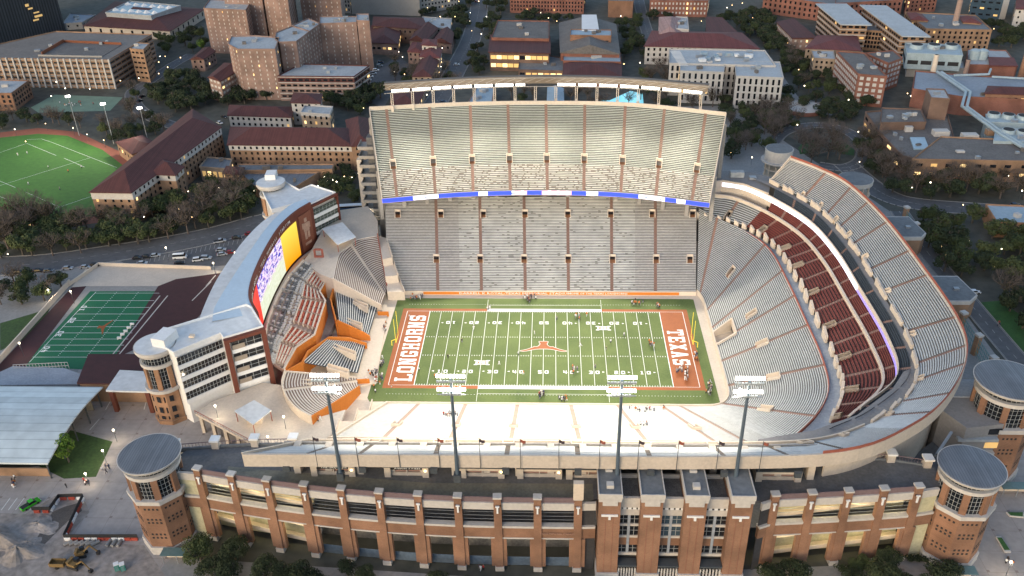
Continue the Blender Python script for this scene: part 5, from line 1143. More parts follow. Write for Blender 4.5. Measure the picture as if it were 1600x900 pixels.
flat('lawn',[(1500,475),(1560,470),(1640,520),(1640,600),(1575,560)],-.02,'lawn2'); flat('lawn',[(0,505),(78,482),(60,520),(0,548)],-.02,'lawn'); flat('lawn',[(60,728),(110,672),(176,690),(150,745),(100,748)],-.01,'lawn')
flat('lawn',[(1340,890),(1340,870),(1350,865),(1360,890)],-.01,'lawn')
for pp in ([(1572,800),(1600,800),(1600,808),(1578,806)],[(1556,838),(1564,838),(1580,862),(1570,862)]):
    P=atl(pp,.4); t=thing('planter','low concrete planter filled with grass on the right plaza, %s'%('rear' if pp[0][1]<820 else 'front'),'planter',(P[0][0],P[0][1],0)); m=MB(); m.prism(P,0,.45); m.build('kerb','white_stone',t); m=MB(); c=(sum(p[0] for p in P)/4,sum(p[1] for p in P)/4); m.prism([(c[0]+(x-c[0])*.85,c[1]+(y-c[1])*.8) for x,y in P],.45,.55); m.build('grass','lawn2',t)
for k in range(26):                                 # stall lines of the parking lot behind the crescent building
    for (y0,y1) in ((0,1),):
        a=at(212+7.2*k,415-k*1.55,0); b=at(214+7.2*k,408-k*1.55,0); d=(b-a).normalized(); n=Vector((-d.y,d.x,0))*.08; RM.face([(*(a-n)[:2],.02),(*(b-n)[:2],.02),(*(b+n)[:2],.02),(*(a+n)[:2],.02)])
tag(RM.build('road_markings','paint_dull'),kind='structure'); tag(KB.build('kerb','concrete'),kind='structure')
# soccer pitch at the left edge
flat('running_track',[(-60,222),(0,207),(60,200),(120,206),(190,238),(212,262),(178,345),(60,360),(-60,350)],-.02,'track_red')
SP=[(-60,232),(0,215),(60,209),(105,212),(160,234),(197,262),(165,335),(60,349),(-60,345)]
flat('soccer_pitch',SP,.0,'pitch_green')
m=MB()
def pline(a,b,w_=.085,z=.014):
    a=at(*a,0); b=at(*b,0); d=(b-a).normalized(); n=Vector((-d.y,d.x,0))*w_; m.face([(*(a-n)[:2],z),(*(b-n)[:2],z),(*(b+n)[:2],z),(*(a+n)[:2],z)])
for a,b in (((-10,303),(65,333)),((65,333),(148,305)),((80,222),(183,262)),((-10,293),(142,246)),((65,217),(80,222)),((0,283),(24,293)),((40,300),(92,323)),((-5,240),(42,224)),((42,224),(88,243)),((42,218),(65,217)),((100,247),(132,261)),((-10,360),(-5,290))): pline(a,b)
tag(m.build('pitch_markings','paint_white'),kind='structure')
# practice football field
flat('practice_turf',[(141,455),(250,455),(182,553),(176,580),(36,572)],.0,'turf_teal')
m=MB()
for k in range(11):
    f=k/10; f2=f**.93; a=(148-97*f2,458+100*f2); b=(249-68*f2,458+100*f2); pline(a,b,.09)
for g in (0,):
    pline((150,456),(46,566),.1)
a_,b_=(150,456),(46,566)
for f0 in (.33,.68):
    for k in range(40):
        f=k/40; x0=150-104*f; x1=247-70*f; x=x0+(x1-x0)*f0; y=457+101*f
        pline((x-.8,y-.25),(x+.8,y-.25),.12)
for k,(px,py) in enumerate(((134,481),(117,500),(98,521),(76,545))):
    c=at(px,py,0)
    for j,ch in enumerate(str((k+1)*10)): glyph(m,ch,(lambda j:(lambda x,y:(c.x-y,c.y-2.2+j*2.1+x)))(j),1.7,2.2,.02)
tag(m.build('practice_markings','paint_white'),kind='structure')
c=at(162,511,0); lh(c.x,c.y,.62,PI/2,.03,0,'practice_emblem','paint_orange')
flat('track_surface',[(247,447),(275,436),(362,424),(335,470),(300,505),(195,553),(182,553)],.012,'maroon_roof')
flat('track_surface',[(112,449),(135,447),(34,580),(-20,590)],.012,'maroon_roof')
flat('terrace',[(138,414),(330,422),(362,424),(275,436),(247,447),(135,447),(112,449)],.008,'concrete_light')
m=MB()
for a,b in (((250,462),(176,554)),((262,462),(186,554)),((330,440),(300,470)),((337,430),(322,447)),((352,434),(317,485))): pline(a,b,.25,.03)
tag(m.build('track_kerb','white_stone'),kind='structure')
t=thing('boundary_wall','long low beige wall with lamps along the left edge of the practice field','wall',(-190,10,0))
P=[at(110,444,0),at(-30,600,0)]; m=MB(); m.wall([p[:2] for p in P],0,2.4,.5); m.build('wall','cream',t)
m=MB(); Q=[at(108,447,0),at(155,415,0),at(330,421,0)]; m.wall([p[:2] for p in Q],0,1.6,.5); m.build('wall','cream',t)
t=thing('practice_steps','white railed steps and blue-grey landing at the near end of the practice field','steps',(-175,-28,0))
P=atl([(-20,590),(20,572),(100,575),(128,585),(120,600),(-20,602)],3); m=MB(); m.prism(P,0,3); m.build('landing','walk_blue',t)
m=MB(); a,b=at(20,570,4.5),at(105,566,4.5)
for z in (3,4.5): m.bar((a.x,a.y,z),(b.x,b.y,z),.12)
for j in range(18): q=a.lerp(b,j/17); m.bar((q.x,q.y,0),(q.x,q.y,4.5),.09)
m.build('railing','white_stone',t)
for k in range(5):
    c=at(187+ (207-187)*k/4,530-18*k/4*1.2,0); t=thing('blocking_pad','white padded sled on the practice field sideline','sled',(c.x,c.y,0),'white pads on the practice sideline'); m=MB(); m.obox((c.x,c.y,.7),(1.5,.6,.8),.1); m.obox((c.x-.6,c.y,.2),(.4,.9,.4),.1); m.build('pad','white',t)
# white canopy roof, lower left
P=atl([(-160,598),(159,599),(72,718),(-160,718)],9.5); t=thing('fabric_roof_hall','large white ribbed metal roof over an open hall at the left edge','hall',(P[1][0]-10,P[1][1]-15,0))
m=MB(); x0=P[0][0]; 
n_=14
for i in range(n_):
    f0,f1=i/n_,(i+1)/n_; h0,h1=8+2.2*math.sin(PI*f0),8+2.2*math.sin(PI*f1)
    ya,yb=P[1][1]+(P[2][1]-P[1][1])*f0,P[1][1]+(P[2][1]-P[1][1])*f1; xa,xb=P[1][0]+(P[2][0]-P[1][0])*f0*1.0,P[1][0]+(P[2][0]-P[1][0])*f1
    m.face([(x0,ya,h0),(xa,ya,h0),(xb,yb,h1),(x0,yb,h1)]); m.face([(xa,ya,h0-.5),(xb,yb,h1-.5),(xb,yb,h1),(xa,ya,h0)])
m.face([(x0,yb,h1),(xb,yb,h1),(xb,yb,h1-.6),(x0,yb,h1-.6)])
m.build('roof','seam_white',t); m=MB(); yb=P[2][1]+3; m.wall([(x0,yb),(P[2][0]-3,yb)],0,3.2,.4); m.build('wall','brick_tan',t)
for k in range(5): m=MB(); q=at(150-18*k,612+22*k,0); m.bar((P[1][0]-2+ (P[2][0]-P[1][0])*k/4,P[1][1]-1+(P[2][1]-P[1][1]+3)*k/4,0),(P[1][0]-2+(P[2][0]-P[1][0])*k/4,P[1][1]-1+(P[2][1]-P[1][1]+3)*k/4,7.6),.25); m.build('post','steel_dark',t)
m=MB(); m.box(x0,P[1][1]-3,0,P[1][0]-4,P[1][1]-2.5,6); m.build('wall','inner_dark',t)
# ================================================================= BUILDINGS
_cube=MB(); _cube.obox((0,0,0),(1,1,1)); 
def winmesh(mm):
    m=MB(); m.obox((0,0,0),(1,1,1)); o=m.build('window',mm); me=o.data; bpy.data.objects.remove(o); return me
class _W(dict):
    def __missing__(s,k): s[k]=winmesh(k); return s[k]
WM=_W()
BFOOT=[]
def camside(p,q): 
    mx,my=(p[0]+q[0])/2,(p[1]+q[1])/2; n=(q[1]-p[1],-(q[0]-p[0])); return n[0]*(CAM.x-mx)+n[1]*(CAM.y-my)>0
def block(t,poly,z0,h,wm,rm,roof='flat',rh=3,floors=3,sp=4,ww=1.3,wh=1.6,lit=.08,wall='wall',first=1.6,wmat='glass_dark',over=.7,top=None,band=None,wins=None):
    a=sum(poly[i][0]*poly[(i+1)%len(poly)][1]-poly[(i+1)%len(poly)][0]*poly[i][1] for i in range(len(poly)))
    if a<0: poly=poly[::-1]
    n=len(poly); cx=sum(p[0] for p in poly)/n; cy=sum(p[1] for p in poly)/n
    BFOOT.append(poly)
    m=MB(); 
    if top: m.prism(poly,z0,h-top[1],0); m.prism([(cx+(x-cx)*1.003,cy+(y-cy)*1.003) for x,y in poly],h-top[1],h,1); m.build(wall,[wm,top[0]],t)
    else: m.prism(poly,z0,h,0); m.build(wall,wm,t)
    sc=lambda k:[(cx+(x-cx)*k,cy+(y-cy)*k) for x,y in poly]
    size=max(math.dist(poly[0],poly[2 if n>2 else 1]),1)
    if roof=='flat':
        m=MB(); m.wall(poly,h,h+.8,.5,1 if top else 0,True); m.build('parapet',[wm,top[0] if top else wm],t); m=MB(); m.prism(sc(.985),h,h+.12); ro_=m.build('roof',rm,t)
        rr=random.Random(int(abs(cx*7+cy*3)))
        for q in range(rr.randint(2,5) if size>22 else 1):
            P0=Vector(poly[0]).lerp(Vector(poly[1]),rr.uniform(.15,.85)); P1=Vector(poly[(n//2)+1 if n>3 else 2]).lerp(Vector(poly[n//2]),rr.uniform(.2,.8)); p_=P0.lerp(P1,rr.uniform(.2,.8))
            if not inpoly(p_.x,p_.y,poly): continue
            m=MB(); m.obox((p_.x,p_.y,h+.9),(rr.uniform(1.2,4),rr.uniform(1.2,3),rr.uniform(1.2,2.4)),.3); m.build('roof_unit',rr.choice(['steel','roof_light','roof_brown','white_stone']),t).parent=ro_
    elif roof=='slab':
        m=MB(); m.prism(sc(1+2*over/size*2),h,h+.7); m.build('roof',rm,t)
    else:
        k=1+2*over*1.4/size; E=sc(k)
        if n==4:
            L=[math.dist(E[i],E[(i+1)%4]) for i in range(4)]
            if L[0]+L[2]<L[1]+L[3]: E=E[1:]+E[:1]; L=L[1:]+L[:1]
            # E0-E1 long. ridge between midpoints of short sides, pulled in
            wS=(L[1]+L[3])/2; wL=(L[0]+L[2])/2; pull=min(.5,(wS/2)/wL) if roof=='hip' else 0
            a1=((E[3][0]+E[0][0])/2,(E[3][1]+E[0][1])/2); b1=((E[1][0]+E[2][0])/2,(E[1][1]+E[2][1])/2)
            r0=(a1[0]+(b1[0]-a1[0])*pull,a1[1]+(b1[1]-a1[1])*pull); r1=(b1[0]+(a1[0]-b1[0])*pull,b1[1]+(a1[1]-b1[1])*pull)
            m=MB(); e=[(*p,h) for p in E]; R0=(*r0,h+rh); R1=(*r1,h+rh)
            m.face([e[0],e[1],R1,R0]); m.face([e[2],e[3],R0,R1]); m.face([e[1],e[2],R1]); m.face([e[3],e[0],R0]); m.prism(E,h-.35,h-.01,0)
        else:
            m=MB(); m.prism(E,h-.35,h,0); I=sc(.35)
            if sum(E[i][0]*E[(i+1)%n][1]-E[(i+1)%n][0]*E[i][1] for i in range(n))<0: E=E[::-1]
            for i in range(n): j=(i+1)%n; m.face([(*E[i],h),(*E[j],h),(*I[j],h+rh),(*I[i],h+rh)])
            m.face([(*p,h+rh) for p in I])
        m.build('roof',rm,t)
    W_=[]
    if floors:
        fh=(h-z0-first-(.0 if not top else 0))/floors
        for i in range(n):
            p,q=poly[i],poly[(i+1)%n]
            if not camside(p,q): continue
            L=math.dist(p,q); nn=max(1,int((L-1.2)/sp)); ang=math.atan2(q[1]-p[1],q[0]-p[0]); nx,ny=(q[1]-p[1])/L,-(q[0]-p[0])/L
            for f in range(floors):
                for j in range(nn):
                    s=(j+.5)/nn*(L-1)+.5; z=z0+first+fh*(f+.45)
                    W_.append((p[0]+(q[0]-p[0])*s/L+nx*.05,p[1]+(q[1]-p[1])*s/L+ny*.05,z,ang,min(ww,(L-1)/nn*.96)))
            if band:
                m=MB()
                for f in range(floors+1): z=z0+first+fh*f; m.obox(((p[0]+q[0])/2+nx*.1,(p[1]+q[1])/2+ny*.1,z-.1),(L,.35,band[1]),ang)
                m.build('floor_band',band[0],t)
    W_.sort(key=lambda w:(w[0]-CAM.x)**2+(w[1]-CAM.y)**2)
    o_=t['_o']; rest=MB(); cnt=t.get('_w',0)
    for w_ in W_:
        r=random.random(); mt='win_warm' if r<lit*.5 else ('win_dim' if r<lit else wmat)
        if cnt<98:
            o=bpy.data.objects.new('window',WM[mt]); col.objects.link(o); o.parent=t; o.location=(w_[0]-o_[0],w_[1]-o_[1],w_[2]); o.rotation_euler=(0,0,w_[3]); o.scale=(w_[4],.16,wh); cnt+=1
        else: rest.obox(w_[:3],(w_[4],.16,wh),w_[3])
    t['_w']=cnt
    if rest.f: tag(rest.build('window',wmat,t),kind='stuff')
def bld(name,lab,cat,blocks,group=None):
    """blocks: list of dicts: px (roof corners seen at height h) or base px"""
    first=blocks[0]; P=atl(first['px'],0 if first.get('base') else first['h']); cx=sum(p[0] for p in P)/len(P); cy=sum(p[1] for p in P)/len(P)
    t=thing(name,lab,cat,(cx,cy,0),group)
    for b in blocks:
        b=dict(b); px=b.pop('px'); base=b.pop('base',False); P=atl(px,0 if base else b['h']); block(t,P,b.pop('z0',0),b.pop('h'),b.pop('wm','brick_tan'),b.pop('rm','roof_light'),**b)
    return t
D=dict
jest=D(wm='brick_pink',rm='roof_light',floors=11,sp=4.2,ww=.6,wh=1.3,lit=.07,first=1,wmat='white_stone')
bld('dormitory_tower','stepped pinkish brick dormitory towers with pale flat roofs, the nearer block','dormitory',[D(px=[(357,70),(372,78),(430,78),(436,60),(400,57),(362,58)],h=33,**jest),D(px=[(430,62),(437,67),(463,66),(484,50),(457,42),(432,52)],h=33,**jest),D(px=[(484,50),(500,38),(482,30),(457,41)],h=33,**jest),D(px=[(500,38),(557,36),(558,27),(500,27)],h=33,**jest),D(px=[(558,33),(577,34),(576,23),(557,23)],h=34.5,**jest)])
bld('dormitory_tower','pinkish brick dormitory tower standing left of and behind the stepped towers','dormitory',[D(px=[(318,14),(384,17),(392,4),(328,0)],h=33,**jest)])
jt=dict(jest); jt.update(floors=15)
bld('dormitory_tower','taller pinkish brick dormitory tower cut by the top edge, behind the stepped towers','dormitory',[D(px=[(345,-30),(405,-28),(418,-48),(352,-50)],h=50,**jt),D(px=[(408,-28),(446,-25),(455,-45),(415,-48)],h=50,**jt)])
bld('dormitory_tower','tall pinkish brick slab tower at the top, right of the taller one','dormitory',[D(px=[(463,-42),(527,-40),(530,-60),(465,-62)],h=50,**jt)])
bld('pale_block','windowless pale concrete block at the top edge, behind the red roofed courtyard','building',[D(px=[(550,22),(657,25),(662,4),(550,2)],base=True,h=28,wm='concrete_light2',rm='roof_light',floors=0),D(px=[(527,20),(549,21),(549,2),(528,2)],base=True,h=26,wm='concrete_light2',rm='roof_light',floors=7,sp=2.2,ww=1,wh=2)])
bld('pale_block','long pale building with window rows at the top edge, left of the tree-lined street','building',[D(px=[(658,22),(715,12),(715,0),(660,5)],base=True,h=17,wm='concrete_light2',rm='roof_light',floors=4,sp=3)])
bld('mansard_hall','low brick hall with dark red mansard roof and white window bands below the stepped towers','building',[D(px=[(434,120),(553,121),(577,104),(470,101)],h=16,wm='brick_pink',rm='roof_light',floors=4,sp=4,ww=2.8,wh=1.3,top=('tile_red',4),wmat='glass_dark',band=('white_stone',.4))])
bld('gable_house','small brick house with white window grid and red roof, left of the stepped towers','building',[D(px=[(326,120),(344,126),(373,109),(350,99)],h=15,wm='brick_pink',rm='tile_red',roof='gable',rh=2,floors=4,sp=3.4,ww=2.4,wh=1.4,wmat='white_stone')])
bld('gable_house','small red roofed building among trees below the left-hand tower','building',[D(px=[(298,92),(318,92),(336,80),(318,75)],h=9,wm='brick_pink',rm='tile_red',roof='gable',rh=2,floors=2,sp=4)])
bld('red_roof_villa','long low villa wing with red hip roof','villa',[D(px=[(357,180),(454,183),(457,167),(360,164)],h=8.5,wm='white_stone',rm='tile_red',roof='hip',rh=3,floors=2,sp=3.4,lit=.05)])
bld('red_roof_villa','square villa with red hip roof behind the flat roofed one','villa',[D(px=[(455,160),(500,161),(502,147),(460,145)],h=14,wm='white_stone',rm='tile_red',roof='hip',rh=2.5,floors=4,sp=3.6,lit=.1)])
bld('flat_roof_villa','cream villa with grey flat roof and balustrade, in front of the hip roofed villa','villa',[D(px=[(470,177),(515,180),(520,168),(477,165)],h=12,wm='brick_cream',rm='roof_light',floors=3,sp=3.4,ww=1.2,wh=1.8,top=('white_stone',1.5))])
bld('red_roof_dormitory','long four storey dormitory with red hip roof and cream top storey, beside the far grandstand','dormitory',[D(px=[(357,226),(549,228),(549,200),(362,198)],h=14,wm='brick_tan',rm='tile_red',roof='hip',rh=5,floors=4,sp=3.2,ww=1.1,wh=1.5,lit=.03,top=('white_stone',3.2)),D(px=[(549,228),(580,226),(580,186),(540,188)],h=14.5,wm='brick_tan',rm='tile_red',roof='hip',rh=4,floors=4,sp=3.6,ww=1.1,wh=1.5,lit=.05)])
bld('dining_hall','low hall with grey flat roof and warmly lit arches in the dormitory courtyard','building',[D(px=[(312,262),(357,265),(363,250),(325,247)],h=7.5,wm='brick_cream',rm='seam_grey',floors=1,sp=3,ww=2,wh=3,lit=1.5),D(px=[(350,270),(376,272),(380,262),(355,260)],h=8.5,wm='brick_tan',rm='tile_red',roof='hip',rh=2,floors=1,sp=3,lit=.6)])
bld('flat_annex','low annex with long grey flat roof in front of the four storey dormitory','building',[D(px=[(374,268),(519,266),(522,258),(372,258)],h=7,wm='brick_tan',rm='roof_grey',floors=0),D(px=[(398,292),(463,293),(498,271),(376,272)],h=6,wm='brick_tan',rm='seam_grey',floors=0)])
bld('red_roof_dormitory','long dormitory with dark red hip roof and white top storey beside the soccer pitch','dormitory',[D(px=[(141,299),(206,300),(345,199),(300,171)],h=16.5,wm='brick_tan',rm='tile_red',roof='hip',rh=5.5,floors=5,sp=3.6,ww=1.1,wh=1.5,lit=.08,top=('white_stone',4)),D(px=[(236,271),(273,273),(286,260),(250,248)],h=16.5,wm='brick_tan',rm='tile_red',roof='hip',rh=3.6,floors=5,sp=4,ww=1.1,wh=1.5,lit=.2,top=('white_stone',3.5))])
bld('red_roof_villa','low hall with dark red roof at the corner of the soccer pitch','villa',[D(px=[(182,222),(206,240),(250,228),(222,212)],h=8,wm='brick_tan',rm='tile_red',roof='hip',rh=3,floors=1,sp=4,lit=.2)])
bld('parking_garage','long parking garage with open dark levels and pale piers, top left','parking garage',[D(px=[(-60,91),(170,95),(237,55),(88,50),(-60,83)],h=19.5,wm='brick_tan',rm='roof_brown2',floors=5,sp=6.6,ww=5.8,wh=1.25,lit=0,wmat='dark',band=('concrete_light2',.5)),D(px=[(203,77),(224,79),(234,69),(214,68)],h=22.5,wm='brick_tan',rm='roof_light',floors=6,sp=3,ww=2.2,wh=1.2,lit=1.3)])
gt=[o for o in col.objects if o.name=='parking_garage'][0]
def gpart(nm,pts,z,z1,mm,par=gt,t_=.5): m=MB(); m.wall(atl(pts,z),z,z1,t_); m.build(nm,mm,par)
gpart('ramp_wall',[(66,86),(100,66)],19.8,22,'burnt_dark'); gpart('ramp_wall',[(100,66),(190,70)],19.8,21.4,'burnt_dark'); gpart('ramp_wall',[(60,88),(160,90)],19.8,21,'concrete_light2')
m=MB(); m.prism(atl([(66,86),(98,67),(190,70),(160,88)],19.9),19.7,19.9); m.build('ramp','roof_brown',gt)
for k in range(24):
    f=k/23; a=at(-60+230*f,91.3+4*f*.9,19.5); m=MB(); m.box(a.x-.5,a.y-.7,0,a.x+.5,a.y+.3,20.6); m.build('pier','white_stone',gt)
bld('louvred_tower','dark louvred high-rise at the top left corner with one lit stair window','tower',[D(px=[(-80,100),(103,48),(66,20),(-100,60)],base=True,h=75,wm='louvre',rm='roof_grey',floors=0)])
lt_=[o for o in col.objects if o.name=='louvred_tower'][0]
pa=at(103,48,0); pb=at(-80,100,0)
for (f,z,wd,hh_) in ((.27,27,3,2),(.25,24,4,1.2),(.21,20,5,1),(.20,17,7,1.6),(.23,14.5,5,1.2)):
    q=pa.lerp(pb,f); m=MB(); d=(pb-pa).normalized(); m.obox((q.x-d.y*-.0+.0,q.y,z),(wd,.6,hh_),math.atan2(d.y,d.x)); m.build('window','win_dim',lt_)
mu=bld('museum','museum with broad red hip roof and white trussed skylight, top left','museum',[D(px=[(131,40),(265,48),(319,14),(180,2)],h=7.5,wm='concrete_light',rm='tile_red',roof='hip',rh=7,floors=1,sp=9,ww=2,wh=3,lit=0)])
m=MB(); P=atl([(165,20),(236,25),(282,9),(203,2)],14); m.prism(P,9,13.6); m.wall(P,13.6,14.5,.8,0,True); m.build('skylight_frame','roof_light',mu)
m=MB(); c_=(sum(p[0] for p in P)/4,sum(p[1] for p in P)/4); m.prism([(c_[0]+(x-c_[0])*.93,c_[1]+(y-c_[1])*.93) for x,y in P],13.6,13.8); m.build('skylight_glass','glass_sky',mu)
for i in range(6):
    for j in range(2):
        f,g=(i+.5)/6,(j+.5)/2; a=Vector(P[0]).lerp(Vector(P[1]),f).lerp(Vector(P[3]).lerp(Vector(P[2]),f),g); m=MB(); m.cyl(a.x,a.y,13.8,16,3.4,.2,n=4); m.build('skylight_pyramid','white',mu)
bld('small_building','blue-roofed annex behind the garage, in front of the museum','building',[D(px=[(98,38),(128,36),(150,24),(110,22)],h=5,wm='concrete_light2',rm='walk_blue',floors=1,sp=5)])
bld('brick_house','orange brick building with white roof units at the left edge below the garage','building',[D(px=[(-40,147),(18,147),(45,127),(-40,125)],h=11,wm='brick',rm='roof_light',floors=3,sp=3.4,ww=1.6,wh=1.8,lit=.02)])
# courtyard group
bld('courtyard_hall','red roofed hall around a courtyard with white skylight, right of the stepped towers','building',[D(px=[(578,66),(622,68),(626,44),(580,40)],h=9,wm='brick_pink',rm='tile_red',roof='hip',rh=3,floors=1,sp=4,ww=2.5,lit=.6),D(px=[(583,40),(668,46),(660,28),(585,26)],h=12,wm='brick_brown',rm='tile_red',roof='hip',rh=3,floors=2,sp=4),D(px=[(640,62),(664,64),(684,44),(655,40)],h=10,wm='brick_pink',rm='tile_red',roof='gable',rh=4,floors=1,sp=4)])
bld('office_block','small grey-roofed block with window rows beside the tree-lined street','building',[D(px=[(657,42),(704,46),(706,30),(660,27)],h=8,wm='concrete_light2',rm='roof_light',floors=2,sp=2.6)])
bld('gable_house','brown gabled house right of the courtyard hall','building',[D(px=[(676,64),(705,68),(709,52),(690,46)],h=8,wm='brick_pink',rm='tile_red',roof='gable',rh=3.5,floors=1,sp=4)])
bld('red_roof_villa','stepped row of red hip roofs along the parking court','villa',[D(px=[(644,119),(675,119),(688,90),(660,87)],h=9,wm='brick_cream',rm='tile_red',roof='hip',rh=3,floors=2,sp=3.4,lit=.1),D(px=[(656,88),(687,90),(690,76),(662,73)],h=11,wm='white_stone',rm='tile_red2',roof='hip',rh=2.5,floors=3,sp=3.4,lit=.1),D(px=[(659,70),(682,71),(682,62),(662,61)],h=15,wm='white_stone',rm='tile_red2',roof='hip',rh=1.5,floors=3,sp=3),D(px=[(637,80),(660,82),(662,68),(645,66)],h=9,wm='brick_pink',rm='tile_red2',roof='hip',rh=2,floors=2,sp=3.4)])
bld('red_roof_villa','low red hip roof seen through the light gantry posts at the left','villa',[D(px=[(610,162),(652,164),(664,140),(618,138)],h=6,wm='brick_cream',rm='tile_red',roof='hip',rh=3,floors=1,sp=4)])
bld('pool_house','pale blue flat roofed pool house seen through the gantry posts','building',[D(px=[(732,161),(768,162),(773,138),(746,136)],h=5,wm='brick_pink',rm='roof_blue',floors=0)])
bld('pool_house','pair of grey-blue shed roofs seen through the middle gantry posts','building',[D(px=[(855,160),(881,161),(880,138),(856,137)],h=5,wm='brick_pink',rm='roof_blue',roof='gable',rh=1.5,floors=0)])
bld('gym_hall','brick gym with grey flat roof, red sloping edge and glowing glass front','gym',[D(px=[(765,82),(858,84),(858,58),(768,56)],h=13,wm='brick_brown',rm='tile_red',roof='slab',floors=2,sp=4,ww=3.6,wh=2.6,lit=.7),D(px=[(768,60),(858,62),(858,34),(778,33)],h=15,wm='brick_red',rm='roof_brown',floors=0)])
g_=bld('gym_hall','large brick gym with vaulted grey roof and white ridge skylight behind the far grandstand','gym',[D(px=[(876,82),(968,84),(962,38),(874,36)],h=12,wm='brick_red',rm='roof_brown',roof='gable',rh=6,floors=0),D(px=[(891,56),(955,57),(955,48),(892,47)],h=18,wm='brick',rm='roof_blue',floors=2,sp=4.5,ww=2,wh=1.2,lit=0,first=5),D(px=[(880,96),(970,98),(970,84),(880,84)],h=9,wm='brick_red',rm='roof_blue',floors=0)])
P=atl([(909,46),(936,46),(932,22),(909,22)],19); m=MB(); m.prism(P,17,18.6); m.build('ridge_skylight','white',g_)
bld('gym_hall','low brick wing with wide dark red roof right behind the light gantry','gym',[D(px=[(881,118),(970,119),(970,97),(882,96)],h=8,wm='brick_red',rm='tile_red',roof='hip',rh=3,floors=1,sp=4,lit=.1),D(px=[(810,110),(880,112),(880,92),(858,88),(812,90)],h=6,wm='brick_brown',rm='roof_grey',floors=1,sp=4,ww=3.4,wh=2,lit=.9)])
bld('campus_block','long brick building with slot windows along the top edge, behind the gyms','building',[D(px=[(797,20),(912,22),(915,4),(800,0)],base=True,h=11,wm='brick_red',rm='roof_grey',floors=3,sp=2.6,ww=1.1,wh=1.8,lit=.03),D(px=[(950,27),(988,28),(990,5),(950,4)],base=True,h=13,wm='brick',rm='roof_grey',floors=0)])
bld('campus_block','brick classroom building with white windows at the top edge, right of the narrow street','building',[D(px=[(1014,26),(1104,27),(1108,6),(1016,4)],base=True,h=13,wm='brick_red',rm='roof_grey',floors=3,sp=2.8,ww=1.2,wh=1.8,lit=.1,wmat='white_stone')])
bld('campus_block','very long brick building with dark windows and stone arches along the top right edge','building',[D(px=[(1190,20),(1300,36),(1310,10),(1200,0)],base=True,h=14,wm='brick_red',rm='roof_grey',floors=3,sp=4,ww=1.6,wh=2.2,lit=.02),D(px=[(1300,36),(1405,30),(1400,5),(1305,8)],base=True,h=15,wm='brick_red',rm='roof_grey',floors=3,sp=4,ww=1.6,wh=2.2)])
bld('red_roof_hall','cream walled hall with pinkish red hip roof and roof vents, behind the white laboratory','building',[D(px=[(1008,72),(1186,76),(1158,51),(1020,48)],h=13,wm='white_stone',rm='tile_red2',roof='hip',rh=4.5,floors=3,sp=4,ww=1.4,wh=2,lit=.05),D(px=[(1030,52),(1062,54),(1070,30),(1030,27)],h=15,wm='white_stone',rm='tile_pink',roof='hip',rh=3.5,floors=0),D(px=[(1056,46),(1076,47),(1074,28),(1056,27)],h=16,wm='white_stone',rm='roof_light',floors=0)])
bld('campus_block','dark brown roofed block with two skylights behind the cream walled hall','building',[D(px=[(1104,53),(1156,56),(1128,29),(1104,28)],h=11,wm='brick_red',rm='tile_red',roof='slab',floors=2,sp=4)])
lab=bld('laboratory','white laboratory with slotted windows, open glass centre and roof machinery','laboratory',[D(px=[(1063,112),(1131,114),(1133,96),(1062,94)],h=20,wm='white_stone',rm='roof_light2',floors=4,sp=3.2,ww=1.3,wh=3.4,lit=.12),D(px=[(1150,120),(1224,123),(1218,98),(1148,98)],h=20,wm='white_stone',rm='roof_light2',floors=4,sp=3.2,ww=1.3,wh=3.4,lit=.12),D(px=[(1046,100),(1212,104),(1195,80),(1046,78)],h=20.6,wm='white_stone',rm='roof_light2',floors=4,sp=3.2,ww=1.4,wh=3.2,lit=.1),D(px=[(1131,112),(1150,114),(1150,104),(1131,103)],h=14,wm='glass_blue',rm='roof_blue',floors=3,sp=3,ww=2.6,wh=1.5,lit=.5)])
random.seed(21)
for k in range(14):
    p=at(random.uniform(1094,1172),random.uniform(83,96),21); m=MB(); m.obox((p.x,p.y,22),(random.uniform(2,5),random.uniform(1.5,4),random.uniform(1,2.4)),.1); m.build('roof_unit',random.choice(['white','steel','roof_blue']),lab)
for k in range(12):
    a,b=at(1047+1.3*k,80+2.2*k*.9,22),at(1063+1.1*k,80+2.2*k*.9,22); m=MB(); m.bar(a,b,.2); m.build('pergola_bar','white',lab)
# right cluster
gs=D(wm='brick_tan',rm='roof_light2',roof='slab',floors=5,sp=4,ww=3.0,wh=1.5,lit=.06,over=2.2,band=('white_stone',.5))
bld('office_slab','stepped office slab with pale overhanging flat roof, left one of the pair with the lit atrium','office building',[D(px=[(1314,37),(1356,38),(1322,9),(1280,9)],h=21,**gs)])
bld('office_slab','longer office slab with pale overhanging flat roof, right one of the pair with the lit atrium','office building',[D(px=[(1408,55),(1448,56),(1386,12),(1348,11)],h=21,**gs),D(px=[(1352,48),(1400,52),(1385,38),(1345,36)],h=14,wm='brick_tan',rm='roof_grey',floors=4,sp=2,ww=1.6,wh=2,lit=1.6)])
bld('campus_block','narrow building with dark red roof among trees at the upper right','building',[D(px=[(1238,60),(1276,60),(1240,30),(1214,36)],h=9,wm='brick_pink',rm='tile_red',roof='slab',floors=2,sp=3.4,wmat='white_stone')])
bld('campus_block','cream walled block with broad red hip roof, in front of the office slabs','building',[D(px=[(1259,75),(1345,79),(1338,56),(1278,55)],h=13,wm='brick_cream',rm='tile_red2',roof='hip',rh=3,floors=3,sp=3,ww=1.2,wh=1.6),D(px=[(1272,92),(1305,94),(1302,80),(1268,80)],h=12,wm='brick_cream',rm='roof_light',floors=3,sp=3,ww=1.4)])
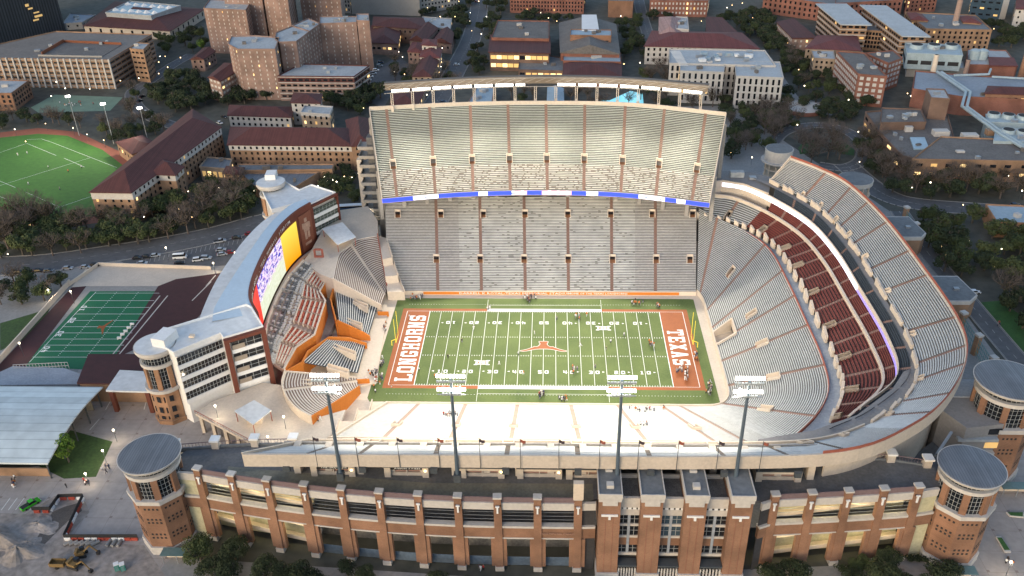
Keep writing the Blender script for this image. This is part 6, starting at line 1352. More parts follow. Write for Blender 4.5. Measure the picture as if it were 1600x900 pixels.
bk=bld('brick_slab','tall narrow brick slab with a white ribbed strip up its front and gridded side','building',[D(px=[(1341,117),(1386,121),(1350,84),(1307,81)],h=19,wm='brick_red',rm='roof_brown',floors=5,sp=3.4,ww=2.2,wh=2,lit=0,wmat='white_stone'),D(px=[(1388,100),(1410,92),(1395,80),(1352,84)],h=18,wm='brick_red',rm='roof_brown',floors=5,sp=3.4,ww=2.4,wh=1.8,lit=0,wmat='roof_light')])
bld('campus_block','large tan building with grey flat roof and window rows beside the brick chimney','building',[D(px=[(1447,46),(1550,48),(1524,25),(1414,20)],h=15,wm='brick_tan',rm='roof_grey',floors=4,sp=3.6,ww=1.4,wh=1.8,lit=.03),D(px=[(1424,30),(1450,32),(1440,22),(1418,20)],h=16.5,wm='brick_tan',rm='tile_red2',roof='hip',rh=2,floors=0,z0=14),D(px=[(1505,34),(1533,36),(1522,26),(1500,26)],h=16.5,wm='brick_tan',rm='tile_red2',roof='hip',rh=2,floors=0,z0=14)])
bld('campus_block','brick building with flat roof at the top edge left of the brick chimney','building',[D(px=[(1412,22),(1460,18),(1458,2),(1412,2)],base=True,h=14,wm='brick_red',rm='roof_grey',floors=4,sp=3.6)])
bld('glass_tower','dark glass building with a white edge at the top right','building',[D(px=[(1512,28),(1560,32),(1566,10),(1515,8)],base=True,h=26,wm='glass_blue',rm='roof_grey',floors=5,sp=5,ww=3,wh=1.4,lit=.3),D(px=[(1560,32),(1570,30),(1572,14),(1562,14)],base=True,h=30,wm='white_stone',rm='roof_light',floors=0)])
bld('white_house','white walled building at the right end of the top edge','building',[D(px=[(1580,42),(1640,44),(1640,22),(1582,20)],base=True,h=14,wm='white_stone',rm='tile_red2',roof='hip',rh=2.5,floors=3,sp=5,lit=.1)])
ct=bld('cooling_tower','pale blue-grey cooling tower block with three round fans on top','cooling tower',[D(px=[(1417,84),(1504,88),(1500,72),(1414,68)],h=16,z0=6,wm='ct_metal',rm='ct_metal',floors=1,sp=7,ww=6.6,wh=2.6,first=.2,wmat='dark',lit=0),D(px=[(1417,106),(1506,108),(1504,98),(1417,96)],h=6,wm='concrete_light2',rm='roof_light',floors=0)])
for px in (1432,1459,1486): c=at(px,75,16); m=MB(); m.cyl(c.x,c.y,16,18.6,4.6,4.2,n=24); m.cyl(c.x,c.y,18.6,18.7,3.6,n=24,mi=1); m.build('fan_ring',['ct_metal','dark'],ct)
bld('plant_hall','industrial hall with pale roof and red strip beside the pale cooling tower','building',[D(px=[(1512,102),(1590,104),(1572,80),(1512,78)],h=8,wm='brick_red',rm='roof_light',floors=0),D(px=[(1548,103),(1588,104),(1582,92),(1546,91)],h=9,wm='brick_red',rm='tile_red2',roof='slab',floors=0)])
for k,(px,py,l) in enumerate(((1522,90,'left'),(1534,90,'right'))): c=at(px,py,9); t=thing('storage_drum','pale storage drum on the industrial hall roof, %s one'%l,'tank',(c.x,c.y,8)); m=MB(); m.cyl(c.x,c.y,8.2,14,3.4,n=24); m.cyl(c.x,c.y,14,14.8,3.4,1.6,n=24); m.build('shell','ct_metal',t)
ph=bld('power_plant','red brick power plant with grey flat roof and tall dark brown box','power plant',[D(px=[(1426,140),(1500,152),(1560,155),(1660,160),(1660,128),(1500,118),(1430,112)],h=11,wm='brick_red',rm='roof_blue2',floors=0),D(px=[(1455,154),(1484,156),(1476,141),(1447,140)],h=21,wm='brick_brown',rm='roof_light',floors=0)])
bld('long_hall','long tan brick hall with dark red roof and arched windows at the right edge','building',[D(px=[(1540,146),(1660,150),(1660,138),(1545,134)],h=14,wm='brick',rm='tile_red',roof='hip',rh=2,floors=1,sp=3.6,ww=1.6,wh=2.2,first=8)])
ad=bld('arts_complex','sprawling brown brick complex with many flat roof levels along the street on the right','building',[D(px=[(1352,176),(1372,205),(1410,245),(1440,252),(1500,252),(1480,180),(1400,172)],h=9,wm='brick_brown',rm='roof_brown',floors=2,sp=9,ww=5,wh=1.5,lit=.3),D(px=[(1425,250),(1590,253),(1640,253),(1640,222),(1470,215)],h=11,wm='brick_tan',rm='roof_brown',floors=2,sp=7,ww=3,wh=1.6,lit=.35),D(px=[(1376,193),(1447,192),(1438,172),(1378,170)],h=13,wm='brick_brown',rm='roof_brown',floors=0)])
P=atl([(1422,214),(1445,214),(1452,232),(1428,232)],10); m=MB(); m.prism(P,9,9.9); m.build('skylight','glass_sky',ad)
for (px,py,s) in ((1470,206,4),(1515,212,4),(1500,238,2),(1550,205,3),(1420,200,2)): c=at(px,py,11); m=MB(); m.box(c.x-s,c.y-s*.6,9,c.x+s,c.y+s*.6,12); m.build('roof_unit','brick_tan' if s==3 else 'white_stone',ad)
bld('brick_pavilion','brick pavilion with pale blue-white flat roof at the right edge across the street','building',[D(px=[(1540,321),(1640,325),(1660,352),(1558,349)],h=7,wm='brick_tan2',rm='roof_blue',floors=0)])
ch=bld('chiller_plant','pale blue chiller plant with round fans at the right edge','cooling tower',[D(px=[(1552,222),(1640,224),(1640,205),(1556,202)],h=12,wm='ct_metal',rm='ct_metal',floors=0),D(px=[(1543,192),(1640,196),(1640,184),(1540,180)],h=12,wm='ct_metal',rm='ct_metal',floors=0)])
for px,py in ((1552,182),(1575,184),(1598,186),(1575,208),(1598,210)): c=at(px,py,12); m=MB(); m.cyl(c.x,c.y,12,14.2,3.6,3.2,n=22); m.cyl(c.x,c.y,14.2,14.3,2.8,n=20,mi=1); m.build('fan_ring',['ct_metal','dark'],ch)
# chimneys
for (bx,by,h,r,mm,l) in ((1485,67,34,2.3,'concrete_pink','tall pinkish concrete chimney at the upper right'),(1452,138,22,1.9,'cream','short cream chimney on the power plant roof'),(1505,128,15,1.6,'concrete_pink','small pink chimney right of the cream one'),(1590,140,26,2.4,'brick','orange brick chimney at the right edge')):
    c=at(bx,by,0); t=thing('chimney',l,'chimney',(c.x,c.y,0)); m=MB(); m.cyl(c.x,c.y,0,h,r,r*.78,n=24); m.cyl(c.x,c.y,h-1,h-.4,r*.9,n=24); m.build('stack',mm,t); m=MB(); m.cyl(c.x,c.y,h-.02,h+.05,r*.6,n=20); m.build('flue','dark',t)
t=thing('pipe_run','pair of fat silver pipes zigzagging over the power plant roofs','pipes',(*at(1505,160,0)[:2],0))
for off in (0,2.4):
    P=[at(1464,112,13),at(1509,143,13),at(1503,166,12.5),at(1556,205,12.5),at(1600,232,12.5)]; m=MB()
    for i in range(len(P)-1): m.bar((P[i].x+off,P[i].y-off*.4,P[i].z),(P[i+1].x+off,P[i+1].y-off*.4,P[i+1].z),.85,0,10)
    m.build('pipe','ct_metal',t)
for P in ([at(1490,118,13),at(1545,116,13),at(1548,108,13)],[at(1550,120,13),at(1620,124,13)]):
    m=MB()
    for i in range(len(P)-1): m.bar(P[i],P[i+1],.7,0,8)
    m.build('pipe','ct_metal',t)
# pool
flat('pool',[(936,166),(940,156),(952,157),(985,142),(1004,146),(1006,166)],.0,'pool_water_glow')
flat('sports_court',[(85,148),(192,152),(172,173),(60,176),(48,168)],.0,'court_green')
t=thing('wall','round brick wall around the small plaza above the circle drive','wall',(*at(1255,175,0)[:2],0)); c=at(1254,172,0); m=MB(); m.cyl(c.x,c.y,0,2.2,12,n=40); m.build('base','brick_red',t); m=MB(); m.cyl(c.x,c.y,2.2,2.35,11.4,n=40); m.build('paving','white_stone',t)
# far background blocks fill the top edge beyond the frame
# ================================================================= TREES
def crown_mesh(nm,mm,rx,rz,nl,leaf,seed,blobs=9,gap=.0):
    rnd=random.Random(seed); B_=[]
    for k in range(blobs):
        a=rnd.uniform(0,2*PI); r=rnd.uniform(.15,.72)*rx; B_.append((r*math.cos(a),r*math.sin(a),rnd.uniform(-.35,.55)*rz*(1-r/rx*.5),rnd.uniform(.34,.52)*rx))
    v=[];f=[]
    for i in range(nl):
        b=B_[rnd.randrange(blobs)]; 
        while True:
            x,y,z=rnd.uniform(-1,1),rnd.uniform(-1,1),rnd.uniform(-.75,1); d=x*x+y*y+z*z
            if .12<d<1.15: break
        d=math.sqrt(d); q=.72+.28*rnd.random() if rnd.random()<.75 else rnd.random(); k_=b[3]*q/d
        p=Vector((b[0]+x*k_,b[1]+y*k_,b[2]+z*k_*(rz/rx)*1.15)); n=Vector((x,y,z+.4)).normalized()+Vector((rnd.uniform(-.7,.7),rnd.uniform(-.7,.7),rnd.uniform(-.7,.7))); n.normalize()
        t=n.orthogonal().normalized(); t=(Matrix.Rotation(rnd.uniform(0,6.28),3,n)@t); s=n.cross(t); L=leaf*rnd.uniform(.6,1.3)
        i0=len(v); v+= [tuple(p+t*L),tuple(p+s*L*.7),tuple(p-t*L),tuple(p-s*L*.7)]; f.append((i0,i0+1,i0+2,i0+3))
    me=bpy.data.meshes.new(nm); me.from_pydata(v,[],f); me.materials.append(MATS[mm]); me.update(); return me
def branch_mesh(nm,mm,h,r,seed,bare=False,spread=4):
    rnd=random.Random(seed); m=MB()
    m.bar((0,0,0),(0,0,h*.4),r,0,7,r*.75)
    def rec(p,d,L,rr,dep):
        q=p+d*L; m.bar(p,q,rr,0,5 if dep<2 else 3,rr*.6)
        if dep>=(5 if bare else 2): return
        for k in range(3 if (dep<3) else 2+(rnd.random()<.5)):
            nd=(d+Vector((rnd.uniform(-1,1),rnd.uniform(-1,1),rnd.uniform(-.25,.6)))*.75).normalized(); rec(q,nd,L*rnd.uniform(.6,.82),rr*.6,dep+1)
    for k in range(5):
        a=2*PI*k/5+rnd.uniform(-.3,.3); rec(Vector((0,0,h*.36)),Vector((math.cos(a)*.8,math.sin(a)*.8,.9)).normalized(),h*.24,r*.6,0)
    o=m.build(nm,mm); me=o.data; bpy.data.objects.remove(o); return me
def foliage(name,c1,c2):
    m,nt,b=nodes(name); oi=N(nt,'ShaderNodeObjectInfo'); tc=N(nt,'ShaderNodeTexCoord'); n1=N(nt,'ShaderNodeTexNoise'); n1.inputs['Scale'].default_value=.35; n1.inputs['Detail'].default_value=3; nt.links.new(tc.outputs['Object'],n1.inputs['Vector'])
    ad=N(nt,'ShaderNodeMath',operation='MULTIPLY_ADD'); ad.inputs[1].default_value=.55; nt.links.new(oi.outputs['Random'],ad.inputs[0]); nt.links.new(n1.outputs[0],ad.inputs[2])
    mr=N(nt,'ShaderNodeMapRange'); mr.inputs[1].default_value=.4; mr.inputs[2].default_value=1.15; nt.links.new(ad.outputs[0],mr.inputs[0])
    mx=N(nt,'ShaderNodeMix',data_type='RGBA'); nt.links.new(mr.outputs[0],mx.inputs[0]); mx.inputs[6].default_value=(*c1,1); mx.inputs[7].default_value=(*c2,1); nt.links.new(mx.outputs[2],b.inputs['Base Color']); b.inputs['Roughness'].default_value=.8; b.inputs['Specular IOR Level'].default_value=.2; return m
foliage('leaf_dark',(.022,.032,.017),(.054,.068,.032)); foliage('leaf_green',(.034,.05,.02),(.085,.10,.04)); foliage('leaf_brown',(.05,.042,.028),(.09,.07,.045)); foliage('leaf_bright',(.08,.15,.02),(.14,.22,.04)); mat('bark',(.09,.075,.06)); mat('bark_pale',(.20,.175,.15)); mat('bark_bare',(.13,.10,.085))
CR={}
for i in range(4): CR['oak%d'%i]=(crown_mesh('crown','leaf_dark',5.2,3.4,1500,.42,40+i),branch_mesh('trunk','bark',8,.42,50+i),4.6)
for i in range(3): CR['green%d'%i]=(crown_mesh('crown','leaf_green',4.6,3.8,1300,.40,60+i),branch_mesh('trunk','bark',8.5,.36,70+i),5.0)
for i in range(3): CR['bare%d'%i]=(crown_mesh('crown','leaf_brown',4.6,3.8,520,.26,80+i,12),branch_mesh('trunk','bark_bare',11,.34,90+i,True),6.0)
CR['pale0']=(crown_mesh('crown','leaf_brown',4.0,3.4,60,.22,99,12),branch_mesh('trunk','bark_pale',11,.36,97,True),6.0)
for i in range(2): CR['bright%d'%i]=(crown_mesh('crown','leaf_bright',3.6,4.2,1500,.34,110+i),branch_mesh('trunk','bark',8,.3,112+i),5.4)
for i in range(3): CR['near%d'%i]=(crown_mesh('crown','leaf_dark',5.2,3.6,3600,.27,120+i,13),branch_mesh('trunk','bark',8,.42,130+i),4.6)
for i in range(2): CR['nearg%d'%i]=(crown_mesh('crown','leaf_green',4.6,3.9,3200,.25,140+i,12),branch_mesh('trunk','bark',8,.36,150+i),4.8)
CR['bush0']=(crown_mesh('crown','leaf_dark',1.6,1.2,380,.2,160,6),branch_mesh('trunk','bark',1.6,.1,161),1.1)
NT=[0]
def tree(kind,x,y,s,lab,grp,nm='tree'):
    me,tr,zc=CR[kind]; t=thing(nm,lab,'tree' if nm!='bush' else 'bush',(x,y,0),grp); t.rotation_euler=(0,0,random.uniform(0,6.28)); t.scale=(s*random.uniform(.9,1.12),s*random.uniform(.9,1.12),s*random.uniform(.88,1.15))
    if nm=='tree': t.name={'o':'oak_tree','n':'oak_tree','b':'leafless_tree','p':'leafless_tree','g':'leafy_tree'}[kind[0]] if kind[:2]!='br' and kind[:5]!='nearg' else 'leafy_tree'
    a=bpy.data.objects.new('crown',me); col.objects.link(a); a.parent=t; a.location=(0,0,zc); b=bpy.data.objects.new('trunk',tr); col.objects.link(b); b.parent=t; NT[0]+=1
def grove(poly,n,kinds,s,lab,grp,mind=5.5,nm='tree'):
    P=atl(poly,0); xs=[p[0] for p in P]; ys=[p[1] for p in P]; got=[]; tries=0
    while len(got)<n and tries<n*60:
        tries+=1; x,y=random.uniform(min(xs),max(xs)),random.uniform(min(ys),max(ys))
        if not inpoly(x,y,P): continue
        if any((x-a)**2+(y-b)**2<mind*mind for a,b in got): continue
        if any(inpoly(x,y,f) for f in BFOOT): continue
        got.append((x,y)); tree(random.choice(kinds),x,y,random.uniform(*s),lab,grp,nm)
random.seed(99)
OK_=['oak0','oak1','oak2','oak3']; GR=['green0','green1','green2']; BA=['bare0','bare1','bare2']
grove([(0,182),(60,190),(190,200),(245,190),(275,200),(240,212),(190,225),(120,198),(60,196),(0,203)],24,OK_[:2]+BA+GR[:1],(.8,1.15),'mixed bare and leafy tree in the belt between the soccer pitch and the court','trees behind the soccer pitch')
grove([(232,150),(262,118),(322,122),(332,165),(300,175),(250,178)],24,OK_,(1,1.4),'dark evergreen oak in the grove inside the curved road left of the dormitory towers','oaks inside the curved road')
grove([(240,62),(290,48),(320,55),(320,82),(270,85),(242,82)],12,OK_[:2]+GR+['bright0'],(.9,1.2),'tree between the parking garage and the left dormitory tower','trees beside the garage')
grove([(322,150),(352,120),(430,135),(430,160),(352,165)],13,OK_,(.9,1.2),'dark tree below the stepped dormitory towers','trees below the towers')
grove([(500,145),(560,140),(600,150),(575,185),(520,170)],14,OK_+GR[:1],(.95,1.3),'dark tree between the mansard hall and the far grandstand','trees by the mansard hall')
grove([(400,185),(465,190),(455,200),(380,200),(365,190)],6,GR+BA[:1],(.8,1),'tree in the yard of the villas','trees in the villa yard')
grove([(0,345),(150,350),(250,330),(330,300),(400,300),(398,340),(250,378),(120,402),(0,408)],80,OK_[:1]+BA+GR+GR,(.9,1.35),'tree in the wooded creek strip between the street and the dormitories','trees of the creek strip',4.3)
grove([(0,350),(48,345),(48,385),(0,390)],6,BA,(1.2,1.5),'big leafless tree at the left edge of the creek strip','bare trees of the creek strip')
tree('pale0',*at(365,335,0)[:2],1.25,'leafless tree with whitish branches in the creek strip','pale trees')
grove([(505,275),(572,268),(580,320),(530,325),(505,310)],16,GR+OK_,(.7,.95),'tree in the small lamp-lit garden left of the far grandstand','trees in the lamp-lit garden')
grove([(700,0),(738,0),(730,40),(705,85),(680,100),(695,60)],16,OK_,(.9,1.2),'dark oak lining the left side of the straight street','oaks left of the street')
grove([(762,0),(798,5),(775,60),(760,105),(728,140),(718,140),(745,80)],18,OK_,(.9,1.2),'dark oak lining the right side of the straight street','oaks right of the street')
grove([(618,95),(655,120),(650,135),(600,170),(612,135)],7,OK_+BA,(.8,1.1),'tree beside the parking court behind the far grandstand','trees by the parking court')
grove([(670,130),(700,112),(728,150),(700,165)],5,BA+OK_,(.8,1),'tree at the foot of the straight street','trees at the street foot')
grove([(800,22),(880,30),(905,28),(890,40),(800,34)],9,OK_,(.8,1.1),'tree in front of the brick buildings at the top centre','trees at the top centre')
grove([(965,30),(1002,30),(1012,80),(1000,115),(972,95)],16,OK_+GR[:1],(.9,1.15),'dark tree between the large gym and the cream walled hall','trees between gym and hall')
grove([(1016,30),(1190,20),(1215,60),(1215,75),(1160,55),(1110,26),(1020,35)],22,OK_,(.9,1.2),'dark tree behind the red roofed hall','trees behind the red roofed hall')
grove([(1010,112),(1040,108),(1048,125),(1040,140),(1012,135)],5,BA+['bright0'],(.9,1.1),'tree left of the white laboratory','trees left of the laboratory')
grove([(750,145),(1120,165),(1100,175),(760,168)],14,BA+OK_[:1],(.8,1),'tree just behind the far grandstand under the light gantry','trees behind the far grandstand')
grove([(1110,165),(1230,160),(1240,190),(1200,225),(1140,250),(1132,200)],30,BA+OK_,(.8,1.15),'tree between the laboratory and the curved stand','trees left of the circle drive')
grove([(1195,25),(1250,85),(1300,110),(1310,140),(1245,140),(1205,90),(1160,45)],36,OK_+GR[:1],(.8,1.15),'dark tree along the diagonal path at the upper right','trees along the diagonal path')
grove([(1210,150),(1280,158),(1330,172),(1352,195),(1300,200),(1262,182)],13,OK_,(.85,1.1),'dark oak around the round plaza above the circle drive','oaks around the round plaza')
grove([(1235,222),(1310,225),(1320,258),(1262,262)],11,BA,(1,1.3),'leafless tree inside the circle drive','bare trees inside the circle drive')
grove([(1340,215),(1375,215),(1420,255),(1560,285),(1640,290),(1640,312),(1440,312),(1380,300),(1345,260)],44,OK_+BA+BA,(.85,1.2),'tree in the belt between the brown brick complex and the street','trees before the brown complex')
grove([(1425,340),(1530,345),(1532,360),(1490,362),(1505,400),(1530,430),(1500,450),(1445,395)],16,GR+OK_,(.9,1.2),'oak in the small park right of the curved stand','oaks in the left of the park')
grove([(1545,360),(1660,355),(1660,470),(1580,445),(1530,420)],22,GR+OK_,(1,1.3),'oak in the park at the right edge below the brick pavilion','oaks in the right of the park')
grove([(1555,470),(1650,470),(1660,560),(1590,520)],8,OK_+BA,(1,1.2),'oak on the lawn at the right edge, across the street from the pier fence','oaks on the right lawn')
grove([(1390,30),(1600,45),(1640,70),(1560,78),(1550,50)],14,OK_,(.9,1.2),'dark tree behind the industrial buildings at the upper right','trees at the upper right')
grove([(1570,55),(1660,50),(1660,95),(1580,90)],9,OK_,(.9,1.2),'dark tree by the right edge above the chillers','trees by the right edge')
grove([(0,445),(60,440),(108,448),(62,490),(0,520)],9,OK_+GR[:1]+BA,(.8,1),'tree beside the long beige wall at the left','trees beside the beige wall')
tree('bright1',*at(108,722,0)[:2],1.15,'fresh bright green tree beside the white roofed hall','bright tree')
tree('bright0',*at(942,126,0)[:2],1.0,'light green bush-like tree left of the laboratory','bright trees')
NE=['near0','near1','near2']; NG=['nearg0','nearg1']
grove([(285,885),(330,862),(420,880),(500,905),(520,960),(300,960)],11,NE+NG[:1],(.8,1.05),'dark bushy oak at the foot of the left half of the brick arcade','oaks below the left arcade')
grove([(520,898),(640,890),(700,905),(720,960),(520,960)],6,NE+NG,(.6,.8),'bushy oak below the middle of the brick arcade','oaks below the middle arcade')
grove([(700,925),(930,925),(930,970),(700,970)],8,NE+NG,(.6,.8),'low oak top along the bottom edge in front of the arcade','oaks along the bottom edge')
grove([(1190,905),(1470,880),(1480,960),(1190,960)],13,NE+NG,(.65,.9),'bushy tree below the right arcade','trees below the right arcade')
grove([(430,880),(600,885),(600,895),(430,892)],0,NE,(.8,1),'x','y')
for k in range(3):
    c=at((1325,1378,1432)[k],(892,886,876)[k],0); t=thing('bush','clipped round bush in the %s lower bay of the right arcade'%('left','middle','right')[k],'bush',(c.x,c.y,0),'clipped bushes in the right arcade'); 
    for q in range(3): a=bpy.data.objects.new('crown',CR['bush0'][0]); col.objects.link(a); a.parent=t; a.location=(q*2-2,0,1.2); a.scale=(1.2,1,1)
grove([(655,0),(700,0),(690,20),(660,26)],5,OK_,(.8,1),'dark tree by the pale building at the top edge','trees by the pale building')
grove([(1196,60),(1212,60),(1302,150),(1260,150),(1225,120)],14,GR+BA,(.8,1.1),'tree along the lower side of the diagonal path','trees below the diagonal path')
grove([(1340,115),(1358,172),(1330,168),(1300,125)],6,OK_,(.8,1.1),'tree at the foot of the tall brick slab','trees at the brick slab')
grove([(1125,185),(1235,185),(1210,235),(1150,262)],14,BA+GR,(.9,1.1),'tree on the slope left of the white stair drum','trees left of the stair drum')
grove([(240,130),(200,150),(190,185),(245,190),(262,185)],6,BA+GR,(.8,1),'tree on the right side of the green court','trees right of the court')
grove([(1000,115),(1040,140),(1060,160),(1000,160)],7,BA+GR,(.8,1),'tree below the cream walled hall','trees below the hall')
grove([(1225,160),(1250,200),(1220,215),(1205,190)],6,BA+GR,(.7,.9),'tree beside the circle drive entrance','trees beside the circle drive')
# ================================================================= STREET LAMPS
def lampthing(px,py,h,lab,grp,mm='lamp_warm',r=.38):
    r*=.72
    p=at(px,py,h); t=thing('street_lamp',lab,'street lamp',(p.x,p.y,0),grp)
    a=bpy.data.objects.new('pole',LP_[0]); col.objects.link(a); a.parent=t; a.scale=(1,1,h/4.5); b=bpy.data.objects.new('lamp_head',LP_[1] if mm=='lamp_warm' else LP_[2]); col.objects.link(b); b.parent=t; b.location=(0,0,h); b.scale=(r/.38,)*3
    if grp is None: l=bpy.data.lights.new('lamp_light','POINT'); l.energy=420; l.color=(1,.85,.62); l.shadow_soft_size=.3; q=bpy.data.objects.new('lamp_light',l); col.objects.link(q); q.location=(p.x,p.y-.0,h-.9)
m=MB(); m.bar((0,0,0),(0,0,4.2),.09,0,6,.06); o=m.build('pole','steel_dark'); q0=o.data; bpy.data.objects.remove(o)
def headmesh(mm): m=MB(); m.cyl(0,0,-.3,.05,.22,.38,n=8); m.cyl(0,0,.05,.4,.38,.12,n=8); o=m.build('lamp_head',mm); q=o.data; bpy.data.objects.remove(o); return q
LP_=(q0,headmesh('lamp_warm'),headmesh('lamp_white'))
LG={'street lamps around the parking garage':([(97,125),(88,128),(102,138),(140,139),(188,126),(217,122),(227,107),(248,97),(250,88),(258,88),(262,105),(282,90),(248,115),(80,150)],'small lit lamp near the parking garage and its drive'),
'street lamps in the belt behind the soccer pitch':([(23,202),(71,193),(114,200),(136,210),(162,219),(40,221)],'small lit lamp among trees behind the soccer pitch'),
'lamps along the dormitory and creek':([(188,229),(215,239),(103,344),(47,351),(72,362),(43,376),(12,397),(243,319),(248,343),(177,351),(203,350),(225,339),(279,327),(285,307),(294,299),(310,303),(342,293),(370,293),(384,297),(397,298),(300,339)],'small lit lamp along the creek strip by the dormitories'),
'lamps in the garden left of the far grandstand':([(507,277),(512,283),(520,281),(526,284),(497,291),(538,276),(547,277),(560,271),(550,277),(570,267)],'small lit lamp in the garden left of the far grandstand'),
'lamps near the parking court and street':([(623,81),(629,89),(617,112),(632,116),(668,12),(676,8),(688,26),(692,5),(698,3),(716,10),(717,2),(711,26),(735,20),(734,33),(737,48),(748,2),(752,53),(760,26),(691,75),(690,97),(689,104),(686,113),(568,169),(597,170),(675,142),(667,148)],'small lit lamp along the straight street and parking court'),
'lamps behind the gyms':([(845,20),(870,33),(857,28),(975,100),(1000,98),(1007,110),(992,30),(970,25),(1060,15),(1096,33),(1136,12),(1144,8),(1176,28),(1181,35),(1199,60),(1160,5)],'small lit lamp among the trees behind the gyms and red roofed hall'),
'lamps around the circle drive':([(1223,90),(1236,104),(1248,109),(1257,134),(1214,152),(1326,156),(1329,165),(1339,175),(1246,195),(1302,196),(1341,206),(1142,238),(1175,246)],'small lit lamp near the circle drive and diagonal path'),
'lamps of the power plant yard':([(1418,146),(1423,150),(1430,157),(1571,170),(1412,58),(1390,60),(1553,45),(1540,10)],'small lit lamp in the power plant yard'),
'lamps before the brown complex':([(1343,253),(1419,286),(1454,285),(1425,293),(1597,298),(1519,252),(1539,253),(1576,275)],'small lit lamp between the brown complex and the street'),
'lamps in the park on the right':([(1473,362),(1514,376),(1471,386),(1565,389),(1554,416),(1478,397),(1505,320)],'small lit lamp in the park right of the curved stand')}
for g_,(L_,lb) in LG.items():
    for px,py in L_: lampthing(px,py,4.5,lb,g_,random.choice(['lamp_warm','lamp_white']),random.uniform(.3,.5))
for px,py,h,l in ((133,740,5,'plaza lamp with lit globe near the construction fence'),(160,704,5,'plaza lamp with lit globe beside the bright green tree'),(177,672,5,'plaza lamp with lit globe right of the white roofed hall'),(1580,878,6,'lit lamp on the right plaza near the bottom corner'),(336,634,13,'lamp on the near left plaza beside the white wing'),(443,651,13,'lamp at the edge of the near left plaza'),(418,682,13,'lamp at the tip of the near left plaza'),(75,453,6,'lamp on the beige wall, middle one'),(110,455,6,'lamp on the beige wall, far one'),(30,536,6,'lamp on the beige wall, near one'),(259,387,7,'lamp beside the parked white van'),(333,411,6,'lamp at the edge of the parking lot by the crescent building'),(367,395,6,'lamp beside the crescent building wall'),(574,331,9,'bright lamp near the bus'),(551,345,5,'bright lamp beside the corner plaza canopy')):
    lampthing(px,py,h,l,None,'lamp_white',.5)
for (hx,hy,bx,by,l) in ((105,158,124,212,'left'),(168,180,178,225,'middle'),(230,203,234,232,'right')):
    b=at(bx,by,0); t=thing('floodlight_pole','tall pitch floodlight pole behind the soccer pitch, %s one'%l,'floodlight pole',(b.x,b.y,0),'floodlight poles behind the soccer pitch'); h=24
    m=MB(); m.bar((b.x,b.y,0),(b.x,b.y,h),.22,0,8,.14); m.build('pole','steel',t); m=MB(); m.obox((b.x,b.y-.4,h+.6),(2.6,.5,1.1),.5); m.build('lamp_bank','flood',t)
    area('pitch_floodlight',(b.x,b.y-1,h),(b.x-60,b.y-50,0),2.5,1,5200,spread=140)
area('pitch_floodlight',(-330,100,24),(-260,150,0),2.5,1,9000,spread=150)
# ================================================================= CARS
def carmesh(L,W,H,cabin,mm,kind):
    t=thing(kind,None,None,(0,0,0)); m=MB()
    # body: hull profile extruded across the width, with rounded nose and tail
    hb=H*.55; prof=[(-L/2,.35),(-L/2+.02,hb*.85),(-L/2+.25,hb),(L/2-.9,hb*.98),(L/2-.15,hb*.8),(L/2,.45),(L/2-.05,.3),(-L/2+.05,.3)]
    n=len(prof)
    for s in (-1,1): m.face([(x,s*W/2,z) for x,z in (prof if s<0 else prof[::-1])])
    for i in range(n): j=(i+1)%n; m.face([(prof[i][0],W/2,prof[i][1]),(prof[j][0],W/2,prof[j][1]),(prof[j][0],-W/2,prof[j][1]),(prof[i][0],-W/2,prof[i][1])])
    body=m.build('body',mm,t)
    a,b,c,d=cabin; m=MB(); w1,w2=W/2-.06,W/2-.22
    lo=[(a,hb),(b,hb)]; hi=[(c,H),(d,H)]
    V=[(a,-w1,hb),(b,-w1,hb),(b,w1,hb),(a,w1,hb),(c,-w2,H-.05),(d,-w2,H-.05),(d,w2,H-.05),(c,w2,H-.05)]
    for q in ((0,1,5,4),(1,2,6,5),(2,3,7,6),(3,0,4,7)): m.face([V[k] for k in q])
    m.build('window','glass_dark',t); m=MB(); m.prism([(c-.05,-w2-.03),(d+.08,-w2-.03),(d+.08,w2+.03),(c-.05,w2+.03)],H-.08,H); m.build('roof',mm,t)
    for x in (-L*.31,L*.31):
        for s in (-1,1): m=MB(); 
        for s in (-1,1):
            m=MB(); i0=len(m.v); 
            for yy in (s*W/2-.12,s*W/2+.04):
                for k in range(10): m.v.append((x+.34*math.cos(2*PI*k/10),yy,.34+.34*math.sin(2*PI*k/10)))
            for k in range(10): j=(k+1)%10; m.f.append((k,j,10+j,10+k)); m.m.append(0); m.uv.append([(0,0)]*4)
            m.f.append(tuple(range(10))); m.f.append(tuple(range(19,9,-1))); m.m+= [0,0]; m.uv+=[[(0,0)]*10]*2
            m.build('wheel','tyre',t)
    for s in (-1,1):
        m=MB(); m.box(L/2-.12,s*W*.36-.18,.58,L/2+.03,s*W*.36+.18,.75); m.build('headlight','white',t)
        m=MB(); m.box(-L/2-.03,s*W*.38-.14,.6,-L/2+.06,s*W*.38+.14,.85); m.build('tail_light','tail_red',t)
    return t
protos={}
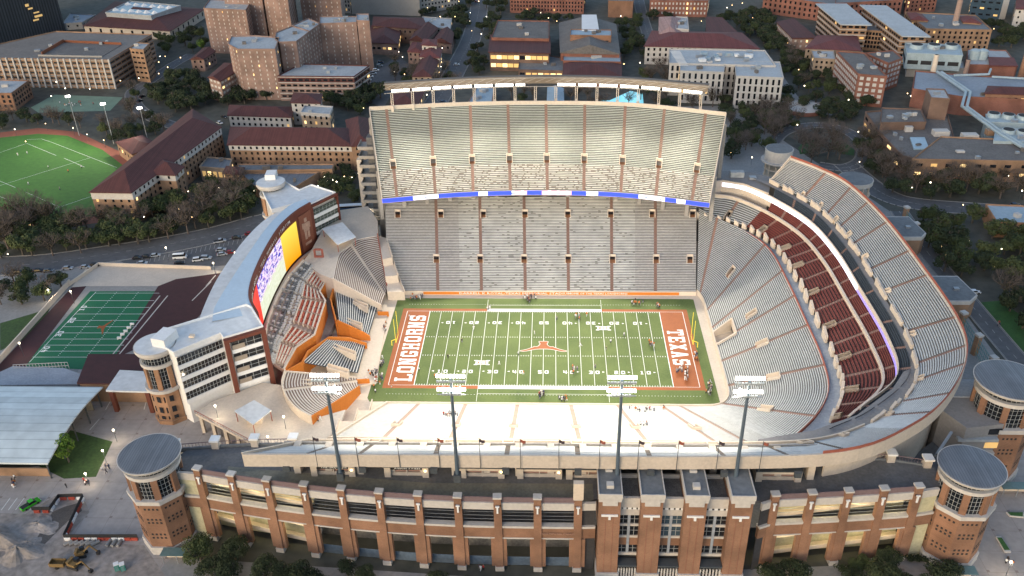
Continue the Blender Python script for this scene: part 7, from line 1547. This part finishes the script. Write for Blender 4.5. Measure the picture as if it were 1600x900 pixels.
def car(kind,colr,px,py,ang,lab,grp):
    key=(kind,colr)
    p=at(px,py,.8)
    if key not in protos:
        spec={'car':(4.6,1.85,1.45,(-1.9,1.2,-1.3,.35)),'suv':(4.8,1.95,1.8,(-2.2,1.3,-1.9,.6)),'van':(6.2,2.1,2.4,(-2.9,2.5,-2.8,1.9)),'pickup':(5.8,2.0,1.85,(-.6,1.7,-.35,.9))}[kind]
        t=carmesh(*spec,'car_'+colr,{'car':'parked_car','suv':'parked_suv','van':'parked_van','pickup':'pickup_truck'}[kind])
        if kind=='pickup': m=MB(); m.box(-2.75,-.85,.95,-.7,.85,1.08); m.build('cargo_bed','dark',t)
        protos[key]=t; t.location=(p.x,p.y,0); t.rotation_euler=(0,0,ang); tag(t,lab,{'car':'car','suv':'car','van':'van','pickup':'pickup truck'}[kind],grp)
    else: dup(protos[key],(p.x,p.y,0),ang,lab,grp)
for n_,c in (('white',(.75,.75,.75)),('silver',(.4,.43,.47)),('black',(.02,.022,.025)),('red',(.25,.02,.03)),('blue',(.05,.09,.16)),('green',(.05,.42,.02)),('grey',(.14,.15,.16))):
    mat('car_'+n_,c,rough=.25,noise=.03,metal=.1)
mat('tyre',(.02,.02,.02)); mat('tail_red',(.4,.02,.02))
G1='cars on the parking lot behind the crescent building'
car('van','white',281,401,.15,'long white passenger van on the parking lot behind the crescent building',G1)
for k,px,py,cl,l in (('suv',309,405,'white','white suv right of the white van'),('suv',322,402,'silver','silver suv next to the white suv'),('car',222,410,'silver','silver-white car alone left of the lot centre'),('car',215,402,'black','black car parked at the left end of the rear row'),('car',229,400,'black','second black car in the rear row'),('car',242,398,'silver','silver car ending the left rear row'),('car',345,389,'silver','silver car near the lot lamp'),('car',347,396,'silver','pale silver car in front of the other silver one'),('car',360,393,'red','dark red car beside the two silver ones'),('pickup',343,376,'silver','silver pickup with open bed at the back of the lot'),('car',370,370,'black','black car at the far right of the lot'),('car',390,364,'red','dark red car at the far right edge of the lot'),('suv',382,386,'white','white suv close to the crescent wall'),('car',389,375,'blue','blue car beside the crescent wall'),('car',280,410,'black','black car behind the white van')):
    car(k,cl,px,py,random.uniform(-.1,.3)+.12,l,G1)
G2='cars along the street at the left edge'
for px,py,cl,l in ((29,424,'black','black car leftmost in the kerb row at the left edge'),(41,423,'black','small dark car second in the kerb row'),(60,422,'black','black car third in the kerb row'),(75,422,'grey','grey car fourth in the kerb row'),(105,418,'silver','silver car further right on the left street'),(133,416,'silver','silver-grey car by the end of the left street'),(148,413,'black','dark car under the trees on the left street')): car('car',cl,px,py,.15,l,G2)
G3='cars along the curved road'
for px,py,cl,l in ((222,150,'black','black car at the top of the kerb row on the curved road'),(218,157,'black','black car second in the curved road row'),(228,174,'white','white car at the bottom of the curve'),(235,180,'silver','silver car below the white one on the curve'),(252,187,'black','dark car at the end of the curve'),(237,141,'white','white car with lit headlights on the curved road'),(251,135,'silver','silver car following on the curved road'),(343,191,'white','white car between the villas'),(350,182,'black','black car between the villas')): car('car',cl,px,py,1.2 if px<225 else -.6,l,G3)
G4='cars in the parking court behind the far grandstand'
for px,py,cl,l in ((575,124,'white','white car nearest in the parking court'),(578,119,'white','second white car in the parking court'),(583,114,'silver','silver car third in the parking court'),(587,109,'white','white car fourth in the parking court'),(593,102,'silver','silver car at the back of the parking court'),(594,97,'blue','dark blue car at the back of the parking court'),(713,100,'white','white car driving on the straight street'),(666,177,'silver','silver car just behind the far grandstand'),(692,158,'blue','blue car at the foot of the straight street')): car('suv' if px<600 else 'car',cl,px,py,.2,l,G4)
for px,py,cl,l in ((1301,208,'black','black car on the circle drive'),(1586,319,'blue','blue car on the street at the right edge'),(1523,455,'white','white car parked beside the nearer octagonal stair block'),(745,2,'red','red car at the top of the straight street')): car('car',cl,px,py,0,l,None)
car('pickup','green',47,787,.95,'bright green pickup with open tailgate beside the construction fence','x')
# bus near the far corner plaza
b=at(558,329,0); t=thing('bus','blue and white transit bus on the street behind the corner plaza','bus',(b.x,b.y,0)); ca=.12
m=MB(); m.obox((b.x,b.y,1.3),(17,2.6,2.0),ca); m.build('body','bus_blue',t); m=MB(); m.obox((b.x,b.y,2.7),(16.9,2.55,.8),ca); m.build('window_band','glass_dark',t); m=MB(); m.obox((b.x,b.y,3.25),(17,2.6,.35),ca); m.build('roof','white',t)
for f in (-6.5,-5,5.5):
    for s in (-1.2,1.2): m=MB(); x,y=b.x+f*math.cos(ca)-s*math.sin(ca),b.y+f*math.sin(ca)+s*math.cos(ca); m.obox((x,y,.5),(1,.3,1),ca); m.build('wheel','tyre',t)
mat('bus_blue',(.03,.07,.15)) if 'bus_blue' not in MATS else None
# ================================================================= PEOPLE
def person_mesh(seed,shirt,pants,skin,hair,pose):
    """one continuous skinned body, standing / walking / bending, plus clothes by material zones"""
    rnd=random.Random(seed); st={'stand':.08,'walk':.3,'run':.5,'crouch':.25}[pose]; lean={'stand':0,'walk':.05,'run':.22,'crouch':.45}[pose]; hip=.92 if pose!='crouch' else .62
    sh=hip+.52*math.cos(lean); sx=.52*math.sin(lean)
    V=[(0,0,hip),(sx*.5,0,(hip+sh)/2),(sx,0,sh),(sx*1.08,0,sh+.12),(sx*1.15+.02,0,sh+.27)]; Rr=[.15,.145,.15,.065,.115]; E=[(0,1),(1,2),(2,3),(3,4)]
    for s in (-1,1):
        k=len(V); kn=(st*.5*s+(.18 if pose=='crouch' else .04),s*.11,hip*.52); V+= [(0,s*.1,hip-.06),kn,(st*s*.9-(.12 if pose=='run' and s<0 else 0),s*.12,.09),(st*s*.9+.15,s*.13,.05)]; Rr+=[.105,.075,.05,.045]; E+=[(0,k),(k,k+1),(k+1,k+2),(k+2,k+3)]
        k=len(V); e=(sx-st*s*.4,s*.27,sh-.28); h=(sx-st*s*.5+.14,s*.24,sh-.5+(.2 if pose!='stand' else 0)); V+=[(sx,s*.2,sh-.04),e,h,(h[0]+.08,h[1],h[2]-.04)]; Rr+=[.07,.05,.035,.04]; E+=[(2,k),(k,k+1),(k+1,k+2),(k+2,k+3)]
    me=bpy.data.meshes.new('person'); me.from_pydata(V,E,[]); o=bpy.data.objects.new('person',me); col.objects.link(o)
    md=o.modifiers.new('s','SKIN'); md.use_smooth_shade=True
    for i,r in enumerate(Rr): me.skin_vertices[0].data[i].radius=(r,r)
    me.skin_vertices[0].data[0].use_root=True
    dg=bpy.context.evaluated_depsgraph_get(); r_=bpy.data.meshes.new_from_object(o.evaluated_get(dg)); bpy.data.objects.remove(o)
    for mm in (shirt,pants,skin,hair): r_.materials.append(MATS[mm])
    for p in r_.polygons:
        c=p.center; p.material_index=0 if c.z>hip-.02 else 1
        if c.z>sh+.09: p.material_index=3 if (c.z>sh+.30 or c.x<sx*1.15-.03) else 2
        elif c.z<.1: p.material_index=3
        elif abs(c.y)>.2 and c.z<sh-.25: p.material_index=2
    r_.name='person'; return r_
for n_,c in (('cl_white',(.7,.7,.7)),('cl_orange',(.5,.16,.03)),('cl_black',(.02,.02,.025)),('cl_grey',(.2,.2,.22)),('cl_navy',(.03,.04,.10)),('cl_red',(.4,.03,.03)),('skin_a',(.45,.27,.19)),('skin_b',(.16,.09,.06)),('hair_d',(.03,.02,.015))): mat(n_,c,noise=.03)
PM=[]
cl=[('cl_white','cl_white'),('cl_white','cl_grey'),('cl_orange','cl_white'),('cl_orange','cl_black'),('cl_black','cl_black'),('cl_grey','cl_navy'),('cl_navy','cl_grey'),('cl_red','cl_black'),('cl_white','cl_black'),('cl_black','cl_grey')]
for i,(a,b) in enumerate(cl):
    for pz in ('stand','walk','run' if i<4 else 'stand'): PM.append((person_mesh(i,a,b,'skin_a' if i%2 else 'skin_b','hair_d',pz),a,pz))
CN={'cl_white':'white shirt','cl_orange':'orange shirt','cl_black':'black clothes','cl_grey':'grey top','cl_navy':'navy top','cl_red':'red shirt'}; PN={'stand':'standing','walk':'walking','run':'running'}
def person(x,y,z,where,grp,sel=None):
    me,c,pz=random.choice(PM if sel is None else [p for p in PM if p[1] in sel]); o=bpy.data.objects.new('person',me); col.objects.link(o); o.location=(x,y,z); o.rotation_euler=(0,0,random.uniform(0,6.28)); s=random.uniform(1.0,1.1); o.scale=(s*1.12,s*1.12,s)
    tag(o,'person in %s %s %s'%(CN[c],PN[pz],where),'person',grp)
random.seed(17)
def crowd(cx,cy,rx,ry,n,where,grp,z=0,sel=None):
    for k in range(n):
        a=at(cx+random.gauss(0,rx*.5),cy+random.gauss(0,ry*.5),z); person(a.x,a.y,z,where,grp,sel)
pl_=('cl_white','cl_orange','cl_black','cl_grey')
crowd(588,590,10,16,34,'in the crowd at the near left corner of the field','people at the near left corner')
crowd(1066,578,9,8,14,'in the TEXAS end zone','players in the TEXAS end zone',sel=pl_); crowd(1070,592,8,5,9,'in the TEXAS end zone','players in the TEXAS end zone',sel=pl_)
crowd(1109,607,7,9,16,'at the near right corner of the field','people at the near right corner')
crowd(600,514,5,5,7,'behind the LONGHORNS end zone','people behind the LONGHORNS end zone'); crowd(598,567,3,6,5,'behind the LONGHORNS end zone','people behind the LONGHORNS end zone')
crowd(846,619,6,4,9,'on the near sideline by midfield','people on the near sideline'); crowd(878,625,6,3,8,'on the near sideline by midfield','people on the near sideline')
crowd(1018,540,4,6,6,'near the right 10-yard line','players near the right 10-yard line',sel=pl_); crowd(993,475,9,3,9,'on the far sideline right of midfield','people on the far sideline'); crowd(1027,480,4,3,5,'on the far sideline right of midfield','people on the far sideline')
crowd(655,467,14,3,12,'on the far sideline behind the LONGHORNS goal line','people on the far sideline left'); crowd(825,468,10,4,14,'on the far sideline at midfield','people on the far sideline at midfield'); crowd(765,483,5,3,4,'on the far sideline left of midfield','people on the far sideline left of midfield')
crowd(898,579,6,4,7,'near the right 40-yard numbers','players near the right 40-yard numbers',sel=pl_); crowd(905,495,10,4,6,'between midfield and the far right numbers','players beyond midfield',sel=pl_); crowd(1086,556,4,8,6,'at the right goal post','people at the right goal post')
for px,py in ((722,535),(740,515),(780,570),(818,585),(835,522),(810,555),(954,536),(947,547),(930,575),(975,525),(907,541),(680,590),(650,540),(645,587),(612,605),(700,560),(870,500),(640,497),(655,580)): p=at(px,py,0); person(p.x,p.y,0,'alone on the turf','lone players on the turf',pl_)
# spectators seated/standing in the near stand and plaza
def stand_people(T_,n,px,py,rx,ry,zz,where,grp):
    for k in range(n):
        a=at(px+random.gauss(0,rx*.5),py+random.gauss(0,ry*.5),zz); r=min(range(T_.n),key=lambda r:(T_.pt(T_.nearu(a.x,a.y,r),r)-a).length+0); u=T_.nearu(a.x,a.y,r); p=T_.pt(u,r+.25); person(p.x,p.y,T_.pt(u,r).z,where,grp)
stand_people(L1,12,702,652,12,8,5,'on the near stand benches left of centre','spectators on the near stand, left')
stand_people(L1,16,1010,642,28,5,3,'on the low benches of the near stand right of centre','spectators on the near stand, right')
stand_people(L1,6,1007,663,5,2,9,'in the middle of the near stand','spectators in the middle of the near stand')
crowd(352,668,14,10,9,'under the near left plaza deck','people under the left plaza deck'); crowd(497,656,5,6,7,'at the left end of the near stand','people at the left end of the near stand',z=8)
crowd(166,736,4,5,5,'on the plaza beside the near left tower','people on the left plaza'); crowd(136,755,6,8,6,'on the plaza near the construction fence','people near the construction fence'); crowd(22,755,4,6,4,'on the pavement at the left edge','people on the left pavement'); crowd(103,760,2,2,1,'on the pavement behind the green pickup','person behind the pickup')
crowd(30,760,14,4,3,'on the pavement at the left edge','people on the left pavement'); crowd(1575,880,8,4,3,'near the lamp on the right plaza','people on the right plaza'); crowd(120,163,28,4,14,'on the green court','players on the green court'); crowd(1560,510,3,8,3,'on the sidewalk across from the pier fence','people on the right sidewalk')
for px,py in ((28,243),(43,241),(76,263),(45,289),(94,297),(128,263),(107,269)): p=at(px,py,0); person(p.x,p.y,0,'on the soccer pitch','players on the soccer pitch')
crowd(753,890,6,3,3,'in the open lower bay of the arcade','people in the arcade')
# ================================================================= CONSTRUCTION SITE
def mound(px,py,rx,ry,h,lab,seed):
    c=at(px,py,0); rnd=random.Random(seed); t=MB(); n,mr=28,9; G_=[]
    for j in range(mr+1):
        r=j/mr; ring=[]
        for k in range(n):
            a=2*PI*k/n; w_=1+.18*math.sin(3*a+seed)+.12*math.sin(5*a+2*seed); z=h*(math.cos(r*PI)*.5+.5)*(1+.15*math.sin(4*a+seed))+rnd.uniform(-.12,.12)*(r<1)
            ring.append((c.x+rx*w_*r*math.cos(a),c.y+ry*w_*r*math.sin(a),z if r<1 else -.1))
        G_.append(ring)
    for j in range(mr):
        for k in range(n): q=(k+1)%n; t.face([G_[j][k],G_[j+1][k],G_[j+1][q],G_[j][q]])
    tag(t.build('dirt_mound','dirt',smooth=True),lab,'dirt mound')
mound(30,866,6,4.5,2.6,'pale round heap of excavated dirt at the lower left',1); mound(-5,845,9,6,3.2,'big dirt heap cut by the left edge',2); mound(60,822,7,4,1.3,'low pale dirt heap in the excavation',3); mound(45,850,5,2.5,1.0,'low brown ridge of dirt between the heaps',4)
m=MB(); m.prism(atl([(82,800),(100,792),(125,785),(128,798),(105,815),(70,850),(55,845)],0),-.05,.02); tag(m.build('excavation_floor','dirt_dark'),kind='structure')
t=thing('site_fence','black mesh construction fence on red and white plastic barriers','fence',(-112,-105,0))
FP=atl([(50,797),(78,797),(92,777),(130,776),(100,840),(215,840)],1.0); m=MB(); m.wall(FP,.9,2.3,.15); m.build('mesh_screen','dark',t)
k=0
for i in range(len(FP)-1):
    a,b=Vector(FP[i]),Vector(FP[i+1]); L=(b-a).length; n_=max(1,int(L/1.9)); ang=math.atan2(b.y-a.y,b.x-a.x)
    for j in range(n_): p=a.lerp(b,(j+.5)/n_); m=MB(); m.obox((p.x,p.y,.45),(1.75,.55,.9),ang); m.obox((p.x,p.y,.95),(1.7,.3,.2),ang); m.build('barrier','barrier_red' if (k//2)%2==0 else 'white',t); k+=1
for k in range(9):
    px=107+ (8.5*k if k<6 else 8.5*k+12); c=at(px,850,0); lab='grey concrete pipe lying in the row in front of the construction fence'
    t=thing('concrete_pipe',lab,'pipe',(c.x,c.y,0),'concrete pipes in front of the fence'); m=MB(); a=.7 if k<6 else 1.5; m.bar((c.x-1.2*math.cos(a),c.y-1.2*math.sin(a),.45),(c.x+1.2*math.cos(a),c.y+1.2*math.sin(a),.45),.45,0,12); m.build('pipe','concrete_light2',t)
def excav(px,py,a,lab,s=1):
    c=at(px,py,0); t=thing('excavator',lab,'excavator',(c.x,c.y,0)); X=lambda x,y:(c.x+(x*math.cos(a)-y*math.sin(a))*s,c.y+(x*math.sin(a)+y*math.cos(a))*s)
    for y in (-1.1,1.1): m=MB(); m.obox((*X(0,y),.4),(3.6*s,.55,.8),a); m.build('track','dark',t)
    m=MB(); m.obox((*X(-.3,0),1.3),(2.8*s,2.4*s,.9),a); m.obox((*X(-1.3,0),1.7),(.9*s,2.3*s,1.2),a); m.build('body','cat_yellow',t); m=MB(); m.obox((*X(.5,.6),2.2),(1.3*s,1.0*s,1.3),a); m.build('cab','glass_dark',t)
    m=MB(); m.bar((*X(1,-.3),1.6),(*X(3.6,-.3),3.6),.25); m.build('boom','cat_yellow',t); m=MB(); m.bar((*X(3.6,-.3),3.6),(*X(5.6,-.3),1.2),.2); m.build('stick','cat_yellow',t); m=MB(); m.obox((*X(5.7,-.3),.6),(.9,1.0,.9),a); m.build('bucket','dark',t)
excav(118,885,-.3,'yellow excavator with its boom reaching right, on the dirt at the lower left'); excav(128,868,.2,'yellow excavator parked behind the other near the pipe row',.8)
c=at(92,884,0); t=thing('dump_trailer','rusty open dump cart beside the excavator','cart',(c.x,c.y,0)); m=MB(); m.wall([(c.x-2,c.y-1),(c.x+2,c.y-1),(c.x+2,c.y+1),(c.x-2,c.y+1)],.6,1.8,.15,0,True); m.prism([(c.x-2,c.y-1),(c.x+2,c.y-1),(c.x+2,c.y+1),(c.x-2,c.y+1)],.5,.7); m.build('tray','cat_yellow',t)
for y in (-1,1): m=MB(); m.cyl(c.x,c.y+y,.05,.6,.5,n=10); m.build('wheel','tyre',t)
for k,(px,l) in enumerate(((184,'white roofed portable toilet, left of the pair'),(193,'white roofed portable toilet, right of the pair'))):
    c=at(px,890,0); t=thing('portable_toilet',l,'portable toilet',(c.x,c.y,0)); m=MB(); m.obox((c.x,c.y,1.1),(1.25,1.25,2.2),.5); m.build('cabin','toilet_teal',t); m=MB(); m.obox((c.x,c.y,2.3),(1.35,1.35,.22),.5); m.build('roof','white',t); m=MB(); m.obox((c.x+.3,c.y-.58,1.05),(.75,.08,1.8),.5); m.build('door','teal',t)
m=MB(); 
for k in range(5): a=at(2+11*k,797,0); b=at(16+11*k,778,0); d=(b-a).normalized(); n=Vector((-d.y,d.x,0))*.08; m.face([(*(a-n)[:2],.01),(*(b-n)[:2],.01),(*(b+n)[:2],.01),(*(a+n)[:2],.01)])
for a,b in (((0,598),(0,598)),((225,640),(236,600)),((100,660),(120,620)),((140,672),(155,655)),((165,640),(178,617))): 
    a=at(*a,0); b=at(*b,0)
    if (b-a).length<.1: continue
    d=(b-a).normalized(); n=Vector((-d.y,d.x,0))*.1; m.face([(*(a-n)[:2],.01),(*(b-n)[:2],.01),(*(b+n)[:2],.01),(*(a+n)[:2],.01)])
tag(m.build('parking_markings','paint_white'),kind='structure')
for o in list(col.objects):
    for k in ('_o','_w'):
        if k in o: del o[k]
print('trees',NT[0],'objects',len(col.objects))
